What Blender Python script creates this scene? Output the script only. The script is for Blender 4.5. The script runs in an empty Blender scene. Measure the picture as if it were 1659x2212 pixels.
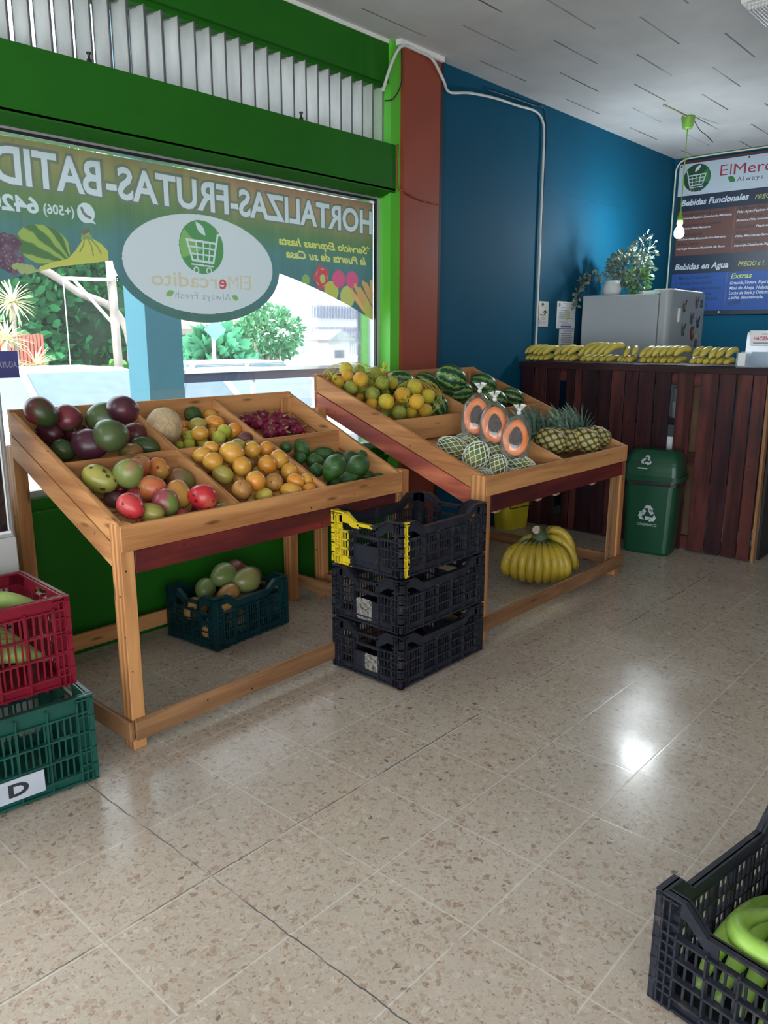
import bpy, bmesh, math, random
from mathutils import Vector, Matrix, Quaternion, noise
from math import pi, sin, cos, radians as rad
random.seed(7)
SC=bpy.context.scene; COL=SC.collection
# ---------------------------------------------------------------- camera
cd=bpy.data.cameras.new('camera'); cam=bpy.data.objects.new('camera',cd); COL.objects.link(cam); SC.camera=cam
yaw,pitch,roll=0.72834238,-0.22135259,0.00229942
f=Vector((cos(pitch)*cos(yaw),cos(pitch)*sin(yaw),sin(pitch)))
r0=Vector((sin(yaw),-cos(yaw),0)); u0=r0.cross(f)
r_=cos(roll)*r0+sin(roll)*u0; u_=-sin(roll)*r0+cos(roll)*u0
Mc=Matrix((r_,u_,-f)).transposed().to_4x4(); Mc.translation=Vector((0,0,1.5)); cam.matrix_world=Mc
cd.sensor_fit='VERTICAL'; cd.sensor_height=36; cd.lens=1694.4/2212*36; cd.clip_start=.02; cd.clip_end=300
# ---------------------------------------------------------------- light and exposure
SC.view_settings.view_transform='Standard'; SC.view_settings.look='None'; SC.view_settings.gamma=1
SC.view_settings.use_curve_mapping=False; SC.view_settings.exposure=0.1
W=bpy.data.worlds.new('sky'); SC.world=W; W.use_nodes=True
bg=W.node_tree.nodes['Background']; bg.inputs[0].default_value=(.86,.94,1,1); bg.inputs[1].default_value=5.0
def light(name,typ,loc,d,energy,color=(1,1,1),size=1,size_y=None,angle=None):
    l=bpy.data.lights.new(name,typ); l.energy=energy; l.color=color
    if typ=='AREA':
        l.size=size
        if size_y: l.shape='RECTANGLE'; l.size_y=size_y
    if typ=='SUN': l.angle=angle
    o=bpy.data.objects.new(name,l); COL.objects.link(o); o.location=loc
    o.rotation_euler=Vector(d).to_track_quat('-Z','Y').to_euler(); return o
light('sun','SUN',(0,8,12),(.75,.18,-.72),11.0,(1,.96,.88),angle=rad(1))
# daylight through the open shop front beside the window and the open end of the room behind the camera
light('doorway_daylight','AREA',(-.25,3.3,1.45),(0.25,-1,-.05),32,(1,.98,.96),2.2,2.3)
light('shopfront_daylight','AREA',(-1.9,-.8,1.25),(1,.05,-.12),45,(1,.98,.96),4.5,2.0)
# ---------------------------------------------------------------- helpers
WM={}
def link(o,M=None,parent=None):
    COL.objects.link(o); M=M or Matrix(); WM[o]=M.copy()
    if parent is not None:
        o.parent=parent; o.matrix_basis=WM[parent].inverted()@M
    else: o.matrix_basis=M
    return o
def tag(o,label=None,cat=None,group=None,kind=None):
    if label: o['label']=label
    if cat: o['category']=cat
    if group: o['group']=group
    if kind: o['kind']=kind
    return o
def thing(name,label,cat,M=None,group=None):
    if M is not None and not isinstance(M,Matrix): M=Matrix.Translation(Vector(M))
    return tag(link(bpy.data.objects.new(name,None),M),label,cat,group)
class MB:
    def __init__(s): s.v=[];s.f=[];s.a=[];s.m=[]
    def add(s,vs,fs,a=None,mi=0):
        n=len(s.v); s.v+=[tuple(v) for v in vs]; s.f+=[tuple(i+n for i in q) for q in fs]; s.m+=[mi]*len(fs)
        s.a+=(a if a else [0.0]*len(vs)); return s
    def box(s,a,b,mi=0):
        x0,y0,z0=[min(p,q) for p,q in zip(a,b)]; x1,y1,z1=[max(p,q) for p,q in zip(a,b)]
        return s.add([(x0,y0,z0),(x1,y0,z0),(x1,y1,z0),(x0,y1,z0),(x0,y0,z1),(x1,y0,z1),(x1,y1,z1),(x0,y1,z1)],
          [(0,3,2,1),(4,5,6,7),(0,1,5,4),(1,2,6,5),(2,3,7,6),(3,0,4,7)],mi=mi)
    def hexa(s,p,mi=0): # 8 pts bottom 0-3, top 4-7
        return s.add(p,[(0,3,2,1),(4,5,6,7),(0,1,5,4),(1,2,6,5),(2,3,7,6),(3,0,4,7)],mi=mi)
    def tube(s,pts,r,n=8,cap=True,mi=0,sq=1.0):
        pts=[Vector(p) for p in pts]; m=len(pts); R=r if isinstance(r,(list,tuple)) else [r]*m
        up=None; vs=[]; at=[]
        for i,p in enumerate(pts):
            t=(pts[min(i+1,m-1)]-pts[max(i-1,0)]).normalized()
            if up is None:
                up=Vector((0,0,1)) if abs(t.z)<.9 else Vector((1,0,0))
            b=t.cross(up).normalized(); up=b.cross(t).normalized()
            for k in range(n):
                an=2*pi*k/n; vs.append(p+(b*cos(an)+up*sin(an)*sq)*R[i]); at.append(i/(m-1))
        fs=[]
        for i in range(m-1):
            for k in range(n): fs.append((i*n+k,i*n+(k+1)%n,(i+1)*n+(k+1)%n,(i+1)*n+k))
        if cap: fs.append(tuple(range(n-1,-1,-1))); fs.append(tuple((m-1)*n+k for k in range(n)))
        return s.add(vs,fs,at,mi)
    def lathe(s,prof,n=24,c=(0,0,0),sx=1,sy=1,mi=0):
        vs=[];fs=[];m=len(prof)
        for r,z in prof:
            for k in range(n): vs.append((c[0]+r*sx*cos(2*pi*k/n),c[1]+r*sy*sin(2*pi*k/n),c[2]+z))
        for i in range(m-1):
            for k in range(n): fs.append((i*n+k,i*n+(k+1)%n,(i+1)*n+(k+1)%n,(i+1)*n+k))
        return s.add(vs,fs,mi=mi)
    def prism(s,pts,z0,z1,mi=0): # 2D pts (x,y) extruded along z
        n=len(pts); vs=[(x,y,z0) for x,y in pts]+[(x,y,z1) for x,y in pts]
        return s.add(vs,[tuple(range(n-1,-1,-1)),tuple(range(n,2*n))]+[(i,(i+1)%n,n+(i+1)%n,n+i) for i in range(n)],mi=mi)
    def xf(s,M): s.v=[tuple(M@Vector(v)) for v in s.v]; return s
    def mesh(s,name,mats,smooth=False,attr=None,bevel=0):
        me=bpy.data.meshes.new(name); me.from_pydata(s.v,[],s.f)
        for m in (mats if isinstance(mats,(list,tuple)) else [mats]): me.materials.append(m)
        if any(s.m): me.polygons.foreach_set('material_index',s.m)
        if attr:
            at=me.attributes.new(attr,'FLOAT','POINT'); at.data.foreach_set('value',s.a)
        bm=bmesh.new(); bm.from_mesh(me); bmesh.ops.recalc_face_normals(bm,faces=bm.faces)
        if bevel:
            bmesh.ops.bevel(bm,geom=bm.edges[:],offset=bevel,segments=1,affect='EDGES')
        bm.to_mesh(me); bm.free()
        if smooth:
            me.polygons.foreach_set('use_smooth',[True]*len(me.polygons))
        me.update(); return me
    def obj(s,name,mats,parent=None,M=None,smooth=False,attr=None,bevel=0):
        return link(bpy.data.objects.new(name,s.mesh(name,mats,smooth,attr,bevel)),M,parent)
def inst(src,M,parent=None,name=None):
    o=src.copy(); COL.objects.link(o)
    WM[o]=M.copy(); o.parent=parent
    o.matrix_parent_inverse=Matrix()
    o.matrix_basis=(WM[parent].inverted()@M) if parent is not None else M
    return o
def copy_tree(src,M,label=None):
    o=src.copy(); COL.objects.link(o); WM[o]=M.copy(); o.matrix_basis=M
    if label: o['label']=label
    def rec(a,b):
        for ch in a.children:
            c=ch.copy(); COL.objects.link(c); c.parent=b; WM[c]=WM[b]@ch.matrix_basis; rec(ch,c)
    rec(src,o); return o
def frame(o,ux,uy,sc=1):
    ux=Vector(ux).normalized();uy=Vector(uy).normalized();n=ux.cross(uy)
    M=Matrix((ux*sc,uy*sc,n*sc)).transposed().to_4x4(); M.translation=Vector(o); return M
def zdir(p,d,sx=1,sy=1,sz=1,spin=0):
    q=Vector(d).normalized().to_track_quat('Z','Y')
    return Matrix.Translation(Vector(p))@q.to_matrix().to_4x4()@Matrix.Rotation(spin,4,'Z')@Matrix.Diagonal((sx,sy,sz,1))
# ---------------------------------------------------------------- materials
def newmat(name):
    m=bpy.data.materials.new(name); m.use_nodes=True; nt=m.node_tree
    return m,nt,nt.nodes['Principled BSDF'],nt.nodes['Material Output']
def N(nt,t,**k):
    n=nt.nodes.new('ShaderNode'+t)
    for a,b in k.items():
        if a.startswith('i_'):
            n.inputs[int(a[2:]) if a[2:].isdigit() else a[2:]].default_value=b
        else: setattr(n,a,b)
    return n
def c4(c): return (c[0],c[1],c[2],1)
def math_(nt,op,a,b=None,c=None,clamp=False):
    n=N(nt,'Math',operation=op,use_clamp=clamp)
    for i,x in enumerate((a,b,c)):
        if x is None: continue
        if isinstance(x,(int,float)): n.inputs[i].default_value=x
        else: nt.links.new(x,n.inputs[i])
    return n.outputs[0]
def mixc(nt,fac,a,b,mode='MIX'):
    n=N(nt,'MixRGB',blend_type=mode)
    for i,x in enumerate((fac,a,b)):
        if isinstance(x,(int,float)): n.inputs[i].default_value=x
        elif isinstance(x,tuple): n.inputs[i].default_value=c4(x)
        else: nt.links.new(x,n.inputs[i])
    return n.outputs[0]
def ramp(nt,fac,stops):
    n=N(nt,'ValToRGB'); e=n.color_ramp.elements
    while len(e)<len(stops): e.new(.5)
    for i,(p,c) in enumerate(stops): e[i].position=p; e[i].color=c4(c if isinstance(c,tuple) else (c,c,c))
    nt.links.new(fac,n.inputs[0]); return n.outputs[0]
def coords(nt,kind='Object',scale=(1,1,1),rnd=0,rot=(0,0,0)):
    tc=N(nt,'TexCoord').outputs[kind]
    if rnd:
        oi=N(nt,'ObjectInfo').outputs['Random']; v=N(nt,'VectorMath',operation='SCALE'); v.inputs[0].default_value=(37.1,11.7,23.3)
        nt.links.new(oi,v.inputs['Scale']); ad=N(nt,'VectorMath',operation='ADD'); nt.links.new(tc,ad.inputs[0]); nt.links.new(v.outputs[0],ad.inputs[1]); tc=ad.outputs[0]
    mp=N(nt,'Mapping'); mp.inputs['Scale'].default_value=scale; mp.inputs['Rotation'].default_value=rot; nt.links.new(tc,mp.inputs[0]); return mp.outputs[0]
def noisef(nt,vec,scale,detail=3,rough=.5,dist=0):
    n=N(nt,'TexNoise'); n.inputs['Scale'].default_value=scale; n.inputs['Detail'].default_value=detail; n.inputs['Roughness'].default_value=rough; n.inputs['Distortion'].default_value=dist
    nt.links.new(vec,n.inputs['Vector']); return n.outputs['Fac']
def bump(nt,bs,h,strength=.3,dist=.01):
    b=N(nt,'Bump'); b.inputs['Strength'].default_value=strength; b.inputs['Distance'].default_value=dist; nt.links.new(h,b.inputs['Height']); nt.links.new(b.outputs[0],bs.inputs['Normal'])
def plain(name,c,rough=.5,var=.12,scale=8,bmp=0,spec=.5,metal=0,rnd=0,coord='Object'):
    m,nt,bs,out=newmat(name); v=coords(nt,coord,rnd=rnd); nf=noisef(nt,v,scale,4)
    col=ramp(nt,nf,[(.3,tuple(x*(1-var) for x in c)),(.7,tuple(min(1,x*(1+var)) for x in c))])
    nt.links.new(col,bs.inputs['Base Color']); bs.inputs['Roughness'].default_value=rough; bs.inputs['Metallic'].default_value=metal
    bs.inputs['Specular IOR Level'].default_value=spec
    if bmp: bump(nt,bs,noisef(nt,v,scale*6,3),bmp,.004)
    return m
def wood(name,light_,dark,rough=.6,knots=True,stain=None,gs=1.0):
    m,nt,bs,out=newmat(name); v=coords(nt,'Object',(1.2*gs,14*gs,14*gs),rnd=1)
    d=noisef(nt,v,1.6,4,.6); 
    w=N(nt,'TexWave',wave_type='BANDS',bands_direction='Y'); w.inputs['Scale'].default_value=.8; w.inputs['Distortion'].default_value=5; w.inputs['Detail'].default_value=3; w.inputs['Detail Scale'].default_value=1.2
    nt.links.new(v,w.inputs['Vector'])
    v2=coords(nt,'Object',(4*gs,90*gs,90*gs),rnd=1); fine=noisef(nt,v2,1.5,4,.6)
    fac=math_(nt,'ADD',math_(nt,'MULTIPLY',w.outputs['Fac'],.45),math_(nt,'ADD',math_(nt,'MULTIPLY',d,.5),math_(nt,'MULTIPLY',fine,.35)))
    col=ramp(nt,fac,[(.3,dark),(.85,light_)])
    if knots:
        v3=coords(nt,'Object',(3.2,14,14),rnd=1); vo=N(nt,'TexVoronoi'); vo.inputs['Scale'].default_value=1.0; nt.links.new(v3,vo.inputs['Vector'])
        k=ramp(nt,vo.outputs['Distance'],[(.05,1.0),(.15,0.0)]); kf=math_(nt,'MULTIPLY',k,.75)
        col=mixc(nt,kf,col,tuple(x*.22 for x in dark))
        vh=coords(nt,'Object',(9,9,9),rnd=1); vn=N(nt,'TexVoronoi'); vn.inputs['Scale'].default_value=1.6; nt.links.new(vh,vn.inputs['Vector'])
        hl=ramp(nt,vn.outputs['Distance'],[(.055,1.0),(.07,0.0)]); col=mixc(nt,hl,col,(.015,.01,.008))
    if stain:
        s=ramp(nt,noisef(nt,coords(nt,'Object',(1,3,3),rnd=1),2.2,4,.6),[(.42,0.0),(.66,1.0)]); col=mixc(nt,math_(nt,'MULTIPLY',s,.75),col,stain)
    nt.links.new(col,bs.inputs['Base Color']); bs.inputs['Roughness'].default_value=rough; bs.inputs['Specular IOR Level'].default_value=.22
    bump(nt,bs,fac,.25,.003); return m
def film(name,build,trans=.7,rough=.6):
    m,nt,bs,out=newmat(name); nt.nodes.remove(bs); col=build(nt)
    d=N(nt,'BsdfDiffuse'); t=N(nt,'BsdfTranslucent'); mx=N(nt,'MixShader'); mx.inputs[0].default_value=trans
    for x in (d,t):
        if isinstance(col,tuple): x.inputs[0].default_value=c4(col)
        else: nt.links.new(col,x.inputs[0])
    nt.links.new(d.outputs[0],mx.inputs[1]); nt.links.new(t.outputs[0],mx.inputs[2]); nt.links.new(mx.outputs[0],out.inputs[0]); return m
def seethrough(name,tint,alpha,rough=.1,col=(1,1,1),noise_s=0):
    # clear plastic or glass: mostly transparent with a glossy skin
    m,nt,bs,out=newmat(name); nt.nodes.remove(bs)
    t=N(nt,'BsdfTransparent'); t.inputs[0].default_value=c4(tint); g=N(nt,'BsdfGlossy'); g.inputs[0].default_value=c4(col); g.inputs['Roughness'].default_value=rough
    fr=N(nt,'Fresnel'); fr.inputs[0].default_value=1.45; mx=N(nt,'MixShader')
    fac=math_(nt,'ADD',math_(nt,'MULTIPLY',fr.outputs[0],.8),alpha*.3)
    nt.links.new(fac,mx.inputs[0]); nt.links.new(t.outputs[0],mx.inputs[1]); nt.links.new(g.outputs[0],mx.inputs[2])
    d=N(nt,'BsdfTranslucent'); d.inputs[0].default_value=c4(col); d2=N(nt,'BsdfDiffuse'); d2.inputs[0].default_value=c4(col); md=N(nt,'MixShader'); nt.links.new(d.outputs[0],md.inputs[1]); nt.links.new(d2.outputs[0],md.inputs[2])
    m2=N(nt,'MixShader'); 
    if noise_s:
        a=ramp(nt,noisef(nt,coords(nt,'Object',(noise_s,noise_s,noise_s*.25)),1,4,.6,1.0),[(.45,alpha*.4),(.7,min(1,alpha*3))]); nt.links.new(a,m2.inputs[0])
    else: m2.inputs[0].default_value=alpha
    nt.links.new(mx.outputs[0],m2.inputs[1]); nt.links.new(md.outputs[0],m2.inputs[2]); nt.links.new(m2.outputs[0],out.inputs[0]); return m
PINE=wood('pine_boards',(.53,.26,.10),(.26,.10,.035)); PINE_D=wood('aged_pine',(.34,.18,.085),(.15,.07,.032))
REDW=wood('red_stained_board',(.16,.022,.018),(.05,.009,.009),.5,stain=(.035,.01,.012))
REDL=wood('reddish_pine_board',(.55,.17,.09),(.24,.045,.03),.5,stain=(.14,.025,.03))
MAHO=wood('dark_mahogany_plank',(.062,.018,.020),(.011,.005,.007),.42,stain=(.018,.010,.014))
MAHO2=wood('warmer_mahogany_plank',(.105,.030,.026),(.022,.008,.009),.4,stain=(.03,.014,.016))
GREEN=plain('green_wall_paint',(.012,.115,.007),.55,.08,3,.12,spec=.2); GREEN_L=plain('light_green_paint',(.10,.50,.04),.4,.05,3,.1)
ORANGE=plain('burnt_orange_paint',(.25,.045,.02),.55,.07,3,.1); BLUE=plain('petrol_blue_paint',(.003,.085,.16),.5,.06,2,.12)
WHITE=plain('white_paint',(.72,.72,.70),.5,.05,5); BLACKM=plain('black_metal',(.012,.012,.014),.4,.2,10)
STEEL=plain('brushed_aluminium',(.52,.53,.55),.35,.06,20,metal=.6)
INK=plain('black_ink',(.02,.02,.03),.6); INKG=plain('grey_print',(.25,.27,.33),.7); PAPER=plain('white_paper',(.74,.77,.80),.7,.03,3)
# ---------------------------------------------------------------- room shell
YW=3.45; YG=3.55; ZC=3.23; XB=8.25; X0=-2.0; Y0=-4.0
def struct(name,mb,m,smooth=False,parent=None,bevel=0):
    o=mb.obj(name,m,parent,smooth=smooth,bevel=bevel)
    if parent is None: o['kind']='structure'
    return o
def floor_mat():
    m,nt,bs,out=newmat('terrazzo_tiles'); v=coords(nt,'Object')
    base=ramp(nt,noisef(nt,v,1.3,5,.6),[(.3,(.37,.315,.255)),(.7,(.45,.395,.33))])
    nz=N(nt,'TexNoise'); nz.inputs['Scale'].default_value=30; nt.links.new(v,nz.inputs['Vector'])
    va=N(nt,'VectorMath',operation='SCALE'); va.inputs['Scale'].default_value=.03; nt.links.new(nz.outputs['Color'],va.inputs[0])
    ad=N(nt,'VectorMath',operation='ADD'); nt.links.new(v,ad.inputs[0]); nt.links.new(va.outputs[0],ad.inputs[1])
    col=base
    for sc,pres,amt,edge in ((48,.50,.85,.045),(95,.45,.7,.05),(190,.45,.55,.06)):
        vo=N(nt,'TexVoronoi'); vo.inputs['Scale'].default_value=sc; nt.links.new(ad.outputs[0],vo.inputs['Vector']); ve=N(nt,'TexVoronoi',feature='DISTANCE_TO_EDGE'); ve.inputs['Scale'].default_value=sc; nt.links.new(ad.outputs[0],ve.inputs['Vector'])
        sp=N(nt,'SeparateColor'); nt.links.new(vo.outputs['Color'],sp.inputs[0])
        msk=math_(nt,'MULTIPLY',math_(nt,'LESS_THAN',sp.outputs[1],pres),math_(nt,'GREATER_THAN',ve.outputs['Distance'],math_(nt,'ADD',math_(nt,'MULTIPLY',sp.outputs[2],.16),edge)))
        chip=ramp(nt,sp.outputs[0],[(0,(.25,.17,.12)),(.25,(.34,.25,.19)),(.5,(.50,.44,.37)),(.7,(.40,.32,.25)),(.93,(.36,.27,.20)),(1,(.11,.08,.06))])
        col=mixc(nt,math_(nt,'MULTIPLY',msk,amt),col,chip)
    xyz=N(nt,'SeparateXYZ'); wob=noisef(nt,v,7,4,.7); wobs=math_(nt,'MULTIPLY',math_(nt,'SUBTRACT',wob,.5),.022)
    nt.links.new(v,xyz.inputs[0])
    def grid(c,off):
        t=math_(nt,'MODULO',math_(nt,'ADD',c,off),.3315); return math_(nt,'ABSOLUTE',math_(nt,'SUBTRACT',t,.16575))
    # distance to nearest joint = .16575-|..|
    gx=math_(nt,'SUBTRACT',.16575,grid(xyz.outputs[0],3.315*3-.132)); gy=math_(nt,'SUBTRACT',.16575,grid(xyz.outputs[1],3.315*3+.002))
    g=math_(nt,'MINIMUM',gx,gy); gm=ramp(nt,g,[(0,1.0),(.0022,1.0),(.0034,0.0)])
    gcol=ramp(nt,noisef(nt,v,9,2),[(.28,(.30,.27,.24)),(.42,(.60,.57,.53))]); col=mixc(nt,math_(nt,'MULTIPLY',gm,.6),col,gcol)
    # two long cracks that wander about a joint, and a short one
    def crack(c,at,w,lo=None):
        d=math_(nt,'ABSOLUTE',math_(nt,'SUBTRACT',math_(nt,'ADD',c,wobs),at)); return ramp(nt,d,[(0,1.0),(w,1.0),(w*2,0.0)])
    k1=crack(xyz.outputs[1],1.660,.0016); k2=crack(xyz.outputs[0],1.128,.0018)
    lim=math_(nt,'LESS_THAN',xyz.outputs[1],2.4); k2=math_(nt,'MULTIPLY',k2,lim)
    kk=math_(nt,'MULTIPLY',math_(nt,'MAXIMUM',k1,k2),ramp(nt,noisef(nt,v,5,3),[(.36,.15),(.55,1.0)]))
    col=mixc(nt,kk,col,(.035,.03,.026))
    nt.links.new(col,bs.inputs['Base Color']); rr=ramp(nt,noisef(nt,v,3,4),[(.3,.15),(.7,.28)]); nt.links.new(rr,bs.inputs['Roughness'])
    bs.inputs['Specular IOR Level'].default_value=.36
    bump(nt,bs,math_(nt,'SUBTRACT',1.0,math_(nt,'MAXIMUM',kk,math_(nt,'MULTIPLY',gm,.3))),.25,.002); return m
struct('floor',MB().box((X0,Y0,-.1),(XB,YG+.02,0)),floor_mat())
def ceil_mat():
    m,nt,bs,out=newmat('ceiling_tiles'); v=coords(nt,'Object'); xyz=N(nt,'SeparateXYZ'); nt.links.new(v,xyz.inputs[0])
    T=.5545
    u=math_(nt,'ADD',xyz.outputs[0],T*20-4.012); col_i=math_(nt,'FLOOR',math_(nt,'DIVIDE',u,T)); fu=math_(nt,'MODULO',u,T)
    odd=math_(nt,'MODULO',col_i,2); sy=math_(nt,'ADD',xyz.outputs[1],math_(nt,'MULTIPLY',odd,.27)); w=math_(nt,'MODULO',math_(nt,'ADD',sy,.54*20-2.985),.54)
    dy=math_(nt,'MINIMUM',w,math_(nt,'SUBTRACT',.54,w)); dx=math_(nt,'MINIMUM',fu,math_(nt,'SUBTRACT',T,fu))
    ly=ramp(nt,dy,[(0,1.0),(.0035,1.0),(.006,0.0)]); lx=ramp(nt,dx,[(0,1.0),(.001,1.0),(.003,0.0)])
    vis=ramp(nt,noisef(nt,v,1.7,2),[(.35,.25),(.55,1.0)]); ly=math_(nt,'MULTIPLY',ly,vis); lx=math_(nt,'MULTIPLY',lx,ramp(nt,noisef(nt,v,1.1,3),[(.45,.05),(.7,.6)]))
    base=ramp(nt,noisef(nt,v,2.5,5,.6),[(.3,(.41,.41,.41)),(.7,(.50,.50,.50))])
    c=mixc(nt,ly,base,(.035,.025,.03)); c=mixc(nt,lx,c,(.2,.19,.19))
    nt.links.new(c,bs.inputs['Base Color']); bs.inputs['Roughness'].default_value=.75
    bump(nt,bs,math_(nt,'ADD',noisef(nt,v,60,4),math_(nt,'MULTIPLY',ly,-2)),.25,.004); return m
struct('ceiling',MB().box((X0,Y0,ZC),(XB,YG+.1,ZC+.12)),ceil_mat())
# street wall: green beams, sill, pillar
gw=MB()
gw.box((.95,YW,0),(3.99,YG+.13,.70)); gw.box((.95,YW-.012,.70),(3.99,YG+.13,.722)); gw.box((.95,YW+.03,.722),(3.99,YG+.13,.775))
struct('wall_front',gw,GREEN)
b=MB(); b.box((.95,YW-.03,2.38),(3.935,YG+.13,2.645)); b.hexa([(.95,YW-.03,2.372),(3.935,YW-.03,2.372),(3.935,YW+.05,2.345),(.95,YW+.05,2.345),(.95,YW-.03,2.39),(3.935,YW-.03,2.39),(3.935,YW+.05,2.39),(.95,YW+.05,2.39)]); b.box((.95,YW+.04,2.345),(3.935,YG+.13,2.39))
struct('trim_1',b,GREEN)
b=MB(); b.box((.95,YW,2.99),(3.935,YG+.13,ZC)); b.box((.95,YW+.03,2.965),(3.935,YG+.1,2.99)); struct('trim_2',b,GREEN)
b=MB(); b.box((3.90,YW-.02,0),(3.99,YG+.13,ZC)); struct('trim_3',b,GREEN_L)
b=MB(); b.box((.95,YW-.005,ZC-.022),(4.30,YW+.02,ZC)); b.box((3.93,YW-.07,ZC-.03),(4.36,YW-.03,ZC)); struct('trim_4',b,WHITE)
b=MB(); b.box((3.99,YW-.05,0),(4.35,YG+.13,ZC)); struct('wall_pillar',b,ORANGE)
b=MB(); b.box((4.35,YW-.045,0),(4.385,YW+.1,ZC)); struct('pillar_shade_strip',b,plain('dark_shadow_strip',(.03,.008,.012),.6))  # dark strip, the shade beside the pillar put into its colour
def blue_mat():
    m=plain('petrol_blue_wall',(.001,.066,.125),.7,.06,2,.12,spec=.15); return m
struct('wall_left',MB().box((4.38,YW,0),(XB+.1,YG+.13,ZC)),blue_mat())
struct('wall_back',MB().box((XB,Y0,0),(XB+.1,YW,ZC)),blue_mat())
struct('wall_right',MB().box((-.3,Y0-.1,0),(XB+.1,Y0,ZC)),plain('cream_wall',(.45,.43,.38),.6))  # unseen wall, extent chosen to cut light from behind the camera
# wall beside the door and behind the camera with a wide opening
g=MB(); g.box((X0,YW,0),(-1.5,YG+.13,ZC)); g.box((-1.5,YW,2.5),(.95,YG+.13,ZC)); g.box((.75,YW,0),(.95,YG+.13,2.5)); struct('wall_entrance',g,GREEN)
g=MB(); g.box((X0-.1,1.7,0),(X0,YG+.13,ZC)); g.box((X0-.1,Y0,0),(X0,-3.2,ZC)); g.box((X0-.1,-3.2,2.3),(X0,1.7,ZC)); struct('wall_rear',g,WHITE)  # unseen wall, head of its opening lowered to keep direct sun off the floor
# ---------------------------------------------------------------- shop window (window_1) and louvred light above it (window_2)
GL=seethrough('window_glass',(.96,.98,.99),.014,.02)
w1=struct('window_1',MB().box((.98,YG,.80),(3.885,YG+.006,2.335)),GL)
fr=MB(); fr.box((.95,YG-.03,.775),(3.90,YG+.03,.805)); fr.box((.95,YG-.03,2.335),(3.90,YG+.03,2.35)); fr.box((3.872,YG-.035,.8),(3.90,YG+.03,2.34)); fr.box((.95,YG-.03,.8),(.98,YG+.03,2.34)); fr.obj('window_frame',STEEL,w1)
fr=MB(); fr.box((.98,YG-.025,2.322),(3.872,YG-.012,2.338)); fr.box((3.862,YG-.03,.8),(3.873,YG-.012,2.335)); fr.obj('window_gasket',BLACKM,w1)
FROST=film('frosted_louvre_glass',lambda nt:ramp(nt,noisef(nt,coords(nt,'Object',(6,6,2),rnd=1),2,4,.6),[(.3,(.74,.75,.74)),(.7,(.90,.90,.89))]),.78)
w2=struct('window_2',MB().box((.95,YG+.09,2.60),(3.90,YG+.094,3.05)),seethrough('louvre_back_glass',(.95,.96,.98),.12,.05))
fr=MB(); fr.box((.95,YG-.06,2.635),(3.90,YG+.02,2.65)); fr.box((.95,YG-.03,2.975),(3.9,YG-.015,2.99)); fr.box((.95,YG+.0,2.975),(3.9,YG+.015,2.99)); fr.obj('louvre_track',plain('brown_track',(.09,.07,.06),.6),w2)
n=0; x=3.86
while x>1.0:
    a=rad(-76)
    M=Matrix.Translation((x,YG-.035,2.65))@Matrix.Rotation(a,4,'Z')
    MB().box((-.046,-.0025,0),(.046,.0025,.318)).obj('louvre',FROST,w2,M)
    eg=MB(); eg.box((.044,-.004,0),(.049,.004,.318)); eg.box((-.049,-.004,0),(-.044,.004,.318)); eg.obj('louvre_edge',plain('grey_louvre_edge',(.10,.10,.11),.4) if n==0 else bpy.data.materials['grey_louvre_edge'],w2,M)
    cl=MB(); cl.box((-.05,-.006,.308),(.0,.006,.326)); cl.box((-.012,-.004,.318),(-.004,.004,.34)); cl.box((-.046,-.005,-.006),(.046,.005,.008)); cl.obj('louvre_clip',plain('grey_clip',(.18,.18,.18),.5) if n==0 else bpy.data.materials['grey_clip'],w2,M)
    x-=.0905; n+=1
for px in (3.16,1.93): MB().lathe([(.012,0),(.012,.012),(.006,.016),(.006,.03),(.011,.034),(.011,.04),(0,.042)],12).obj('latch_knob',BLACKM,w2,Matrix.Translation((px,YW-.02,2.645)),smooth=True)
# ---------------------------------------------------------------- printed film on the glass, read from the street
def P2(pts,M,name,m,parent,th=.0006):
    return MB().prism(pts,0,th).obj(name,m,parent,M)
def ell(cx,cy,a,b,n=40,a0=0,a1=2*pi,rot=0):
    c,s=cos(rot),sin(rot); full=abs(a1-a0-2*pi)<1e-6; k=n if full else n+1; o=[]
    for i in range(k):
        t=a0+(a1-a0)*i/n; x,y=a*cos(t),b*sin(t); o.append((cx+x*c-y*s,cy+x*s+y*c))
    return o
def strokes(mb,lines,w,z0=0,z1=.0006):
    for ln in lines:
        for (x0,y0),(x1,y1) in zip(ln[:-1],ln[1:]):
            d=Vector((x1-x0,y1-y0)); 
            if d.length<1e-6: continue
            d.normalize(); e=d*w*.4; nn=Vector((-d.y,d.x))*w/2; a=Vector((x0,y0))-e; b=Vector((x1,y1))+e
            mb.prism([tuple(a-nn),tuple(b-nn),tuple(b+nn),tuple(a+nn)],z0,z1)
    return mb
TXT={}
def text_mesh(s,bold=0,shear=0,space=1.0):
    k=(s,bold,shear,space)
    if k in TXT: return TXT[k]
    cu=bpy.data.curves.new('t','FONT'); cu.body=s; cu.size=1; cu.offset=bold; cu.shear=shear; cu.space_character=space; cu.extrude=0; cu.resolution_u=3
    o=bpy.data.objects.new('t',cu); COL.objects.link(o); bpy.context.view_layer.update()
    me=bpy.data.meshes.new_from_object(o.evaluated_get(bpy.context.evaluated_depsgraph_get()))
    vs=[(v.co.x,v.co.y) for v in me.vertices]; fs=[tuple(p.vertices) for p in me.polygons]
    bpy.data.objects.remove(o); bpy.data.curves.remove(cu); bpy.data.meshes.remove(me); TXT[k]=(vs,fs); return vs,fs
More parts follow.
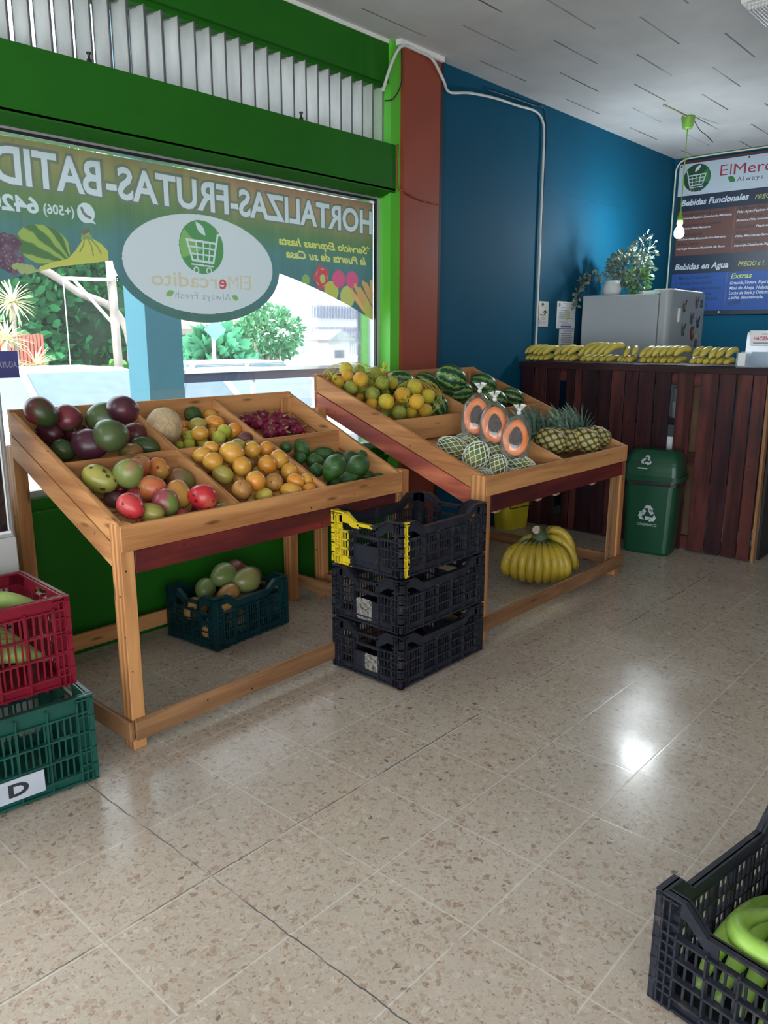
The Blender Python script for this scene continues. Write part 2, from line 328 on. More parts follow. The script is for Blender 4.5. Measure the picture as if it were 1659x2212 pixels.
def text(s,M,w,h,m,parent,name='lettering',bold=.02,shear=0,space=1.0,lift=0,grow=0,caps=None):
    """fit the string s in a box w x h (h = cap height) whose lower left corner is the origin of M"""
    vs,fs=text_mesh(s,bold,shear,space); v0,_=text_mesh(s,0,shear,space) if grow else (vs,0)
    x0=min(v[0] for v in v0); x1=max(v[0] for v in v0); ch=.70
    sx=w/(x1-x0); sy=h/ch; mb=MB(); mb.add([((x-x0)*sx,y*sy,lift) for x,y in vs],fs)
    return mb.obj(name,m,parent,M)
FX=lambda x,z,d=0: frame((x,YG-.0035-d,z),(-1,0,0),(0,0,1))     # text basis on the window, normal to the street (+Y)
import numpy as np
# the print is one sheet: its drawing is held as colours on the points of a fine mesh
pts=[(-.98,1.40),(-1.509,1.722),(-1.761,1.796),(-2.036,1.843)]
t0=math.asin((1.843-1.856)/.292)
e=[(2.559+.518*cos(t),1.856+.292*sin(t)) for t in [pi-t0+(pi+2*t0)*i/48 for i in range(49)]]
pts+=[(-x,z) for x,z in e]+[(-3.20,1.815),(-3.43,1.753),(-3.65,1.68),(-3.862,1.597)]
mono=[pts[0]]
for q in pts[1:]:
    if q[0]<mono[-1][0]-1e-4: mono.append(q)
FT=2.311; NC,NR=1190,330
lowx=np.array([-q[0] for q in mono]); lowz=np.array([q[1] for q in mono])
gx=np.linspace(.98,3.862,NC); gl=np.interp(gx,lowx,lowz); tt=np.linspace(0,1,NR)
GXX=np.repeat(gx[:,None],NR,1); GZZ=gl[:,None]+(FT-gl[:,None])*tt[None,:]
def sm(a,b,x): t=np.clip((x-a)/(b-a),0,1); return t*t*(3-2*t)
rng=np.random.RandomState(3)
def n1d(x,sc,seed): # smooth 1-D noise
    g=np.random.RandomState(seed).rand(400); p=x*sc; i=np.floor(p).astype(int); f_=p-i; f_=f_*f_*(3-2*f_); return g[i%400]*(1-f_)+g[(i+1)%400]*f_
hh=(GZZ-1.55)/.76+.10*(n1d(GXX,2.2,1)-.5)+.05*(n1d(GXX,9,2)-.5)
ST=[(0,(.05,.13,.10)),(.26,(.055,.15,.16)),(.48,(.065,.17,.16)),(.62,(.075,.17,.07)),(.74,(.13,.19,.06)),(.9,(.25,.23,.085)),(1.05,(.30,.26,.12))]
COLR=np.stack([np.interp(hh,[s[0] for s in ST],[s[1][k] for s in ST]) for k in range(3)],-1)
wm=(sm(2.3,3.0,GXX)*sm(.62,.95,hh))[...,None]*.85; COLR=COLR*(1-wm)+np.array([.33,.19,.11])*wm
COLR*=(1+.10*(n1d(GXX,60,4)-.5)+.10*(n1d(GXX,14,5)-.5))[...,None]
for sx_ in (1.35,1.62,1.9,2.15,2.42,2.75,3.1,3.4,3.66): COLR*=(1-.12*np.exp(-((GXX-sx_)/.004)**2))[...,None]
def paint(poly,col,fn=None,a=1.0):
    """fill the polygon (points u=-x, v=z, as read from the street)"""
    P=np.array([(-u,v) for u,v in poly]); i0,i1=np.searchsorted(gx,[P[:,0].min()-1e-6,P[:,0].max()+1e-6]); 
    if i1<=i0: return
    X=GXX[i0:i1];Z=GZZ[i0:i1]; m=np.zeros(X.shape,bool); n=len(P)
    for k in range(n):
        x0,z0=P[k];x1,z1=P[(k+1)%n]
        if abs(z1-z0)<1e-12: continue
        m^=((z0>Z)!=(z1>Z))&(X<(x1-x0)*(Z-z0)/(z1-z0)+x0)
    c=fn(X[m],Z[m]) if fn else np.array(col); C_=COLR[i0:i1]; C_[m]=C_[m]*(1-a)+c*a
def ptext(s,x,z,w,h,col,bold=.02,shear=0,space=1.0,grow=0,a=1.0):
    vs,fs=text_mesh(s,bold,shear,space); v0,_=text_mesh(s,0,shear,space) if grow else (vs,0)
    x0=min(v[0] for v in v0); x1=max(v[0] for v in v0); sx=w/(x1-x0); sy=h/.70
    for f_ in fs: paint([(-x+(vs[i][0]-x0)*sx,z+vs[i][1]*sy) for i in f_],col,a=a)
def pstroke(lines,w,col):
    for ln in lines:
        for (x0,y0),(x1,y1) in zip(ln[:-1],ln[1:]):
            d=Vector((x1-x0,y1-y0))
            if d.length<1e-6: continue
            d.normalize(); e_=d*w*.4; nn=Vector((-d.y,d.x))*w/2; a=Vector((x0,y0))-e_; b_=Vector((x1,y1))+e_; paint([tuple(a-nn),tuple(b_-nn),tuple(b_+nn),tuple(a+nn)],col)
def leaf2(cx,cy,l,w,rot):
    o=[(cx+( -l/2+l*i/8)*cos(rot)-(w/2*sin(pi*i/8))*sin(rot),cy+(-l/2+l*i/8)*sin(rot)+(w/2*sin(pi*i/8))*cos(rot)) for i in range(9)]
    return o+[(cx+(l/2-l*i/8)*cos(rot)+(w/2*sin(pi*i/8))*sin(rot),cy+(l/2-l*i/8)*sin(rot)-(w/2*sin(pi*i/8))*cos(rot)) for i in range(1,8)]
cW=(.50,.56,.57);cG=(.13,.16,.105);cY=(.55,.55,.12);cDG=(.06,.22,.06);cLG=(.17,.34,.09);cTAN=(.50,.44,.30);cRED=(.45,.06,.07);cPINK=(.58,.08,.19);cOR=(.62,.36,.12);cLEM=(.44,.43,.08);cGREY=(.26,.32,.35)
for s,x,z,w,h in (('HORTALIZAS-',3.856,2.128,1.108,.132),('FRUTAS-',2.735,2.128,.700,.139),('BATIDOS',2.012,2.128,.72,.145)):
    ptext(s,x,z,w,h,cG,bold=.085,grow=1)
for s,x,z,w,h in (('HORTALIZAS-',3.856,2.128,1.108,.132),('FRUTAS-',2.735,2.128,.700,.139),('BATIDOS',2.012,2.128,.72,.145)):
    ptext(s,x,z,w,h,cW,bold=.024)
paint(ell(-2.559,1.856,.467,.247,64),(.50,.54,.54))
ptext('(+506)',1.868,2.022,.142,.040,cW,bold=.02); ptext('6420',1.706,2.018,.215,.062,cW,bold=.035)
ptext('*Servicio Express hasta',3.838,2.003,.76,.042,cY,bold=.03,shear=.3); ptext('la Puerta de su Casa',3.80,1.935,.67,.044,cY,bold=.03,shear=.3)
paint(ell(-1.925,2.043,.043,.044),cW); paint([(-1.955,2.016),(-1.972,1.998),(-1.93,2.006)],cW); pstroke([[(-1.905,2.062),(-1.912,2.045),(-1.925,2.031),(-1.945,2.024)]],.013,cG)
def plogo(u,v,k):
    q=lambda L:[(u+a*k,v+b_*k) for a,b_ in L]
    paint(q(ell(0,0,1.04,1,48)),cDG); paint(q([(1.0*cos(t),.96*sin(t)) for t in [-.5+1.2*i/12 for i in range(13)]]+[(0,-.1)]),cLG)
    paint(q(leaf2(.02,.68,.66,.26,rad(48))),cW)
    pstroke([q([(-1.02,.52),(-.78,.52),(-.52,-.56),(.45,-.50),(.68,.24),(-.68,.18)])],.085*k,cW)
    pstroke([q(l) for l in ([(-.40,.19),(-.30,-.54)],[(-.08,.2),(-.05,-.53)],[(.26,.22),(.20,-.52)],[(-.63,-.05),(.6,.0)],[(-.58,-.3),(.52,-.26)],[(-.5,-.70),(.5,-.66)])],.055*k,cW)
    for c_ in (-.3,.3): pstroke([q(ell(c_,-.87,.11,.11,14)+[(c_+.11,-.87)])],.05*k,cW)
plogo(-2.553,1.944,.133)
for s,x,w,h,m,bd in (('El',2.866,.072,.078,cTAN,-.005),('M',2.782,.068,.07,cTAN,.0),('e',2.702,.048,.072,cRED,.02),('rcadito',2.640,.398,.072,cTAN,.012)): ptext(s,x,1.742,w,h,m,bold=bd)
ptext('Always Fresh',2.725,1.682,.348,.036,cGREY,bold=-.004,space=1.15)
paint(leaf2(-2.757,1.698,.05,.03,.4),cLG); paint(leaf2(-2.347,1.706,.055,.03,-.4),cLG)
def wmf(X,Z):
    u=(X-1.715)*cos(.15)-(Z-1.885)*sin(.15); v=(X-1.715)*sin(.15)+(Z-1.885)*cos(.15); n_=n1d(u+3,40,7)*.5+n1d(v+3,60,8)*.5
    s=np.sin(np.arctan2(v+.06,u-.14)*16+n_*2.2); s=sm(-.3,.5,s)[:,None]; return np.array([.06,.14,.04])*(1-s)+np.array([.25,.34,.07])*s
rr=random.Random(3)
paint(ell(-1.715,1.885,.122,.085,40,rot=.15),None,wmf)
paint([(-2.022,1.80),(-2.02,1.885),(-1.99,1.915),(-1.945,1.935),(-1.925,1.96),(-1.90,1.955),(-1.895,1.92),(-1.86,1.875),(-1.82,1.835),(-1.76,1.82),(-1.69,1.795),(-1.68,1.78),(-1.8,1.72)],cLEM)
paint([(-1.93,1.965),(-1.898,1.958),(-1.89,1.925),(-1.95,1.93)],(.22,.30,.10)); pstroke([[(-1.905,1.955),(-1.93,1.97)]],.018,(.16,.11,.07)); pstroke([[(-1.92,1.94),(-1.94,1.90),(-1.945,1.86)],[(-1.91,1.94),(-1.90,1.90),(-1.88,1.87)],[(-1.93,1.94),(-1.97,1.90),(-1.985,1.87)]],.006,(.16,.22,.06))
for k in range(150):
    cx=1.40+rr.uniform(0,.21); cy=1.76+rr.uniform(0,.145)*(1.2-abs(cx-1.5)*2.5); c_=rr.uniform(.7,1.5); paint(ell(-cx,cy,.0145,.0145,12),(.10*c_,.05*c_,.075*c_)); paint(ell(-cx+.003,cy+.004,.004,.004,6),(.3,.24,.28),a=.6)
for k in range(22): cx=1.60+rr.uniform(-.03,.08); cy=1.765+rr.uniform(0,.03); paint(ell(-cx,cy,.013,.013,12),(.28,.33,.12))
paint([(-3.409+(.062+.008*cos(5*t))*cos(t),1.838+(.070+.006*cos(5*t))*sin(t)) for t in [2*pi*i/40 for i in range(40)]],cRED)
for t in range(5): paint(leaf2(-3.409+.045*cos(t*1.257+.5),1.838+.05*sin(t*1.257+.5),.04,.009,t*1.257+2.0),(.6,.22,.2))
paint([(-3.417+(.02+.006*(i%2))*cos(2*pi*i/20),1.832+(.024+.006*(i%2))*sin(2*pi*i/20)) for i in range(20)],(.42,.44,.12))
for x in (3.49,): paint(ell(-x,1.765,.062,.058),cLEM)
paint(ell(-3.63,1.735,.064,.066),(.46,.46,.12))
for x in (3.555,3.672): paint(ell(-x,1.838,.055,.052),cPINK)
paint(ell(-3.28,1.82,.03,.03),(.22,.34,.10))
for k,(a,b_) in enumerate((((3.69,1.82),(3.80,1.66)),((3.73,1.80),(3.87,1.64)),((3.765,1.84),(3.87,1.69)),((3.79,1.83),(3.87,1.72)),((3.845,1.85),(3.875,1.74)),((3.66,1.775),(3.80,1.64)),((3.76,1.76),(3.87,1.60)))):
    d=Vector((b_[0]-a[0],b_[1]-a[1])); L_=d.length; c_=rr.uniform(.85,1.1)
    for sc_,cc in ((1.12,(.45,.22,.07)),(1,tuple(q*c_ for q in cOR))): paint([(-x,z) for x,z in [(a[0]+d.x*t-d.y/L_*w_*sc_,a[1]+d.y*t+d.x/L_*w_*sc_) for t,w_ in ((0,0),(.06,.012),(.4,.017),(1,.011),(1,-.011),(.4,-.017),(.06,-.012))]],cc)
paint([(-3.80,1.725),(-3.815,1.72),(-3.85,1.66),(-3.862,1.58),(-3.80,1.60),(-3.78,1.66)],cLEM)
COLR=COLR*.88+.035
vs=np.stack([-GXX,GZZ,np.zeros_like(GXX)],-1).reshape(-1,3); ii=(np.arange(NC-1)[:,None]*NR+np.arange(NR-1)[None,:]).reshape(-1)
fs=np.stack([ii,ii+NR,ii+NR+1,ii+1],-1)
me=bpy.data.meshes.new('printed_film'); me.vertices.add(len(vs)); me.vertices.foreach_set('co',vs.reshape(-1).astype(np.float32)); me.loops.add(fs.size); me.loops.foreach_set('vertex_index',fs.reshape(-1).astype(np.int32)); me.polygons.add(len(fs)); me.polygons.foreach_set('loop_start',(np.arange(len(fs))*4).astype(np.int32)); me.update(calc_edges=True); me.validate()
at=me.color_attributes.new('print','FLOAT_COLOR','POINT'); ca=np.ones((len(vs),4),np.float32); ca[:,:3]=np.clip(COLR.reshape(-1,3),0,1); at.data.foreach_set('color',ca.reshape(-1))
COLR_=None; FILM_GAIN=.62
def bann(nt):
    a=N(nt,'Attribute',attribute_name='print').outputs['Color']; return mixc(nt,1.0,a,(FILM_GAIN,FILM_GAIN,FILM_GAIN),'MULTIPLY')
BAN=film('printed_banner_film',bann,.85); me.materials.append(BAN)
o=bpy.data.objects.new('window_banner',me); link(o,FX(0,0)); tag(o,'printed fruit shop banner film with mirrored lettering on the big shop window','banner')
def logo(M,R,parent,mg,mw,ml,off):
    T=lambda k: M@Matrix.Translation((0,0,off*k))
    P2(ell(0,0,R*1.04,R,48),T(1),'logo_disc',mg,parent); P2([(R*1.0*cos(t),R*.96*sin(t)) for t in [-.5+1.2*i/12 for i in range(13)]]+[(0,-.1*R)],T(2),'logo_disc',ml,parent)
    k=R
    P2(leaf2(.02*k,.68*k,.66*k,.26*k,rad(48)),T(3),'logo_leaf',mw,parent)
    L=[[(-1.02*k,.52*k),(-.78*k,.52*k),(-.52*k,-.56*k),(.45*k,-.50*k),(.68*k,.24*k),(-.68*k,.18*k)],
       [(-.40*k,.19*k),(-.30*k,-.54*k)],[(-.08*k,.2*k),(-.05*k,-.53*k)],[(.26*k,.22*k),(.20*k,-.52*k)],[(-.63*k,-.05*k),(.6*k,.0)],[(-.58*k,-.3*k),(.52*k,-.26*k)],[(-.5*k,-.70*k),(.5*k,-.66*k)]]
    strokes(MB(),L[:1],.085*k).obj('logo_cart',mw,parent,T(4)); strokes(MB(),L[1:],.055*k).obj('logo_cart',mw,parent,T(3.5))
    for cx in (-.3,.3): strokes(MB(),[ell(cx*k,-.87*k,.11*k,.11*k,14)+[(cx*k+.11*k,-.87*k)]],.05*k).obj('logo_wheel',mw,parent,T(4))
# small violet sticker at the left end of the pane
M=FX(1.60,1.325,.002); st=thing('window_sticker','violet notice sticker low on the left of the shop window','sticker',(1.53,YG-.004,1.38))
sw=P2([(0,0),(.135,0),(.135,.115),(0,.115)],frame((1.415,YG-.006,1.315),(1,0,0),(0,0,1)),'sticker_sheet',plain('violet_print',(.06,.065,.24),.6),st,.001)
text('AYUDA',frame((1.462,YG-.0072,1.360),(1,0,0),(0,0,1)),.080,.026,plain('pale_print',(.45,.46,.55),.6),st,bold=.0)
# ---------------------------------------------------------------- wooden display stands
def board(name,p0,p1,h,t,m,parent,up=(0,0,1),bev=.0015):
    """board from p0 to p1 (centre line); h = size along up, t = other size; grain runs along it"""
    p0=Vector(p0);p1=Vector(p1); d=p1-p0; L=d.length; d.normalize(); up=Vector(up); y=up.cross(d).normalized(); z=d.cross(y).normalized()
    M=Matrix((d,y,z)).transposed().to_4x4(); M.translation=(p0+p1)/2
    return MB().box((-L/2,-t/2,-h/2),(L/2,t/2,h/2)).obj(name,m,parent,M,bevel=bev)
def stand(label,x0,x1,yf,yb,zf,zb,cols,rowy,sideL,frontB,legw=.065):
    s=(zb-zf)/(yb-yf); th=.022; R=thing('display_stand',label,'stand',((x0+x1)/2,(yf+yb)/2,0),'wooden fruit display stands')
    zz=lambda y: zf+s*(y-yf)
    n=Vector((0,-s,1)).normalized()
    # side boards: two per side, following the slope
    for sx,x in ((1,x0+th/2),(-1,x1-th/2)):
        for k,(m,hh) in enumerate(((PINE,.092),(sideL,.092))):
            off=(.046+.0975*k)
            a=Vector((x,yf,zz(yf)-off)); b=Vector((x,yb,zz(yb)-off))
            # sheared so that board ends stay plumb
            L=yb-yf; M=Matrix(((0,-1,0,x),(1,0,0,(yf+yb)/2),(0,0,1,0),(0,0,0,1)))
            mb=MB(); hz=.0455
            P=[]
            for zz_ in (-hz,hz):
                for (lx,ly) in ((-L/2,-th/2),(L/2,-th/2),(L/2,th/2),(-L/2,th/2)):
                    P.append((lx,ly,zz((yf+yb)/2+lx)-off+zz_))
            mid=zz((yf+yb)/2)-off; P=[(a_,b_,c_-mid) for a_,b_,c_ in P]; M[2][3]=mid
            mb.hexa(P).obj('side_board',m,R,M,bevel=.001)
    # front and back boards
    board('front_board',(x0,yf-th/2+.011,zf-.048),(x1,yf-th/2+.011,zf-.048),.094,th,PINE,R); board('front_rail',(x0+.05,yf+.002,zf-.138),(x1-.05,yf+.002,zf-.138),.084,th,frontB,R)
    board('back_board',(x0,yb-.011,zb-.048),(x1,yb-.011,zb-.048),.092,th,PINE,R); board('back_board',(x0,yb-.011,zb-.142),(x1,yb-.011,zb-.142),.092,th,PINE,R)
    # slatted tray floor
    ns=9; y=yf+.02
    for k in range(ns):
        ya=yf+.02+(yb-yf-.04)*k/ns; yb_=ya+(yb-yf-.04)/ns-.004; z0=zz((ya+yb_)/2)-.13-.009
        board('tray_slat',(x0+th,(ya+yb_)/2,z0),(x1-th,(ya+yb_)/2,z0),yb_-ya,.016,PINE,R,up=Vector((0,1,s)).normalized())
    # dividers
    for cx,ya,yb_ in cols:
        mb=MB(); L=yb_-ya; hz=.062; mid=zz((ya+yb_)/2)-.066; P=[]
        for q in (-hz,hz):
            for lx,ly in ((-L/2,-.01),(L/2,-.01),(L/2,.01),(-L/2,.01)): P.append((lx,ly,zz((ya+yb_)/2+lx)-.066+q-mid))
        mb.hexa(P).obj('bin_divider',PINE,R,Matrix(((0,-1,0,cx),(1,0,0,(ya+yb_)/2),(0,0,1,mid),(0,0,0,1))),bevel=.001)
    board('cross_divider',(x0+th,rowy,zz(rowy)-.064),(x1-th,rowy,zz(rowy)-.064),.12,.02,PINE,R)
    # corner blocks inside the tray
    board('corner_block',(x1-.05,yb-.035,zz(yb-.035)-.165),(x1-.05,yb-.035,zz(yb-.035)-.02),.06,.022,PINE,R,up=(1,0,0))
    # legs
    lw=.055; ld=legw
    def leg(x,y,z1,w=lw,d=ld): 
        board('leg',(x,y,0),(x,y,z1),w,d,PINE,R,up=(1,0,0),bev=.003)
    return R,zz,leg
# nearer stand
LX0,LX1,LYF,LYB,LZF,LZB=1.36,2.865,2.446,3.257,.852,1.205
R1,z1,leg=stand('near wooden stand of mangoes, granadillas and avocados under the shop window',LX0,LX1,LYF,LYB,LZF,LZB,[(1.883,2.457,2.85),(1.880,2.86,3.235),(2.366,2.457,2.85),(2.352,2.86,3.235)],2.856,PINE,REDW)
leg(1.383,2.475,.855); leg(2.895,2.475,.858); leg(1.40,3.305,z1(3.2)-.13); leg(2.90,3.305,z1(3.2)-.06)
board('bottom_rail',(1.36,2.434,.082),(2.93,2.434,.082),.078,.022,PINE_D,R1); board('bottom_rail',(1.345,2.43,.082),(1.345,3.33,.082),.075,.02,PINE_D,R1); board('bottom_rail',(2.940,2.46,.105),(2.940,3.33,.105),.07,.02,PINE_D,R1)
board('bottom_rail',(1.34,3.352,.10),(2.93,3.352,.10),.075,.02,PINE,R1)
for x in (1.75,2.43): board('underside_batten',(x,2.5,z1(2.5)-.185),(x,3.2,z1(3.2)-.185),.03,.05,PINE,R1)
# farther stand
RX0,RX1,RYF,RYB,RZF,RZB=3.082,4.612,2.101,3.280,.840,1.287
R2,z2,leg=stand('far wooden stand of watermelons, papayas and pineapples beside the pillar',RX0,RX1,RYF,RYB,RZF,RZB,[(3.84,2.112,2.69),(3.838,2.72,3.258)],2.705,REDL,REDW)
R2['label']='far wooden stand of watermelons, papayas and pineapples, next to orange pillar'
board('leg',(3.098,2.135,0),(3.098,2.135,.845),.055,.085,PINE,R2,up=(1,0,0),bev=.003)
leg(4.612,2.135,.84,.05,.06); leg(3.06,3.22,z2(3.22)-.16); leg(4.60,3.24,z2(3.24)-.06)
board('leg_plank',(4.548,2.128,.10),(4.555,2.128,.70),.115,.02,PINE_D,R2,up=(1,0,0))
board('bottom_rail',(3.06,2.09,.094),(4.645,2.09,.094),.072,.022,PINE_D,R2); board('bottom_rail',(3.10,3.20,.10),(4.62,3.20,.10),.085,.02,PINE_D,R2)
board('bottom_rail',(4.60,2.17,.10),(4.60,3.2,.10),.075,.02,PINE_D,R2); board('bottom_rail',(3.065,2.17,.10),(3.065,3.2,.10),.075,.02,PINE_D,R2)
# notched stringers under the tray, their ends hanging below the red rail
for x in (3.36,3.78,3.98,4.42):
    L=.95; y0=2.16; mb=MB(); prof=[(0,0),(.02,-.09),(.08,-.105),(.14,-.02),(.30,-.02),(.34,-.10),(.60,-.10),(.64,-.02),(.8,-.02),(.84,-.06),(L,-.06),(L,.03),(0,.03)]
    M=Matrix(((0,0,1,x),(cos(.362),-sin(.362),0,y0),(sin(.362),cos(.362),0,z2(y0)-.185),(0,0,0,1)))
    mb.prism(prof,-.018,.018).obj('notched_stringer',wood('pinkish_stringer_wood',(.50,.30,.24),(.26,.12,.09)) if 'pinkish_stringer_wood' not in bpy.data.materials else bpy.data.materials['pinkish_stringer_wood'],R2,M)
# ---------------------------------------------------------------- produce
def matfruit(name,c1,c2,c3=None,rough=.35,spots=0,spotc=(.02,.012,.01),scale=.9,edge=(.38,.62),speck=.12,bmp=0,coat=0,nscale=1.6,spec=.36):
    """skin blending from c1 to c2 (to c3) in large soft patches; unit-size object coordinates"""
    m,nt,bs,out=newmat(name); v=coords(nt,'Object',rnd=1); vv=coords(nt,'Object')
    x=N(nt,'SeparateXYZ'); nt.links.new(vv,x.inputs[0])
    f_=math_(nt,'ADD',math_(nt,'MULTIPLY',x.outputs[2],.18),noisef(nt,v,scale,4,.55))
    col=ramp(nt,f_,[(edge[0],c1),(edge[1],c2)]+([(edge[1]+.15,c3)] if c3 else []))
    fine=noisef(nt,v,14,3,.6); col=mixc(nt,speck*2,col,ramp(nt,fine,[(.3,.25),(.7,.75)]),'OVERLAY')
    if spots:
        vo=N(nt,'TexVoronoi'); vo.inputs['Scale'].default_value=nscale; 
        ds=N(nt,'VectorMath',operation='ADD'); nz=N(nt,'TexNoise'); nz.inputs['Scale'].default_value=4; nt.links.new(v,nz.inputs['Vector']); sc=N(nt,'VectorMath',operation='SCALE'); sc.inputs['Scale'].default_value=.35; nt.links.new(nz.outputs['Color'],sc.inputs[0]); nt.links.new(v,ds.inputs[0]); nt.links.new(sc.outputs[0],ds.inputs[1]); nt.links.new(ds.outputs[0],vo.inputs['Vector'])
        k=ramp(nt,vo.outputs['Distance'],[(.05+.12*spots,1.0),(.09+.14*spots,0.0)]); col=mixc(nt,math_(nt,'MULTIPLY',k,.9),col,spotc)
    nt.links.new(col,bs.inputs['Base Color']); bs.inputs['Roughness'].default_value=rough; bs.inputs['Coat Weight'].default_value=coat; bs.inputs['Coat Roughness'].default_value=.2; bs.inputs['Specular IOR Level'].default_value=spec
    if bmp: bump(nt,bs,noisef(nt,v,bmp,3,.6),.35,.02)
    return m
def blob(name,n=26,m=16,fn=None,mat=None,smooth=True):
    mb=MB(); vs=[];fs=[]
    vs.append((0,0,-1))
    for i in range(1,m):
        ph=pi*i/m
        for k in range(n):
            th=2*pi*k/n; vs.append((sin(ph)*cos(th),sin(ph)*sin(th),-cos(ph)))
    vs.append((0,0,1)); last=len(vs)-1
    for k in range(n): fs.append((0,1+(k+1)%n,1+k)); fs.append((last,last-n+k,last-n+(k+1)%n))
    for i in range(m-2):
        for k in range(n): a=1+i*n+k;b=1+i*n+(k+1)%n; fs.append((a,b,b+n,a+n))
    if fn: vs=[tuple(fn(Vector(v))) for v in vs]
    mb.add(vs,fs); return mb.mesh(name,mat,smooth)
def f_mango(v):
    r=math.hypot(v.x,v.y); z=v.z; s=1+.10*z*(1-z*z)*1.2; x=v.x*s; y=v.y*s*.95; x+=.13*(z*z-.35)*1.0
    if z>0: z=z*1.0-.07*math.exp(-(r/.18)**2)
    return (x,y,z)
def f_round(v):
    r=math.hypot(v.x,v.y); z=v.z-(.07*math.exp(-(r/.2)**2) if v.z>0 else 0)+(.05*math.exp(-(r/.2)**2) if v.z<0 else 0); return (v.x,v.y,z)
def f_bump(a,sc,seed=0):
    def g(v): 
        k=1+a*noise.noise(v*sc+Vector((seed,seed,0))); return v*k
    return g
def f_pear(v):
    s=1-.30*max(0,v.z)**1.0+.04*v.z; return (v.x*s*1.05,v.y*s*1.05,v.z)
def f_avo(v):
    s=1-.42*max(0,v.z+.1)**1.2; return (v.x*s,v.y*s,v.z)
def f_pap(v):
    s=1-.22*max(0,v.z); return (v.x*s*1.02,v.y*s*1.02,v.z)
def wm_mat():
    m,nt,bs,out=newmat('watermelon_rind'); v=coords(nt,'Object'); x=N(nt,'SeparateXYZ'); nt.links.new(v,x.inputs[0])
    an=math_(nt,'ARCTAN2',x.outputs[0],x.outputs[1]); nz=noisef(nt,coords(nt,'Object',(3.2,3.2,5),rnd=1),1.2,4,.6)
    t=math_(nt,'SINE',math_(nt,'ADD',math_(nt,'MULTIPLY',an,9),math_(nt,'MULTIPLY',nz,7))); n2=noisef(nt,coords(nt,'Object',rnd=1),7,4,.6)
    f_=math_(nt,'ADD',math_(nt,'MULTIPLY',t,.35),math_(nt,'MULTIPLY',n2,.75))
    c=ramp(nt,f_,[(.12,(.010,.045,.018)),(.42,(.018,.075,.025)),(.58,(.12,.23,.05)),(.8,(.20,.31,.09))]); nt.links.new(c,bs.inputs['Base Color']); bs.inputs['Roughness'].default_value=.3; return m
def pine_mesh(name):
    n=72;m=50; mb=MB(); vs=[];fs=[];at=[]
    for i in range(m+1):
        ph=.12+(pi-.24)*i/m
        for k in range(n):
            th=2*pi*k/n; u=th*8/(2*pi); w=i/m*9
            a=(u+w*.5)%1; b=(u-w*.5+100)%1; e=min(1,(4*a*(1-a))*(4*b*(1-b))*1.5); 
            cen=math.exp(-(((a-.5)**2+(b-.5)**2)/.012)); r=(abs(sin(ph))**.72)*(1+.085*e**.6+.04*cen)
            vs.append((r*cos(th)*.92,r*sin(th)*.92,-cos(ph)*1.0)); at.append(max(0,min(1,e-.35*cen)))
    for i in range(m):
        for k in range(n): fs.append((i*n+k,i*n+(k+1)%n,(i+1)*n+(k+1)%n,(i+1)*n+k))
    fs.append(tuple(range(n-1,-1,-1))); fs.append(tuple(m*n+k for k in range(n)))
    m_,nt,bs,out=newmat('pineapple_skin'); A=N(nt,'Attribute',attribute_name='eye').outputs['Fac']; v=coords(nt,'Object',rnd=1)
    c=ramp(nt,math_(nt,'ADD',A,math_(nt,'MULTIPLY',math_(nt,'SUBTRACT',noisef(nt,v,4,3),.5),.35)),[(.12,(.025,.04,.012)),(.40,(.09,.10,.025)),(.68,(.28,.21,.055)),(.97,(.50,.38,.15))]); nt.links.new(c,bs.inputs['Base Color']); bs.inputs['Roughness'].default_value=.55
    mb.add(vs,fs,at); return mb.mesh(name,m_,True,'eye')
def blade(mb,base,d,L,w,curl,side=None):
    d=Vector(d).normalized(); s=d.cross(Vector((0,0,1))) if side is None else Vector(side)
    if s.length<.1: s=Vector((1,0,0))
    s.normalize(); up=s.cross(d); vs=[]; k=6
    for i in range(k+1):
        t=i/k; c=Vector(base)+d*L*t+up*curl*L*t*t; ww=w*(1-t)**.7*(.75+.5*t); fold=up*ww*.35
        vs+= [c-s*ww+fold,c,c+s*ww+fold]
    fs=[]
    for i in range(k):
        a=i*3; fs+=[(a,a+1,a+4,a+3),(a+1,a+2,a+5,a+4)]
    mb.add(vs,fs)
def crown_mesh(name):
    mb=MB(); rr=random.Random(5)
    for ring in range(7):
        n=9; tilt=1.25-ring*.17; z=.0+ring*.035
        for k in range(n):
            a=2*pi*(k+ring*.5+rr.uniform(-.15,.15))/n; d=Vector((cos(a)*sin(tilt),sin(a)*sin(tilt),cos(tilt)))
            blade(mb,(cos(a)*.03,sin(a)*.03,z),d,.55+.12*ring+rr.uniform(-.08,.08),.12,.28 if ring<5 else .1,side=(-sin(a),cos(a),0))
    m,nt,bs,out=newmat('pineapple_crown'); c=ramp(nt,noisef(nt,coords(nt,'Object',rnd=1),5,3),[(.3,(.06,.13,.09)),(.7,(.24,.35,.27))]); nt.links.new(c,bs.inputs['Base Color']); bs.inputs['Roughness'].default_value=.45
    return mb.mesh(name,m,True)
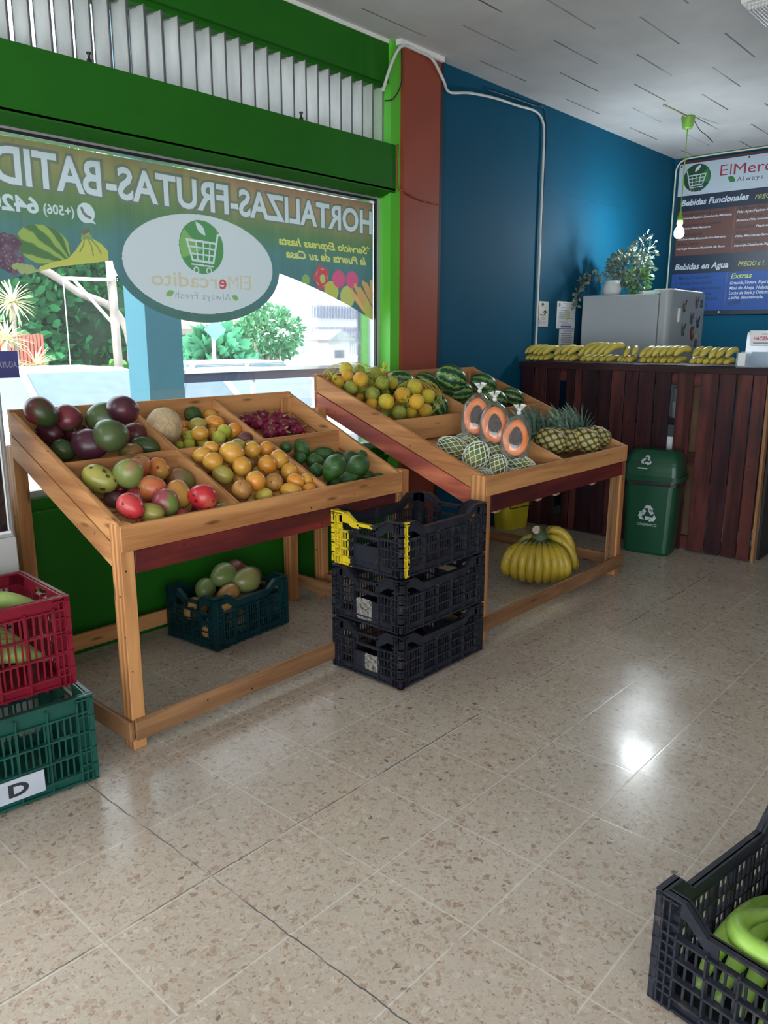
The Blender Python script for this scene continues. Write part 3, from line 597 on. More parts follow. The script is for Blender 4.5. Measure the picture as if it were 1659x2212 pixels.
MG=dict(big_a=((.028,.048,.014),(.115,.018,.025),(.15,.02,.03)),big_b=((.16,.025,.03),(.11,.02,.03),(.055,.04,.02)),big_c=((.085,.014,.022),(.06,.012,.02),None),big_c2=((.07,.016,.028),(.05,.014,.026),(.05,.055,.03)),
 big_g=((.05,.075,.02),(.035,.06,.02),None),big_g2=((.06,.095,.03),(.055,.075,.03),(.09,.02,.028)),big_d=((.045,.012,.022),(.08,.018,.03),None),big_o=((.10,.12,.03),(.25,.12,.03),None),
 yg=((.26,.25,.05),(.32,.29,.06),None),gp=((.15,.19,.05),(.19,.21,.06),(.32,.12,.07)),or_=((.46,.10,.04),(.42,.16,.05),(.36,.20,.07)),oy=((.48,.15,.03),(.46,.26,.05),None),gr=((.17,.16,.05),(.24,.11,.05),None),og=((.46,.19,.04),(.40,.24,.05),(.18,.22,.05)),
 pk=((.40,.045,.06),(.34,.07,.07),None),gm=((.13,.18,.04),(.25,.05,.06),(.22,.03,.05)),pr=((.52,.035,.04),(.45,.06,.06),None),pr2=((.42,.012,.022),(.38,.02,.025),(.42,.07,.04)),dm=((.14,.05,.05),(.10,.05,.05),None),yg2=((.21,.21,.045),(.27,.23,.05),None),dr=((.22,.015,.025),(.10,.015,.02),None))
SP=dict(oy=1.3,pr=1.0,pr2=1.1,dr=1.6,yg=1.2,or_=.7)
FM={}
def fmat(k):
    if k in FM: return FM[k]
    if k in MG:
        c=MG[k]; m=matfruit('mango_skin_'+{'big':'purple'}.get(k.split('_')[0],'ripe'),c[0],c[1],c[2],rough=.36 if k.startswith('big') else .33,spots=SP.get(k,0),speck=.07,scale=.75,coat=.12)
    else:
        a=dict(melon=lambda:matfruit('beige_melon_skin',(.36,.25,.13),(.50,.38,.22),rough=.7,speck=.2,bmp=9,scale=2.5),
        gn=lambda:matfruit('granadilla_skin',(.56,.26,.035),(.60,.33,.05),rough=.35,spots=.35,spotc=(.22,.09,.02),speck=.08,scale=1.3,nscale=2.6,coat=.2),
        gn_g=lambda:matfruit('greenish_granadilla_skin',(.30,.23,.05),(.36,.30,.06),rough=.35,spots=.1,spotc=(.12,.09,.02),nscale=3,coat=.2),
        gn_o=lambda:matfruit('orange_granadilla_skin',(.62,.22,.025),(.60,.27,.04),rough=.33,spots=.5,spotc=(.16,.06,.02),nscale=2,coat=.2),
        gn_s=lambda:matfruit('spotted_granadilla_skin',(.44,.22,.05),(.36,.17,.05),rough=.4,spots=1.0,spotc=(.07,.03,.015),nscale=2.2),
        gn_y=lambda:matfruit('pale_granadilla_skin',(.54,.42,.06),(.60,.45,.08),rough=.33,spots=.08,nscale=2.5,coat=.2),
        chay=lambda:matfruit('chayote_skin',(.03,.07,.02),(.07,.11,.03),rough=.55,bmp=6), lime=lambda:matfruit('lime_skin',(.36,.40,.035),(.48,.47,.07),rough=.35,speck=.1,bmp=16),
        plum=lambda:matfruit('purple_passion_fruit_skin',(.11,.035,.035),(.19,.07,.05),rough=.4),
        av=lambda:matfruit('avocado_skin',(.016,.062,.010),(.035,.115,.018),rough=.3,speck=.15,bmp=14,scale=2,coat=.3), av_b=lambda:FM.get('av') or fmat('av'),
        df=lambda:matfruit('dragon_fruit_skin',(.15,.006,.03),(.24,.012,.05),rough=.45,scale=2), 
        or_y=lambda:matfruit('yellow_orange_peel',(.64,.46,.03),(.60,.50,.05),rough=.38,bmp=26,speck=.1), or_g=lambda:matfruit('green_orange_peel',(.19,.24,.035),(.33,.34,.05),rough=.4,bmp=26,speck=.12,scale=1.4),
        or_o=lambda:matfruit('orange_peel',(.66,.31,.025),(.62,.40,.04),rough=.38,bmp=26,speck=.1), wm=wm_mat,
        pn=lambda:matfruit('papaya_skin',(.11,.16,.03),(.20,.22,.045),(.42,.30,.04),rough=.4,scale=1.6))[k]
        m=a()
    FM[k]=m; return m
STEM=plain('brown_stalk',(.09,.055,.03),.7); TPL={}
def ttpl(shape):
    if shape in TPL: return TPL[shape]
    me={'mango':lambda:blob('mango_mesh',fn=f_mango,mat=WHITE),'round':lambda:blob('round_mesh',22,14,f_round,WHITE),'melon':lambda:blob('melon_mesh',30,20,f_bump(.05,3),WHITE),'chay':lambda:blob('chayote_mesh',24,16,f_bump(.25,4,3),WHITE),
      'pear':lambda:blob('pear_mesh',24,14,f_pear,WHITE),'avo':lambda:blob('avocado_mesh',24,16,f_avo,WHITE),'pap':lambda:blob('papaya_mesh',28,18,f_pap,WHITE),'wm':lambda:blob('watermelon_mesh',32,20,f_bump(.015,2),WHITE)}[shape]()
    TPL[shape]=me; return me
SHAPE={**{k:'mango' for k in MG},'melon':'melon','chay':'chay','lime':'round','plum':'round','or_y':'round','or_g':'round','or_o':'round','wm':'wm','av':'pear','av_b':'avo','pn':'pap'}
OBN=dict(melon='melon',chay='chayote',lime='lime',plum='passion_fruit',wm='watermelon',av='avocado',av_b='avocado',pn='netted_papaya',df='dragon_fruit',bp='bagged_papaya_half',pa='pineapple')
CAT=dict(melon='melon',chay='chayote',lime='lime',plum='passion fruit',wm='watermelon',av='avocado',av_b='avocado',pn='papaya',df='dragon fruit',bp='papaya',pa='pineapple')
GRP=dict(mango='mangoes in the stand bins',gn='granadillas in the stand bins',lime='limes in the stand bins',av='avocados in the stand bin',df='dragon fruits in the stand bin',orange='oranges in net bags',wm='watermelons on the far stand',pn='netted papayas on the far stand',bp='bagged papaya halves on the far stand',pa='pineapples on the far stand')
def skin_obj(name,mesh,mat,M,parent=None):
    o=bpy.data.objects.new(name,mesh); link(o,M,parent); o.material_slots[0].link='OBJECT'; o.material_slots[0].material=mat; return o
rs=random.Random(11)
NET=plain('white_foam_net',(.72,.76,.72),.6,.04); SEED=plain('papaya_seeds',(.035,.028,.028),.35,.5,30,.8)
BAG=seethrough('clear_bag_plastic',(.93,.93,.93),.10,.12,noise_s=14); BAGK=seethrough('bunched_bag_plastic',(.9,.92,.93),.62,.25)
CAV=plain('papaya_cavity',(.075,.05,.045),.45,.4,60,.6); FLESH=matfruit('papaya_flesh',(.85,.19,.035),(.88,.26,.045),rough=.3,speck=.03); SCALE=plain('dragon_fruit_scale',(.17,.008,.032),.45,.35,14); SCALEG=plain('dragon_fruit_scale_tip',(.32,.30,.16),.5,.2,14)
def helix_net(mb,a,b,fn,turns=1.1,ns=16,seg=22,r=.0016,z0=-.96,z1=.96):
    for s_ in (1,-1):
        for k in range(ns):
            pts=[]
            for i in range(seg+1):
                zt=z0+(z1-z0)*i/seg; ph=math.asin(zt); th=2*pi*k/ns+s_*turns*(ph)
                v=Vector((cos(ph)*cos(th),cos(ph)*sin(th),sin(ph))); v=Vector(fn(v)) if fn else v
                pts.append((v.x*b*1.02,v.y*b*1.02,v.z*a*1.02))
            mb.tube(pts,r,4,cap=False)
PINEM=pine_mesh('pineapple_mesh'); CROWN=crown_mesh('crown_mesh')
def fruit(rec):
    comp,k,x,y,z,a,b,dx,dy,dz,lab=rec; d=Vector((dx,dy,dz)); P=Vector((x,y,z))
    if rs.random()<.5: d=-d
    if k not in('wm','bp','pa'): g_=1.17 if k=='pn' else 1.07; a*=g_; b*=g_
    spin=rs.uniform(0,6.28); base=k.split('_')[0]
    if k=='bp': return papaya_half(P,lab,a*1.0,b*1.08)
    if k=='pa':
        d=Vector((-.28,.92,.25)) if x>4.2 else Vector((-.40,.85,.30)); d.normalize(); L=b*1.62; Wd=b*1.2
        o=thing('pineapple',lab,'pineapple',P,GRP['pa']); P=P+Vector((0,.022,.022)); link(bpy.data.objects.new('fruit_body',PINEM),zdir(P,d,Wd,Wd,L,spin),o)
        link(bpy.data.objects.new('crown',CROWN),zdir(P+d*L*.9,(d+Vector((0,0,.55))).normalized(),.155,.155,.155,spin),o); return o
    if k=='df':
        M=zdir(P,d,1,1,1,spin); o=thing('dragon_fruit',lab,'dragon fruit',M,GRP['df']); b_=b*1.0; a_=max(a,b)*1.05
        skin_obj('fruit_body',ttpl('round'),fmat('df'),M@Matrix.Diagonal((b_,b_,a_,1)),o); mb=MB(); mg=MB()
        for i in range(26):
            th=i*2.4; zt=-.85+1.75*i/26; ph=math.asin(zt); c=Vector((cos(ph)*cos(th)*b_,cos(ph)*sin(th)*b_,zt*a_)); out_=c.normalized(); dd=(out_*.7+Vector((0,0,.8))).normalized()
            blade(mb if i%3 else mg,c*.97,dd,b_*.95,b_*.27,-.25,side=out_.cross(Vector((0,0,1))))
        mb.obj('scales',SCALE,o,M,smooth=True); mg.obj('pale_scales',SCALEG,o,M,smooth=True); return o
    if base=='gn' or k=='plum':
        M=zdir(P,d,b*1.02,b*1.02,max(a,b),spin); nm='passion_fruit' if k=='plum' else 'granadilla'
        o=thing(nm,lab,'passion fruit' if k=='plum' else 'granadilla',zdir(P,d,1,1,1,spin),None if k=='plum' else GRP['gn']); 
        skin_obj('fruit_body',ttpl('round'),fmat(k),M,o)
        if rs.random()<.55 or k=='plum':
            L=rs.uniform(.02,.035); mb=MB(); w=rs.uniform(-.01,.012); mb.tube([(0,0,max(a,b)*.9),(w*.4,0,max(a,b)+L*.4),(w,w*.5,max(a,b)+L)],[.0026,.0018,.0026],6); mb.obj('stalk',STEM,o,zdir(P,d,1,1,1,spin),smooth=True)
        return o
    if k in MG: nm,ct,gp='mango','mango',GRP['mango']
    elif base=='or': nm,ct,gp='orange','orange',GRP['orange']
    else: nm,ct,gp=OBN[k],CAT[k],GRP.get(base)
    sh=SHAPE[k]; long_=max(a,b)
    if k=='pn':
        M=zdir(P,d,1,1,1,spin); o=thing(nm,lab,ct,M,gp); skin_obj('fruit_body',ttpl('pap'),fmat('pn'),M@Matrix.Diagonal((b,b,long_,1)),o)
        mb=MB(); helix_net(mb,long_,b,f_pap,ns=11,r=.0023); mb.obj('foam_net',NET,o,M); return o
    if k in('av','av_b') or k in MG:
        o=thing(nm,lab,ct,zdir(P,d,1,1,1,spin),gp); skin_obj('fruit_body',ttpl(sh),fmat(k),zdir(P,d,b*(1.03 if k in MG else 1),b,long_,spin),o)
        mb=MB(); mb.lathe([(0,0),(.0045,0),(.004,.004),(.0,.005)],8,c=(0,0,long_*(.92 if k in MG else .985))); mb.obj('stem_scar',STEM,o,zdir(P,d,1,1,1,spin)); return o
    if base=='or' or k=='lime': long_=(a+b)/2; b=long_; 
    o=skin_obj(nm,ttpl(sh),fmat(k),zdir(P,d,b,b,long_,spin)); tag(o,lab,ct,gp); return o
def papaya_half(P,lab,a,b):
    P=Vector(P); toc=Vector((-P.x,-P.y,0)).normalized(); side=toc.cross(Vector((0,0,1))); tl={0:.0}.get(0)
    up=Vector((0,0,1))-toc*.25; up.normalize(); n=side.cross(up)*1; 
    if n.dot(toc)<0: n=-n
    tilt=(-.06 if P.x<3.52 else .06 if P.x<3.66 else .2); up=(up+side*-tilt).normalized(); sx=up.cross(n).normalized()
    M=Matrix((sx,n,up)).transposed().to_4x4(); M.translation=P
    o=thing('bagged_papaya_half',lab,'papaya',M,GRP['bp'])
    # local: x right, y towards viewer, z up; half body is y<0
    def outl(t,s=1): # outline of the cut, t angle
        x=cos(t)*b*s; z=sin(t)*a*s; x*=1-.24*max(0,sin(t)); return x,z
    mb=MB(); n_=40; rings=8; vs=[]; fs=[]
    for j in range(rings+1):
        ph=pi/2*j/rings
        for i in range(n_):
            x,z=outl(2*pi*i/n_); vs.append((x*cos(ph),-sin(ph)*b*.85,z*cos(ph)))
    for j in range(rings):
        for i in range(n_): fs.append((j*n_+i,j*n_+(i+1)%n_,(j+1)*n_+(i+1)%n_,(j+1)*n_+i))
    mb.add(vs,fs); mb.obj('rind',fmat('pn'),o,M,smooth=True)
    mb=MB(); vs=[];fs=[]; prof=[(1.0,0),(.97,.0025),(.56,.002),(.50,-.006),(.40,-.02),(.2,-.028),(.0,-.03)]
    for s_,yy in prof:
        for i in range(n_):
            x,z=outl(2*pi*i/n_,s_); vs.append((x*(1 if s_>.6 else .95),yy,z*(1 if s_>.6 else 1.08)))
    for j in range(len(prof)-1):
        for i in range(n_): fs.append((j*n_+i,j*n_+(i+1)%n_,(j+1)*n_+(i+1)%n_,(j+1)*n_+i))
    cut=3*n_; mb.add(vs,fs); mb.m=[0 if q<cut-n_ else 1 for q in range(len(fs))]; mb.obj('flesh',[FLESH,CAV],o,M,smooth=True)
    mb=MB(); rr=random.Random(int(P.x*1000))
    for i in range(90):
        t=rr.uniform(0,2*pi); s_=.47*math.sqrt(rr.random()); x,z=outl(t,s_); c=(x*.9,-.016+.012*(s_/.5)**2+rr.uniform(0,.006),z*1.0)
        q=rr.uniform(.0035,.005); mb.lathe([(0,-q),(q*.8,-q*.5),(q,0),(q*.8,q*.5),(0,q)],6,c)
    mb.obj('seeds',SEED,o,M,smooth=True)
    # bag: follows the fruit, gathers into a knot above it
    mb=MB(); vs=[];fs=[]; n2=48; lv=[(-1.10,.35),(-1.04,.8),(-.8,1.12),(-.3,1.16),(.2,1.12),(.6,1.02),(.95,.78),(1.2,.42),(1.36,.14),(1.42,.08)]
    for zt,s_ in lv:
        for i in range(n2):
            t=2*pi*i/n2; fold=1+.07*sin(i*7*2*pi/n2+zt*3)*(.4+max(0,zt))+.03*rr.uniform(-1,1); x=cos(t)*b*s_*fold; y=sin(t)*b*.62*s_*fold-.022; vs.append((x+(.0 if zt<.9 else .012*(zt-.9)),y,zt*a))
    for j in range(len(lv)-1):
        for i in range(n2): fs.append((j*n2+i,j*n2+(i+1)%n2,(j+1)*n2+(i+1)%n2,(j+1)*n2+i))
    fs.append(tuple(range(n2))); mb.add(vs,fs); mb.obj('plastic_bag',BAG,o,M,smooth=True)
    kb=MB(); kz=a*1.42; kb.lathe([(.004,-.012),(.010,-.006),(.011,.004),(.006,.012)],10,(.004,-.022,kz),1.1,.9)
    for sg,l in ((-1,.034),(1,.040)):
        vs=[];m_=7
        for i in range(m_+1):
            t=i/m_; c=Vector((.004+sg*.020*t,-.022+.004*sin(t*6),kz+.008+l*t)); w=.004+.011*t; vs+=[c+Vector((-w,0,.002*sin(i*3))),c+Vector((0,.004,0)),c+Vector((w,0,-.003*sg))]
        fs=[q for i in range(m_) for q in ((i*3,i*3+1,i*3+4,i*3+3),(i*3+1,i*3+2,i*3+5,i*3+4))]; kb.add(vs,fs)
    kb.obj('bag_knot',BAGK,o,M,smooth=True); return o
FR=[
('LBL', 'big_a', 1.444, 3.14, 1.196, 0.0667, 0.056, 0.45, -0.7, -0.56, 'large purple mango green at its base in the left rear bin, near stand'),
('LBL', 'big_b', 1.562, 3.151, 1.163, 0.0545, 0.0519, 0.19, -0.5, -0.84, 'large dull red-purple mango, leftmost, left rear bin, near stand'),
('LBL', 'big_c', 1.493, 3.183, 1.106, 0.0533, 0.042, 0.63, -0.76, -0.17, 'dark plum-coloured mango, leftmost, left rear bin, near stand'),
('LBL', 'big_g', 1.494, 3.08, 1.043, 0.0476, 0.0413, 0.5, -0.72, -0.49, 'dark green mango, leftmost, left rear bin, near stand'),
('LBL', 'big_c', 1.606, 3.183, 1.088, 0.0497, 0.0431, 0.68, -0.71, 0.17, 'dark plum-coloured mango, rightmost, left rear bin, near stand'),
('LBL', 'big_c2', 1.572, 3.004, 1.065, 0.0715, 0.0604, 0.67, -0.75, 0.0, 'large purple mango showing its puckered end in the left rear bin, near stand'),
('LBL', 'big_g2', 1.708, 3.123, 1.151, 0.075, 0.06, 0.63, -0.76, -0.17, 'large green and purple mango, leftmost, left rear bin, near stand'),
('LBL', 'big_g2', 1.605, 2.897, 1.109, 0.0672, 0.0625, 0.5, -0.72, -0.49, 'large green and purple mango, rightmost, left rear bin, near stand'),
('LBL', 'big_d', 1.735, 3.018, 1.195, 0.0639, 0.0574, 0.57, -0.75, -0.33, 'glossy dark purple mango in the left rear bin, near stand'),
('LBL', 'big_b', 1.826, 3.092, 1.079, 0.0512, 0.0444, 0.57, -0.75, -0.33, 'large dull red-purple mango, rightmost, left rear bin, near stand'),
('LBL', 'big_g', 1.828, 3.016, 1.028, 0.0625, 0.0439, 0.63, -0.76, -0.17, 'dark green mango, rightmost, left rear bin, near stand'),
('LBL', 'big_o', 1.747, 2.996, 1.015, 0.0497, 0.0364, 0.67, -0.75, 0.0, 'green mango tinged orange in the left rear bin, near stand'),
('LFL', 'yg', 1.472, 2.764, 0.963, 0.0669, 0.0491, 0.54, -0.74, -0.41, 'yellow-green mango with a black patch in the left front bin, near stand'),
('LFL', 'gp', 1.561, 2.703, 0.982, 0.0554, 0.0533, -0.16, -0.15, -0.98, 'large green mango with pinkish flecks in the left front bin, near stand'),
('LFL', 'or_', 1.662, 2.797, 0.984, 0.0438, 0.0438, 0.19, -0.5, -0.84, 'orange-red speckled mango, leftmost, left front bin, near stand'),
('LFL', 'oy', 1.742, 2.787, 0.965, 0.0477, 0.0414, -0.04, -0.28, -0.96, 'orange mango with black spots in the left front bin, near stand'),
('LFL', 'gr', 1.824, 2.756, 0.91, 0.0582, 0.0485, 0.63, -0.76, -0.17, 'dull green-red mango in the left front bin, near stand'),
('LFL', 'or_', 1.622, 2.644, 0.924, 0.0506, 0.0452, 0.63, -0.76, -0.17, 'orange-red speckled mango, rightmost, left front bin, near stand'),
('LFL', 'og', 1.705, 2.597, 0.893, 0.0549, 0.0488, 0.08, -0.39, -0.92, 'orange mango with a green cheek in the left front bin, near stand'),
('LFL', 'pk', 1.61, 2.717, 0.885, 0.0474, 0.0398, 0.57, -0.75, -0.33, 'pinkish red mango, leftmost, left front bin, near stand'),
('LFL', 'gm', 1.621, 2.555, 0.878, 0.051, 0.0489, 0.19, -0.5, -0.84, 'half green half maroon mango in the left front bin, near stand'),
('LFL', 'pr', 1.47, 2.548, 0.89, 0.0507, 0.0456, 0.41, -0.67, -0.63, 'bright pink-red spotted mango in the left front bin, near stand'),
('LFL', 'dm', 1.513, 2.742, 0.883, 0.0361, 0.0301, 0.67, -0.75, 0.0, 'dusky mauve mango in the left front bin, near stand'),
('LFL', 'yg2', 1.543, 2.531, 0.855, 0.0478, 0.0377, 0.57, -0.75, -0.33, 'yellow-green mango, leftmost, left front bin, near stand'),
('LFL', 'pr2', 1.757, 2.508, 0.885, 0.0561, 0.0485, 0.57, -0.75, -0.33, 'big crimson mango with black spots in the left front bin, near stand'),
('LFL', 'dr', 1.79, 2.553, 0.823, 0.0465, 0.0341, 0.67, -0.75, 0.0, 'dark red blackened mango, rightmost, left front bin, near stand'),
('LFL', 'pk', 1.674, 2.566, 0.812, 0.0499, 0.0363, 0.67, -0.75, 0.0, 'pinkish red mango, rightmost, left front bin, near stand'),
('LFL', 'yg2', 1.857, 2.516, 0.824, 0.0312, 0.025, 0.67, -0.75, 0.0, 'yellow-green mango, rightmost, left front bin, near stand'),
('LFL', 'pk', 1.537, 2.58, 0.807, 0.0323, 0.0235, 0.67, -0.75, 0.0, 'pinkish red mango, second from left, left front bin, near stand'),
('LFL', 'dr', 1.57, 2.802, 0.907, 0.0339, 0.0277, 0.67, -0.75, 0.0, 'dark red blackened mango, leftmost, left front bin, near stand'),
('LBC', 'melon', 1.959, 3.065, 1.101, 0.0785, 0.0751, -0.16, -0.15, -0.98, 'round beige rough-skinned melon in the middle rear bin, near stand'),
('LBC', 'gn_g', 2.167, 3.108, 1.086, 0.0409, 0.0341, 0.67, -0.75, 0.0, 'greenish granadilla in the middle rear bin, near stand'),
('LBC', 'gn', 2.314, 3.211, 1.113, 0.0357, 0.0303, 0.67, -0.75, 0.0, 'yellow-orange granadilla, second from left, middle rear bin, near stand'),
('LBC', 'gn_o', 2.263, 3.111, 1.09, 0.0487, 0.033, 0.65, -0.76, -0.08, 'bright orange granadilla, third from left, middle rear bin, near stand'),
('LBC', 'gn_o', 2.313, 3.023, 1.056, 0.0346, 0.0339, 0.67, -0.75, 0.0, 'bright orange granadilla, rightmost, middle rear bin, near stand'),
('LBC', 'gn', 2.121, 3.028, 1.059, 0.0394, 0.0317, 0.67, -0.75, 0.0, 'yellow-orange granadilla, leftmost, middle rear bin, near stand'),
('LBC', 'gn', 2.233, 3.082, 1.045, 0.0293, 0.0276, 0.67, -0.75, 0.0, 'yellow-orange granadilla, rightmost, middle rear bin, near stand'),
('LBC', 'gn_o', 2.161, 3.206, 1.079, 0.026, 0.0243, 0.67, -0.75, 0.0, 'bright orange granadilla, leftmost, middle rear bin, near stand'),
('LBC', 'gn_o', 2.122, 3.15, 1.053, 0.0239, 0.0222, 0.67, -0.75, 0.0, 'bright orange granadilla, second from left, middle rear bin, near stand'),
('LBC', 'chay', 2.211, 3.208, 1.127, 0.0384, 0.0349, 0.67, -0.75, 0.0, 'dark green spiny chayote in the middle rear bin, near stand'),
('LBC', 'lime', 2.252, 3.02, 1.056, 0.0359, 0.0291, 0.67, -0.75, 0.0, 'yellow-green lime, third from left, back row, middle rear bin, near stand'),
('LBC', 'lime', 2.1, 3.079, 1.039, 0.0329, 0.0269, 0.67, -0.75, 0.0, 'yellow-green lime, leftmost, back row, middle rear bin, near stand'),
('LBC', 'lime', 2.205, 3.0, 1.032, 0.0355, 0.0271, 0.67, -0.75, 0.0, 'yellow-green lime, second from left, back row, middle rear bin, near stand'),
('LBC', 'lime', 2.068, 3.038, 1.013, 0.0298, 0.0232, 0.67, -0.75, 0.0, 'yellow-green lime, second from left, front row, middle rear bin, near stand'),
('LBC', 'lime', 2.147, 3.051, 1.013, 0.0304, 0.0236, 0.67, -0.75, 0.0, 'yellow-green lime, rightmost, front row, middle rear bin, near stand'),
('LBC', 'lime', 2.318, 3.059, 1.015, 0.0273, 0.0231, 0.67, -0.75, 0.0, 'yellow-green lime, rightmost, back row, middle rear bin, near stand'),
('LBC', 'lime', 2.031, 3.061, 1.011, 0.0198, 0.0198, 0.67, -0.75, 0.0, 'yellow-green lime, leftmost, front row, middle rear bin, near stand'),
('LBC', 'plum', 2.317, 2.948, 1.022, 0.0384, 0.0309, 0.67, -0.75, 0.0, 'dark purple passion fruit with a stalk in the middle rear bin, near stand'),
('LFC', 'gn', 1.979, 2.819, 0.995, 0.0413, 0.0307, 0.68, -0.65, 0.34, 'yellow-orange granadilla, leftmost, back row, middle front bin, near stand'),
('LFC', 'gn', 2.031, 2.824, 1.021, 0.0332, 0.0269, 0.67, -0.75, 0.0, 'yellow-orange granadilla, second from left, back row, middle front bin, near stand'),
('LFC', 'gn', 1.99, 2.756, 0.972, 0.0422, 0.0372, 0.67, -0.75, 0.0, 'yellow-orange granadilla, leftmost, middle row, middle front bin, near stand'),
('LFC', 'gn', 2.094, 2.759, 0.998, 0.0532, 0.0444, 0.57, -0.75, -0.33, 'yellow-orange granadilla, third from left, back row, middle front bin, near stand'),
('LFC', 'gn_g', 2.177, 2.825, 1.019, 0.032, 0.0261, 0.67, -0.75, 0.0, 'greenish granadilla, second from left, middle front bin, near stand'),
('LFC', 'gn', 2.231, 2.79, 0.994, 0.0367, 0.0361, -0.04, -0.28, -0.96, 'yellow-orange granadilla, fourth from left, back row, middle front bin, near stand'),
('LFC', 'gn_o', 2.329, 2.81, 0.985, 0.0343, 0.0336, 0.67, -0.75, 0.0, 'bright orange granadilla, third from left, back row, middle front bin, near stand'),
('LFC', 'gn', 2.323, 2.716, 0.948, 0.0423, 0.0404, 0.19, -0.5, -0.84, 'yellow-orange granadilla, rightmost, back row, middle front bin, near stand'),
('LFC', 'gn', 2.096, 2.694, 0.946, 0.0415, 0.0383, -0.04, -0.28, -0.96, 'yellow-orange granadilla, second from left, middle row, middle front bin, near stand'),
('LFC', 'gn_s', 2.243, 2.819, 0.936, 0.0332, 0.0332, 0.67, -0.75, 0.0, 'brown-spotted granadilla, second from left, middle front bin, near stand'),
('LFC', 'gn', 2.297, 2.827, 0.936, 0.0235, 0.0235, 0.67, -0.75, 0.0, 'yellow-orange granadilla, third from left, middle row, middle front bin, near stand'),
('LFC', 'gn_o', 2.236, 2.695, 0.934, 0.0421, 0.0389, 0.19, -0.5, -0.84, 'bright orange granadilla, rightmost, back row, middle front bin, near stand'),
('LFC', 'gn_g', 2.001, 2.704, 0.92, 0.0457, 0.0365, 0.5, -0.72, -0.49, 'greenish granadilla, leftmost, middle front bin, near stand'),
('LFC', 'gn', 2.326, 2.648, 0.898, 0.0394, 0.0367, 0.08, -0.39, -0.92, 'yellow-orange granadilla, rightmost, middle row, middle front bin, near stand'),
('LFC', 'gn', 2.1, 2.721, 0.886, 0.0317, 0.0286, 0.67, -0.75, 0.0, 'yellow-orange granadilla, leftmost, front row, middle front bin, near stand'),
('LFC', 'gn_o', 2.109, 2.825, 0.935, 0.0291, 0.0259, 0.67, -0.75, 0.0, 'bright orange granadilla, leftmost, back row, middle front bin, near stand'),
('LFC', 'gn_o', 2.065, 2.567, 0.902, 0.0403, 0.0397, -0.04, -0.28, -0.96, 'bright orange granadilla, second from left, back row, middle front bin, near stand'),
('LFC', 'gn_g', 2.224, 2.746, 0.896, 0.0294, 0.0278, 0.67, -0.75, 0.0, 'greenish granadilla, rightmost, middle front bin, near stand'),
('LFC', 'gn_s', 1.983, 2.555, 0.877, 0.0405, 0.0384, 0.5, -0.72, -0.49, 'brown-spotted granadilla, leftmost, middle front bin, near stand'),
('LFC', 'gn_s', 2.184, 2.59, 0.878, 0.0378, 0.0372, 0.41, -0.67, -0.63, 'brown-spotted granadilla, rightmost, middle front bin, near stand'),
('LFC', 'gn', 2.19, 2.644, 0.849, 0.0288, 0.0272, 0.67, -0.75, 0.0, 'yellow-orange granadilla, third from left, front row, middle front bin, near stand'),
('LFC', 'gn_o', 2.278, 2.554, 0.873, 0.039, 0.032, 0.6, -0.76, -0.25, 'bright orange granadilla, second from left, front row, middle front bin, near stand'),
('LFC', 'gn', 2.336, 2.551, 0.872, 0.0284, 0.0265, 0.67, -0.75, 0.0, 'yellow-orange granadilla, rightmost, front row, middle front bin, near stand'),
('LFC', 'gn', 2.227, 2.527, 0.842, 0.0466, 0.0315, 0.63, -0.76, -0.17, 'yellow-orange granadilla, fourth from left, front row, middle front bin, near stand'),
('LFC', 'gn_o', 2.32, 2.516, 0.839, 0.0314, 0.025, 0.67, -0.75, 0.0, 'bright orange granadilla, rightmost, front row, middle front bin, near stand'),
('LFC', 'gn_y', 2.102, 2.559, 0.835, 0.0371, 0.0309, 0.67, -0.75, 0.0, 'pale yellow granadilla, rightmost, middle front bin, near stand'),
('LFC', 'gn_o', 2.207, 2.595, 0.816, 0.0271, 0.0239, 0.67, -0.75, 0.0, 'bright orange granadilla, leftmost, front row, middle front bin, near stand'),
('LFC', 'gn', 2.089, 2.62, 0.824, 0.0249, 0.0249, 0.67, -0.75, 0.0, 'yellow-orange granadilla, second from left, front row, middle front bin, near stand'),
('LFC', 'gn', 2.338, 2.745, 0.882, 0.0234, 0.0234, 0.67, -0.75, 0.0, 'yellow-orange granadilla, fourth from left, middle row, middle front bin, near stand'),
('LFC', 'gn_y', 2.063, 2.597, 0.806, 0.0185, 0.0154, 0.67, -0.75, 0.0, 'pale yellow granadilla, leftmost, middle front bin, near stand'),
('LFR', 'av', 2.463, 2.825, 0.978, 0.0294, 0.026, 0.67, -0.75, 0.0, 'glossy dark green avocado, leftmost, back row, right front bin, near stand'),
('LFR', 'av', 2.556, 2.818, 0.964, 0.0458, 0.0352, 0.19, -0.5, -0.84, 'glossy dark green avocado, second from left, back row, right front bin, near stand'),
('LFR', 'av', 2.669, 2.794, 0.925, 0.0611, 0.0341, 0.68, -0.73, 0.09, 'glossy dark green avocado, third from left, back row, right front bin, near stand'),
('LFR', 'av', 2.516, 2.785, 0.925, 0.0296, 0.0296, 0.67, -0.75, 0.0, 'glossy dark green avocado, leftmost, middle row, right front bin, near stand'),
('LFR', 'av', 2.568, 2.74, 0.91, 0.0426, 0.0332, 0.67, -0.75, 0.0, 'glossy dark green avocado, second from left, middle row, right front bin, near stand'),
('LFR', 'av', 2.506, 2.665, 0.88, 0.0341, 0.0324, 0.67, -0.75, 0.0, 'glossy dark green avocado, third from left, middle row, right front bin, near stand'),
('LFR', 'av_b', 2.522, 2.565, 0.9, 0.0655, 0.0504, 0.51, -0.31, 0.8, 'big pear-shaped dark green avocado, leftmost, right front bin, near stand'),
('LFR', 'av', 2.763, 2.696, 0.901, 0.0414, 0.0378, 0.38, -0.12, 0.92, 'glossy dark green avocado, fourth from left, middle row, right front bin, near stand'),
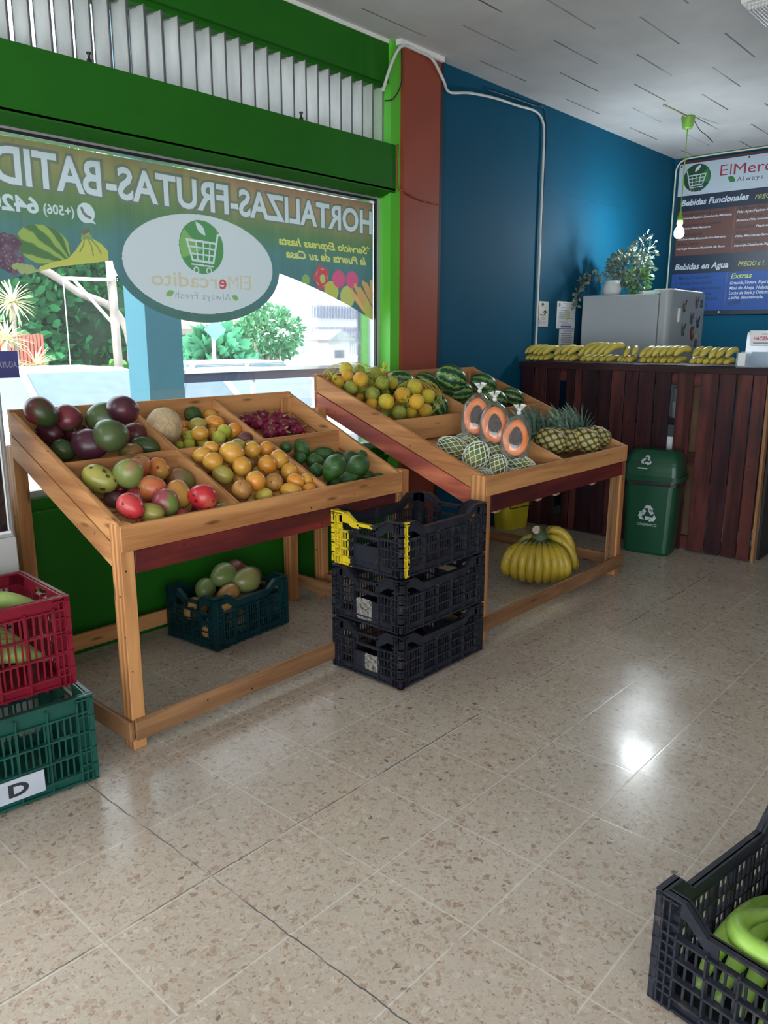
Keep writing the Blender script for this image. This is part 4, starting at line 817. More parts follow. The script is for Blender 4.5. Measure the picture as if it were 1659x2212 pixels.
('LFR', 'av', 2.818, 2.669, 0.918, 0.029, 0.0235, 0.67, -0.75, 0.0, 'glossy dark green avocado, rightmost, back row, right front bin, near stand'),
('LFR', 'av_b', 2.69, 2.576, 0.885, 0.0627, 0.0505, 0.64, -0.53, 0.56, 'big pear-shaped dark green avocado, rightmost, right front bin, near stand'),
('LFR', 'av', 2.556, 2.597, 0.827, 0.0325, 0.0256, 0.68, -0.71, 0.17, 'glossy dark green avocado, leftmost, front row, right front bin, near stand'),
('LFR', 'av', 2.624, 2.571, 0.835, 0.0482, 0.0293, 0.69, -0.68, 0.25, 'glossy dark green avocado, second from left, front row, right front bin, near stand'),
('LFR', 'av', 2.769, 2.598, 0.823, 0.0445, 0.0249, 0.68, -0.71, 0.17, 'glossy dark green avocado, rightmost, middle row, right front bin, near stand'),
('LFR', 'av', 2.792, 2.806, 0.903, 0.0277, 0.0221, 0.67, -0.75, 0.0, 'glossy dark green avocado, fourth from left, back row, right front bin, near stand'),
('LFR', 'av', 2.824, 2.561, 0.82, 0.0322, 0.0179, 0.68, -0.73, 0.09, 'glossy dark green avocado, rightmost, front row, right front bin, near stand'),
('LBR', 'df', 2.53, 3.197, 1.077, 0.0334, 0.026, 0.67, -0.75, 0.0, 'magenta dragon fruit, leftmost, back row, right rear bin, near stand'),
('LBR', 'df', 2.568, 3.145, 1.062, 0.0408, 0.0297, 0.67, -0.75, 0.0, 'magenta dragon fruit, leftmost, middle row, right rear bin, near stand'),
('LBR', 'df', 2.583, 3.09, 1.039, 0.0406, 0.0295, 0.67, -0.75, 0.0, 'magenta dragon fruit, leftmost, front row, right rear bin, near stand'),
('LBR', 'df', 2.699, 3.147, 1.078, 0.0379, 0.0304, 0.67, -0.75, 0.0, 'magenta dragon fruit, rightmost, back row, right rear bin, near stand'),
('LBR', 'df', 2.636, 3.134, 1.068, 0.0356, 0.0281, 0.67, -0.75, 0.0, 'magenta dragon fruit, second from left, middle row, right rear bin, near stand'),
('LBR', 'df', 2.745, 3.107, 1.047, 0.0419, 0.0324, 0.67, -0.75, 0.0, 'magenta dragon fruit, rightmost, middle row, right rear bin, near stand'),
('LBR', 'df', 2.731, 3.052, 1.022, 0.0415, 0.0264, 0.67, -0.75, 0.0, 'magenta dragon fruit, rightmost, front row, right rear bin, near stand'),
('LBR', 'df', 2.65, 3.214, 1.088, 0.0342, 0.0266, 0.67, -0.75, 0.0, 'magenta dragon fruit, third from left, back row, right rear bin, near stand'),
('LBR', 'df', 2.631, 3.057, 1.026, 0.037, 0.0278, 0.67, -0.75, 0.0, 'magenta dragon fruit, third from left, front row, right rear bin, near stand'),
('LBR', 'df', 2.6, 3.213, 1.083, 0.0301, 0.0226, 0.67, -0.75, 0.0, 'magenta dragon fruit, second from left, back row, right rear bin, near stand'),
('LBR', 'df', 2.675, 3.09, 1.05, 0.0356, 0.0281, 0.67, -0.75, 0.0, 'magenta dragon fruit, third from left, middle row, right rear bin, near stand'),
('LBR', 'df', 2.556, 3.048, 1.019, 0.0328, 0.0219, 0.67, -0.75, 0.0, 'magenta dragon fruit, second from left, front row, right rear bin, near stand'),
('RBL', 'or_y', 3.302, 3.243, 1.308, 0.0385, 0.0363, 0.67, -0.75, 0.0, 'yellow orange, leftmost, back row, left rear bin, far stand'),
('RBL', 'or_g', 3.423, 3.255, 1.295, 0.0405, 0.0301, 0.67, -0.75, 0.0, 'greenish orange, leftmost, back row, left rear bin, far stand'),
('RBL', 'or_o', 3.268, 3.198, 1.27, 0.0359, 0.0337, 0.67, -0.75, 0.0, 'deep orange-coloured orange, second from left, back row, left rear bin, far stand'),
('RBL', 'or_o', 3.25, 3.078, 1.26, 0.0396, 0.0407, 0.67, -0.75, 0.0, 'deep orange-coloured orange, third from left, back row, left rear bin, far stand'),
('RBL', 'or_o', 3.222, 3.231, 1.235, 0.0426, 0.0314, 0.67, -0.75, 0.0, 'deep orange-coloured orange, leftmost, back row, left rear bin, far stand'),
('RBL', 'or_g', 3.212, 3.119, 1.212, 0.0408, 0.0353, 0.67, -0.75, 0.0, 'greenish orange, leftmost, middle row, left rear bin, far stand'),
('RBL', 'or_g', 3.47, 3.157, 1.28, 0.0438, 0.0392, 0.67, -0.75, 0.0, 'greenish orange, third from left, back row, left rear bin, far stand'),
('RBL', 'or_g', 3.431, 3.072, 1.231, 0.0431, 0.0397, 0.67, -0.75, 0.0, 'greenish orange, rightmost, back row, left rear bin, far stand'),
('RBL', 'or_g', 3.481, 3.215, 1.241, 0.035, 0.035, 0.67, -0.75, 0.0, 'greenish orange, second from left, back row, left rear bin, far stand'),
('RBL', 'or_y', 3.604, 3.145, 1.218, 0.0306, 0.0353, 0.67, -0.75, 0.0, 'yellow orange, second from left, back row, left rear bin, far stand'),
('RBL', 'or_g', 3.322, 3.052, 1.17, 0.0446, 0.0379, 0.67, -0.75, 0.0, 'greenish orange, leftmost, front row, left rear bin, far stand'),
('RBL', 'or_g', 3.489, 3.204, 1.182, 0.035, 0.028, 0.67, -0.75, 0.0, 'greenish orange, third from left, middle row, left rear bin, far stand'),
('RBL', 'or_o', 3.342, 3.172, 1.147, 0.025, 0.025, 0.67, -0.75, 0.0, 'deep orange-coloured orange, leftmost, front row, left rear bin, far stand'),
('RBL', 'or_o', 3.282, 3.021, 1.121, 0.0364, 0.0331, 0.67, -0.75, 0.0, 'deep orange-coloured orange, second from left, front row, left rear bin, far stand'),
('RBL', 'or_y', 3.303, 2.931, 1.138, 0.0448, 0.0415, 0.67, -0.75, 0.0, 'yellow orange, leftmost, front row, left rear bin, far stand'),
('RBL', 'or_g', 3.556, 3.162, 1.162, 0.0282, 0.0258, 0.67, -0.75, 0.0, 'greenish orange, rightmost, middle row, left rear bin, far stand'),
('RBL', 'or_o', 3.426, 2.915, 1.169, 0.0444, 0.0422, 0.67, -0.75, 0.0, 'deep orange-coloured orange, rightmost, back row, left rear bin, far stand'),
('RBL', 'or_y', 3.572, 2.948, 1.205, 0.0468, 0.0422, 0.67, -0.75, 0.0, 'yellow orange, rightmost, back row, left rear bin, far stand'),
('RBL', 'or_y', 3.611, 2.878, 1.157, 0.0364, 0.041, 0.67, -0.75, 0.0, 'yellow orange, rightmost, front row, left rear bin, far stand'),
('RBL', 'or_o', 3.4, 2.79, 1.14, 0.0402, 0.0424, 0.67, -0.75, 0.0, 'deep orange-coloured orange, third from left, front row, left rear bin, far stand'),
('RBL', 'or_o', 3.571, 2.865, 1.076, 0.0431, 0.0352, 0.67, -0.75, 0.0, 'deep orange-coloured orange, rightmost, front row, left rear bin, far stand'),
('RBL', 'or_g', 3.358, 2.885, 1.076, 0.045, 0.0363, 0.67, -0.75, 0.0, 'greenish orange, third from left, front row, left rear bin, far stand'),
('RBL', 'or_y', 3.496, 2.912, 1.065, 0.0339, 0.0293, 0.67, -0.75, 0.0, 'yellow orange, second from left, front row, left rear bin, far stand'),
('RBL', 'or_g', 3.34, 2.972, 1.068, 0.0344, 0.0255, 0.67, -0.75, 0.0, 'greenish orange, second from left, front row, left rear bin, far stand'),
('RBL', 'or_g', 3.373, 3.186, 1.192, 0.0343, 0.0343, 0.67, -0.75, 0.0, 'greenish orange, second from left, middle row, left rear bin, far stand'),
('RBL', 'or_g', 3.565, 3.006, 1.098, 0.03, 0.0254, 0.67, -0.75, 0.0, 'greenish orange, rightmost, front row, left rear bin, far stand'),
('RBL', 'wm', 3.706, 3.179, 1.219, 0.094, 0.0752, 0.67, -0.75, 0.0, 'striped watermelon, leftmost, left rear bin, far stand'),
('RBL', 'wm', 3.713, 2.888, 1.089, 0.0697, 0.0667, 0.19, -0.5, -0.84, 'striped watermelon, rightmost, left rear bin, far stand'),
('RBR', 'wm', 3.99, 3.186, 1.2, 0.0883, 0.0654, 0.5, -0.72, -0.49, 'striped watermelon, leftmost, back row, right rear bin, far stand'),
('RBR', 'wm', 3.889, 2.922, 1.246, 0.0994, 0.0808, 0.57, -0.75, -0.33, 'striped watermelon, second from left, back row, right rear bin, far stand'),
('RBR', 'wm', 4.01, 2.96, 1.158, 0.0958, 0.0702, 0.67, -0.75, 0.0, 'striped watermelon, third from left, back row, right rear bin, far stand'),
('RBR', 'wm', 4.358, 3.009, 1.185, 0.0945, 0.0742, 0.57, -0.75, -0.33, 'striped watermelon, rightmost, back row, right rear bin, far stand'),
('RBR', 'wm', 4.112, 2.982, 1.094, 0.0652, 0.0489, 0.67, -0.75, 0.0, 'striped watermelon, leftmost, front row, right rear bin, far stand'),
('RBR', 'wm', 4.287, 2.872, 1.1, 0.0922, 0.0659, 0.57, -0.75, -0.33, 'striped watermelon, second from left, front row, right rear bin, far stand'),
('RBR', 'wm', 4.523, 2.885, 1.1, 0.0819, 0.0614, 0.57, -0.75, -0.33, 'striped watermelon, rightmost, front row, right rear bin, far stand'),
('RFL', 'pn', 3.358, 2.494, 0.915, 0.0814, 0.0465, 0.57, -0.75, -0.33, 'papaya in a white foam net, leftmost, back row, left front bin, far stand'),
('RFL', 'pn', 3.555, 2.503, 0.922, 0.0622, 0.0401, 0.63, -0.76, -0.17, 'papaya in a white foam net, third from left, back row, left front bin, far stand'),
('RFL', 'pn', 3.29, 2.308, 0.891, 0.0745, 0.054, 0.47, -0.24, 0.85, 'papaya in a white foam net, leftmost, middle row, left front bin, far stand'),
('RFL', 'pn', 3.55, 2.365, 0.89, 0.0689, 0.0453, 0.57, -0.75, -0.33, 'papaya in a white foam net, rightmost, back row, left front bin, far stand'),
('RFL', 'pn', 3.394, 2.251, 0.83, 0.0623, 0.0472, 0.47, -0.24, 0.85, 'papaya in a white foam net, second from left, middle row, left front bin, far stand'),
('RFL', 'pn', 3.601, 2.24, 0.832, 0.082, 0.0391, 0.6, -0.76, -0.25, 'papaya in a white foam net, third from left, middle row, left front bin, far stand'),
('RFL', 'pn', 3.322, 2.264, 0.805, 0.0486, 0.0243, 0.5, -0.72, -0.49, 'papaya in a white foam net, leftmost, front row, left front bin, far stand'),
('RFL', 'pn', 3.514, 2.228, 0.785, 0.0577, 0.025, 0.67, -0.75, 0.0, 'papaya in a white foam net, rightmost, front row, left front bin, far stand'),
('RFL', 'pn', 3.656, 2.619, 0.935, 0.0622, 0.027, 0.68, -0.73, 0.09, 'papaya in a white foam net, second from left, back row, left front bin, far stand'),
('RFL', 'pn', 3.705, 2.23, 0.784, 0.0358, 0.0239, 0.67, -0.75, 0.0, 'papaya in a white foam net, rightmost, middle row, left front bin, far stand'),
('RFL', 'bp', 3.533, 2.476, 1.074, 0.0988, 0.0652, -0.16, -0.15, -0.98, 'bagged papaya half, leftmost, left front bin, far stand'),
('RFL', 'bp', 3.514, 2.344, 1.038, 0.0967, 0.0638, -0.33, 0.05, -0.94, 'bagged papaya half, second from left, left front bin, far stand'),
('RFL', 'bp', 3.537, 2.225, 0.976, 0.0956, 0.0631, -0.38, 0.12, -0.92, 'bagged papaya half, rightmost, left front bin, far stand'),
('RFR', 'pa', 4.023, 2.273, 0.887, 0.0878, 0.0585, 0.5, -0.72, -0.49, 'pineapple, leftmost, right front bin, far stand'),
('RFR', 'pa', 4.219, 2.299, 0.867, 0.0874, 0.0607, 0.5, -0.72, -0.49, 'pineapple, second from left, right front bin, far stand'),
('RFR', 'pa', 4.313, 2.207, 0.866, 0.0851, 0.0608, 0.45, -0.7, -0.56, 'pineapple, third from left, right front bin, far stand'),
('RFR', 'pa', 4.531, 2.236, 0.867, 0.0832, 0.053, 0.45, -0.7, -0.56, 'pineapple, rightmost, right front bin, far stand')]
for rec in FR: fruit(rec)
# net bags holding the oranges
NETY=film('yellow_net_plastic',lambda nt:(.62,.58,.10),.4)
def netbag(c,rx,ry,rz,knot,label):
    o=thing('orange_net_bag',label,'net bag',c,'net bags of oranges'); mb=MB(); M=Matrix.Translation(Vector(c))
    def fn(v): k=1+.05*noise.noise(v*2.3+Vector(c)); return (v.x*k*rx/rz,v.y*k*ry/rz,v.z*k)
    helix_net(mb,rz,rz,fn,turns=.35,ns=26,seg=16,r=.0006); mb.obj('net',NETY,o,M)
    kb=MB(); kd=Vector(knot)-Vector(c); kb.tube([kd*.82,kd*.93,kd],[.018,.008,.009],8)
    rr=random.Random(1)
    for i in range(11):
        d=(kd.normalized()+Vector((rr.uniform(-.7,.7),rr.uniform(-.7,.7),rr.uniform(-.5,.7)))).normalized(); blade(kb,kd,d,.045,.008,.1)
    kb.obj('net_knot',plain('yellow_net_knot',(.62,.60,.05),.5) if 'yellow_net_knot' not in bpy.data.materials else bpy.data.materials['yellow_net_knot'],o,M,smooth=True)
OB=[r for r in FR if r[0]=='RBL' and r[1].startswith('or')]
def near(idx): 
    ps=[Vector(OB[i][2:5]) for i in idx]; c=sum(ps,Vector())/len(ps); ext=[max(abs(p[k]-c[k]) for p in ps)+.036 for k in range(3)]; return c,ext
c,e=near([0,1,2,3,4,5]); netbag(c,*e,(c.x-.135,c.y+.01,c.z+.01),'yellow net bag of oranges with its knot at the left, back of far stand')
c,e=near([6,7,8]); netbag(c,*e,(c.x+.0,c.y-.06,c.z+.06),'net bag of green oranges behind the other orange bags')
c,e=near([16,17,18,19,20]); netbag(c,*e,(c.x-.13,c.y-.02,c.z+.0),'yellow net bag of orange fruit nearest the watermelons')
# ---------------------------------------------------------------- plastic crates
def crate_mat(name,c,yellow=False,rough=.42,dirt=.5):
    m,nt,bs,out=newmat(name); v=coords(nt,'Object'); base=ramp(nt,noisef(nt,v,9,4),[(.3,tuple(x*.75 for x in c)),(.7,tuple(x*1.25 for x in c))])
    d=ramp(nt,noisef(nt,v,22,5,.7),[(.55,0.0),(.8,1.0)]); base=mixc(nt,math_(nt,'MULTIPLY',d,dirt),base,(.16,.13,.11))
    if yellow:
        x=N(nt,'SeparateXYZ'); nt.links.new(v,x.inputs[0]); nz=math_(nt,'MULTIPLY',math_(nt,'SUBTRACT',noisef(nt,v,25,4),.5),.018)
        a=math_(nt,'MULTIPLY',math_(nt,'GREATER_THAN',math_(nt,'ADD',x.outputs[1],nz),.105),math_(nt,'LESS_THAN',x.outputs[0],-.27))
        b2=math_(nt,'MULTIPLY',math_(nt,'MULTIPLY',math_(nt,'GREATER_THAN',math_(nt,'ADD',x.outputs[2],nz),.185),math_(nt,'GREATER_THAN',math_(nt,'ADD',x.outputs[1],nz),-.03)),math_(nt,'LESS_THAN',x.outputs[0],-.285))
        c_=math_(nt,'MULTIPLY',math_(nt,'LESS_THAN',x.outputs[1],-.195),math_(nt,'LESS_THAN',math_(nt,'ABSOLUTE',math_(nt,'ADD',math_(nt,'ADD',x.outputs[0],nz),.272)),.018))
        k=math_(nt,'MAXIMUM',math_(nt,'MAXIMUM',a,b2),c_); k=math_(nt,'MULTIPLY',k,ramp(nt,noisef(nt,v,30,4),[(.33,.3),(.38,1.0)])); base=mixc(nt,k,base,(.62,.47,.02))
    nt.links.new(base,bs.inputs['Base Color']); bs.inputs['Roughness'].default_value=rough; bs.inputs['Specular IOR Level'].default_value=.35; return m
def crate(label,x,y,z,rot,L,Wd,H,m,dip=.03,style=0,raise_w=.09,group=None,slotp=.0175):
    T=Matrix.Translation((x,y,z))@Matrix.Rotation(rot,4,'Z'); R=thing('plastic_crate',label,'crate',T,group)
    th=.004; rib=.013
    def wall(l,kind):
        # wall in (s,depth,z): outside at depth 0 (rib face), plate at depth rib..rib+th
        mb=MB(); h=l/2
        def box(s0,s1,d0,d1,z0,z1): mb.box((s0,-d1,z0),(s1,-d0,z1))
        q_=h-.0235 if kind=='S' else h
        prof=[(-q_,H),(-h+raise_w,H),(-h+raise_w+.02,H-dip*.35),(-h+raise_w+.055,H-dip),(h-raise_w-.055,H-dip),(h-raise_w-.02,H-dip*.35),(h-raise_w,H),(q_,H)]
        if dip<=0: prof=[(-q_,H),(-.06,H),(.06,H),(q_,H)]
        bt=.045 if kind=='L' else .05
        if style==1: bt=.06
        # top band following the profile + rim lip
        for (a,za),(b,zb) in zip(prof[:-1],prof[1:]):
            if not(kind=='S' and abs((a+b)/2)<.05):
                mb.hexa([(a,-rib-th,za-bt),(b,-rib-th,zb-bt),(b,-rib,zb-bt),(a,-rib,za-bt),(a,-rib-th,za),(b,-rib-th,zb),(b,-rib,zb),(a,-rib,za)])
            else:
                mb.hexa([(a,-rib-th,za-.018),(b,-rib-th,zb-.018),(b,-rib,zb-.018),(a,-rib,za-.018),(a,-rib-th,za),(b,-rib-th,zb),(b,-rib,zb),(a,-rib,za)])
                for (p,q) in ((a,-.052),(.052,b)): box(p,q,rib,rib+th,za-bt-.01,za)
            mb.hexa([(a,-rib-th-.006,za-.006),(b,-rib-th-.006,zb-.006),(b,.0,zb-.006),(a,.0,za-.006),(a,-rib-th-.006,za),(b,-rib-th-.006,zb),(b,.0,zb),(a,.0,za)])
        lowz=H-dip-bt
        # bottom band
        box(-h,h,rib,rib+th,0.012,.048); box(-h+.06,h-.06,rib*.3,rib+th,.012,.02)
        # handle plate on short sides
        solid=[]
        if kind=='S':
            hw=.072
            if style!=2:
                box(-hw,hw,rib*.35,rib+th,.03,lowz-.045); box(-hw,hw,rib*.35,rib+th,lowz-.012,lowz-.0)
                solid.append((-hw,hw))
                mb.hexa([(-hw,-rib,.03),(hw,-rib,.03),(hw,0,.045),(-hw,0,.045),(-hw,-rib,.05),(hw,-rib,.05),(hw,0,.05),(-hw,0,.05)])
        elif style==3: pass
        # slats
        n=int((l-.11)/slotp)
        for i in range(n+1):
            s=-h+.055+(l-.11)*i/n
            if any(a<s<b for a,b in solid): 
                continue
            box(s-.0028,s+.0028,rib,rib+th,.046,lowz+.002)
        # horizontal ribs
        k=3 if H>.2 else 2
        zs=[.048+(lowz-.048)*j/k for j in range(0,k+1)]
        for zz_ in zs:
            for a,b in ([(-h,-.072),(.072,h)] if solid else [(-h,h)]): box(a,b,.001,rib+th+.001,zz_-.003,zz_+.003)
        # vertical ribs
        m_=5 if kind=='L' else 4
        xs=[-h+.055+(l-.11)*j/m_ for j in range(m_+1)]
        if solid: xs=[-h+.055,-.073,.073,h-.055]
        for s in xs: box(s-.0025,s+.0025,.001,rib+th,.012,lowz+.01 if style!=1 else H-dip-.02); 
        # corner posts: solid plate with fins
        for sg in (-1,1):
            a,b=sorted((sg*h,sg*(h-.055))); box(a,b,rib,rib+th,.012,H-.002)
            for s in (sg*(h-.0025),sg*(h-.02),sg*(h-.037)): box(s-.002,s+.002,.0,rib,.012,H-.01)
            for j in range(6): zz_=.015+(H-.03)*j/5; box(a,b,0,rib,zz_-.0025,zz_+.0025)
        return mb
    for nm,l,ang,dist in (('L',L,0,Wd/2),('L',L,pi,Wd/2),('S',Wd,pi/2,L/2),('S',Wd,-pi/2,L/2)):
        mb=wall(l,nm); Mx=Matrix.Rotation(ang,4,'Z')@Matrix.Translation((0,dist,0)); mb.xf(Mx); mb.obj('long_side' if nm=='L' else 'short_side',m,R,T)
    b=MB(); b.box((-L/2+.016,-Wd/2+.016,.008),(L/2-.016,Wd/2-.016,.013)); 
    for i in range(9): s=-L/2+.03+(L-.06)*i/8; b.box((s-.004,-Wd/2+.016,.0),(s+.004,Wd/2-.016,.012))
    b.obj('base',m,R,T); return R,T
BK=crate_mat('black_crate_plastic',(.014,.016,.024)); BKY=crate_mat('black_crate_yellow_stains',(.014,.016,.024),True)
RED=crate_mat('red_crate_plastic',(.165,.006,.018),dirt=.08,rough=.32); GRN=crate_mat('green_crate_plastic',(.007,.062,.047),dirt=.15,rough=.35); TEAL=crate_mat('teal_crate_plastic',(.003,.028,.034),dirt=.1,rough=.4)
cx,cy=2.683,2.229
for i,(z,m,lab) in enumerate(((0,BK,'black slatted crate on the floor, bottom of the stack between the stands'),(.248,BK,'black slatted crate in the middle of the stack between the stands'),(.496,BKY,'black slatted crate with yellow paint stains, topmost of the stack'))):
    R,T=crate(lab,cx,cy,z,0,.61,.415,.250,m,dip=.036,group='black crates stacked between the stands')
    if i<2:
        lm,nt,bs,out=newmat('torn_label_paper' ) if i==0 else (bpy.data.materials['torn_label_paper'],None,None,None)
        if i==0:
            nt.links.new(ramp(nt,noisef(nt,coords(nt,'Object'),55,5,.75),[(.40,(.03,.03,.035)),(.56,(.26,.24,.21)),(.8,(.4,.37,.33))]),bs.inputs['Base Color'])
        g=MB(); rr=random.Random(4+i); y0,z0,w_,h_=((.035,.085,.085,.085),(-.01,.08,.095,.10))[i]
        sq_=lambda v:math.copysign(abs(v)**.25,v)
        poly=[(y0+w_/2*sq_(cos(t))*(1-.08*rr.random()),z0+h_/2*sq_(sin(t))*(1-.08*rr.random())) for t in [2*pi*j/30+.05 for j in range(30)]]
        g.prism(poly,0,.0012).obj('torn_label',lm,R,T@frame((-.3018,0,0),(0,-1,0),(0,0,1)))
# crate of mangoes under the near stand
Ld,Wd_=.50,.365; ar=rad(5); c0=Vector((2.105,2.953)); ux=Vector((cos(ar),sin(ar))); uy=Vector((-sin(ar),cos(ar))); c=c0+ux*Ld/2+uy*Wd_/2
RT,TT=crate('dark teal crate of green mangoes on the floor under the near stand',c.x,c.y,0,ar,Ld,Wd_,.275,TEAL,dip=.04,style=2,slotp=.014)
um=[(.02,.02,.30,.072,.057,'gp2','large pale green mango on top, crate under the near stand',20),(.10,-.06,.27,.075,.058,'gp3','olive green mango at the front, crate under the near stand',0),(.15,.07,.29,.055,.046,'rd','small dull red mango, crate under the near stand',60),
    (.19,-.0,.25,.062,.05,'gr2','green mango with a mauve flush, crate under the near stand',30),(.21,.10,.24,.06,.05,'yg3','brownish yellow mango at the back, crate under the near stand',10),(-.07,.06,.24,.06,.048,'gp2','half hidden green mango at the left, crate under the near stand',40),(-.03,-.07,.235,.055,.043,'ol','small orange-yellow mango at the front left, crate under the near stand',0),
    (-.10,-.10,.20,.05,.04,'ol','orange mango seen through the handle of the teal crate',0),(.0,.0,.17,.07,.055,'gp3',None,0),(.13,.02,.17,.07,.055,'gp2',None,50),(-.15,.05,.16,.065,.05,'ol',None,20),(.2,.1,.15,.06,.05,'gp3',None,0),(-.15,-.08,.09,.06,.05,'ol',None,20),(.0,-.1,.09,.06,.05,'ol',None,60)]
MG.update(gp2=((.13,.18,.06),(.19,.23,.09),None),gp3=((.16,.18,.06),(.23,.22,.08),None),rd=((.22,.04,.05),(.16,.06,.05),None),gr2=((.14,.16,.07),(.19,.10,.09),None),yg3=((.16,.12,.04),(.22,.18,.06),None),ol=((.30,.16,.05),(.36,.22,.07),None))
for i,(x,y,z,a,b,k,lab,sp) in enumerate(um):
    a*=1.12;b*=1.14;P=c+ux*(x-.03)+uy*y; M=zdir((P.x,P.y,z),(ux.x*cos(rad(sp))+uy.x*sin(rad(sp)),ux.y*cos(rad(sp))+uy.y*sin(rad(sp)),.1),b,b,a,i)
    tag(skin_obj('mango',ttpl('mango'),fmat(k),M),lab or 'mango buried in the teal crate under the near stand','mango','mangoes in the teal crate' if lab else 'mangoes buried in the teal crate')
# red crate on green crate at the left edge
ar=rad(-6); ux=Vector((cos(ar),sin(ar))); uy=Vector((-sin(ar),cos(ar))); cr=Vector((1.168,2.352)); c=cr-ux*.30+uy*.2
RG,TG=crate('green slatted crate on the floor at the left, under the red crate',c.x,c.y,0,ar,.60,.40,.325,GRN,dip=.0,style=1,slotp=.021)
# white strip label on its front
lab_m=plain('crate_label_white',(.40,.43,.49),.5); g=MB(); g.box((-.29,-.2035,.040),(.12,-.1995,.115)); g.obj('label_plate',lab_m,RG,TG)
for i,s in enumerate('SIID'[::-1]): pass
text('S I D',TG@frame((-.11,-.2042,.058),(1,0,0),(0,0,1)),.18,.042,INK,RG,bold=.04)
ar2=rad(-3); ux2=Vector((cos(ar2),sin(ar2))); uy2=Vector((-sin(ar2),cos(ar2))); c2=Vector((1.170,2.44))-ux2*.30+uy2*.2
RR,TR=crate('red slatted crate of green plantains at the left, on the green crate',c2.x,c2.y,.328,ar2,.58,.40,.325,RED,dip=.0,style=2,slotp=.021)
# foreground crate
ar=rad(-9.9); ux=Vector((cos(ar),sin(ar))); uy=Vector((-sin(ar),cos(ar))); cF=Vector((1.545,.560))+ux*.29-uy*.20
RF,TF=crate('black slatted crate of green plantains in the lower right corner',cF.x,cF.y,0,ar,.58,.40,.30,BK,dip=.05,style=2,raise_w=.07,slotp=.022)
# ---------------------------------------------------------------- bananas and plantains
def ban_mat(name,body,stem,tip,spot=0):
    m,nt,bs,out=newmat(name); A=N(nt,'Attribute',attribute_name='along').outputs['Fac']; v=coords(nt,'Object',rnd=1); n=noisef(nt,v,28,4,.6)
    a=math_(nt,'ADD',A,math_(nt,'MULTIPLY',math_(nt,'SUBTRACT',n,.5),.05)); c=ramp(nt,a,[(.06,stem),(.22,body),(.88,body),(.955,tuple(x*.6 for x in body)),(.985,tip)])
    big=noisef(nt,v,9,3); c=mixc(nt,.35,c,ramp(nt,big,[(.3,.3),(.7,.7)]),'OVERLAY')
    if spot:
        s=noisef(nt,coords(nt,'Object',(1,1,.6),rnd=1),70,4,.6); k=ramp(nt,s,[(.63,0.0),(.69,1.0)]); c=mixc(nt,math_(nt,'MULTIPLY',k,spot),c,(.05,.03,.015))
    nt.links.new(c,bs.inputs['Base Color']); bs.inputs['Roughness'].default_value=.42; return m
BANY=ban_mat('banana_peel',(.52,.43,.08),(.26,.30,.07),(.05,.045,.02),.25); BANR=ban_mat('plantain_peel_ripe',(.40,.285,.025),(.06,.10,.02),(.02,.015,.01),.8)
PLG=ban_mat('plantain_peel_green',(.24,.42,.06),(.20,.30,.07),(.02,.015,.01),.25); PLG2=ban_mat('plantain_peel_pale_green',(.30,.42,.12),(.25,.32,.1),(.02,.015,.01),.5)
def bez(pts,n=14):
    P=[Vector(p) for p in pts]; o=[]
    for i in range(n+1):
        t=i/n; q=P[:]
        while len(q)>1: q=[q[j].lerp(q[j+1],t) for j in range(len(q)-1)]
        o.append(q[0])
    return o
def banana(pts,r,m,parent=None,name='banana',n=14,stem=.30,M=None):
    pp=bez(pts,n); R=[]
    for i in range(n+1):
        t=i/n; k=stem+(1-stem)*min(1,max(0,(t-.06)/.2))**.8 if t<.26 else 1
        if t>.82: k=1-(1-.30)*((t-.82)/.18)**1.6
        R.append(r*k)
    mb=MB(); pp.append(pp[-1]+(pp[-1]-pp[-2]).normalized()*r*.25); R.append(R[-1]*.6)
    mb.tube(pp,R,7,sq=1); return mb.obj(name,m,parent,M,smooth=True,attr='along')
# ripe bunch under the far stand
C=Vector((4.165,2.42,.285)); B=thing('banana_bunch','big bunch of ripe yellow bananas on the floor under the far stand','bananas',(C.x,C.y,0))
vx=Vector((.73,-.68,0)) # rightwards in the photo; vy towards the viewer
vy=Vector((-.865,-.50,0)); vx=Vector((.50,-.865,0))
for i,(dx,dz) in enumerate(((-.172,.055),(-.128,.035),(-.086,.022),(-.043,.018),(.002,.018),(.046,.02),(.088,.026),(.122,.04),(.150,.055))):
    s=C+vx*dx*.40+vy*.03-Vector((0,0,.012)); e=C+vx*dx*.98+vy*(.12-.25*abs(dx)); e.z=dz
    mid=C+vx*dx*1.25+vy*.19; mid.z=.235; mid2=C+vx*dx*1.28+vy*.21; mid2.z=.10
    banana([s,mid,mid2,e],.0285,BANR,B,stem=.22)
for i,(dx,dy,dz,mz) in enumerate(((.20,.02,.155,.40),(.215,.04,.10,.31),(.225,.0,.07,.26),(.13,-.08,.19,.36),(.05,-.13,.12,.28),(-.06,-.13,.10,.28),(-.15,-.05,.08,.28))):
    s=C+vx*.02+Vector((0,0,.005)); e=C+vx*dx+vy*dy; e.z=dz; mid=C+vx*dx*.55+vy*dy*.6; mid.z=mz; mid2=C+vx*dx*1.08+vy*dy; mid2.z=dz+.12
    banana([s,mid,mid2,e],.027,BANR,B,stem=.25)
mb=MB(); mb.tube([C+Vector((0,0,-.04)),C+Vector((0,0,.01)),C-vx*.012+Vector((0,0,.042))+vy*.015,C-vx*.02+Vector((0,0,.055))+vy*.055],[.062,.05,.032,.026],14); mb.obj('crown_stem',plain('green_crown_stem',(.06,.085,.035),.6),B,smooth=True)
e0=C-vx*.02+Vector((0,0,.055))+vy*.0555; MB().tube([e0,e0+Vector((vy.x*.003,vy.y*.003,.001))],[.026,.023],14).obj('cut_end',plain('pale_cut_stem',(.42,.33,.25),.7,.3,40),B)
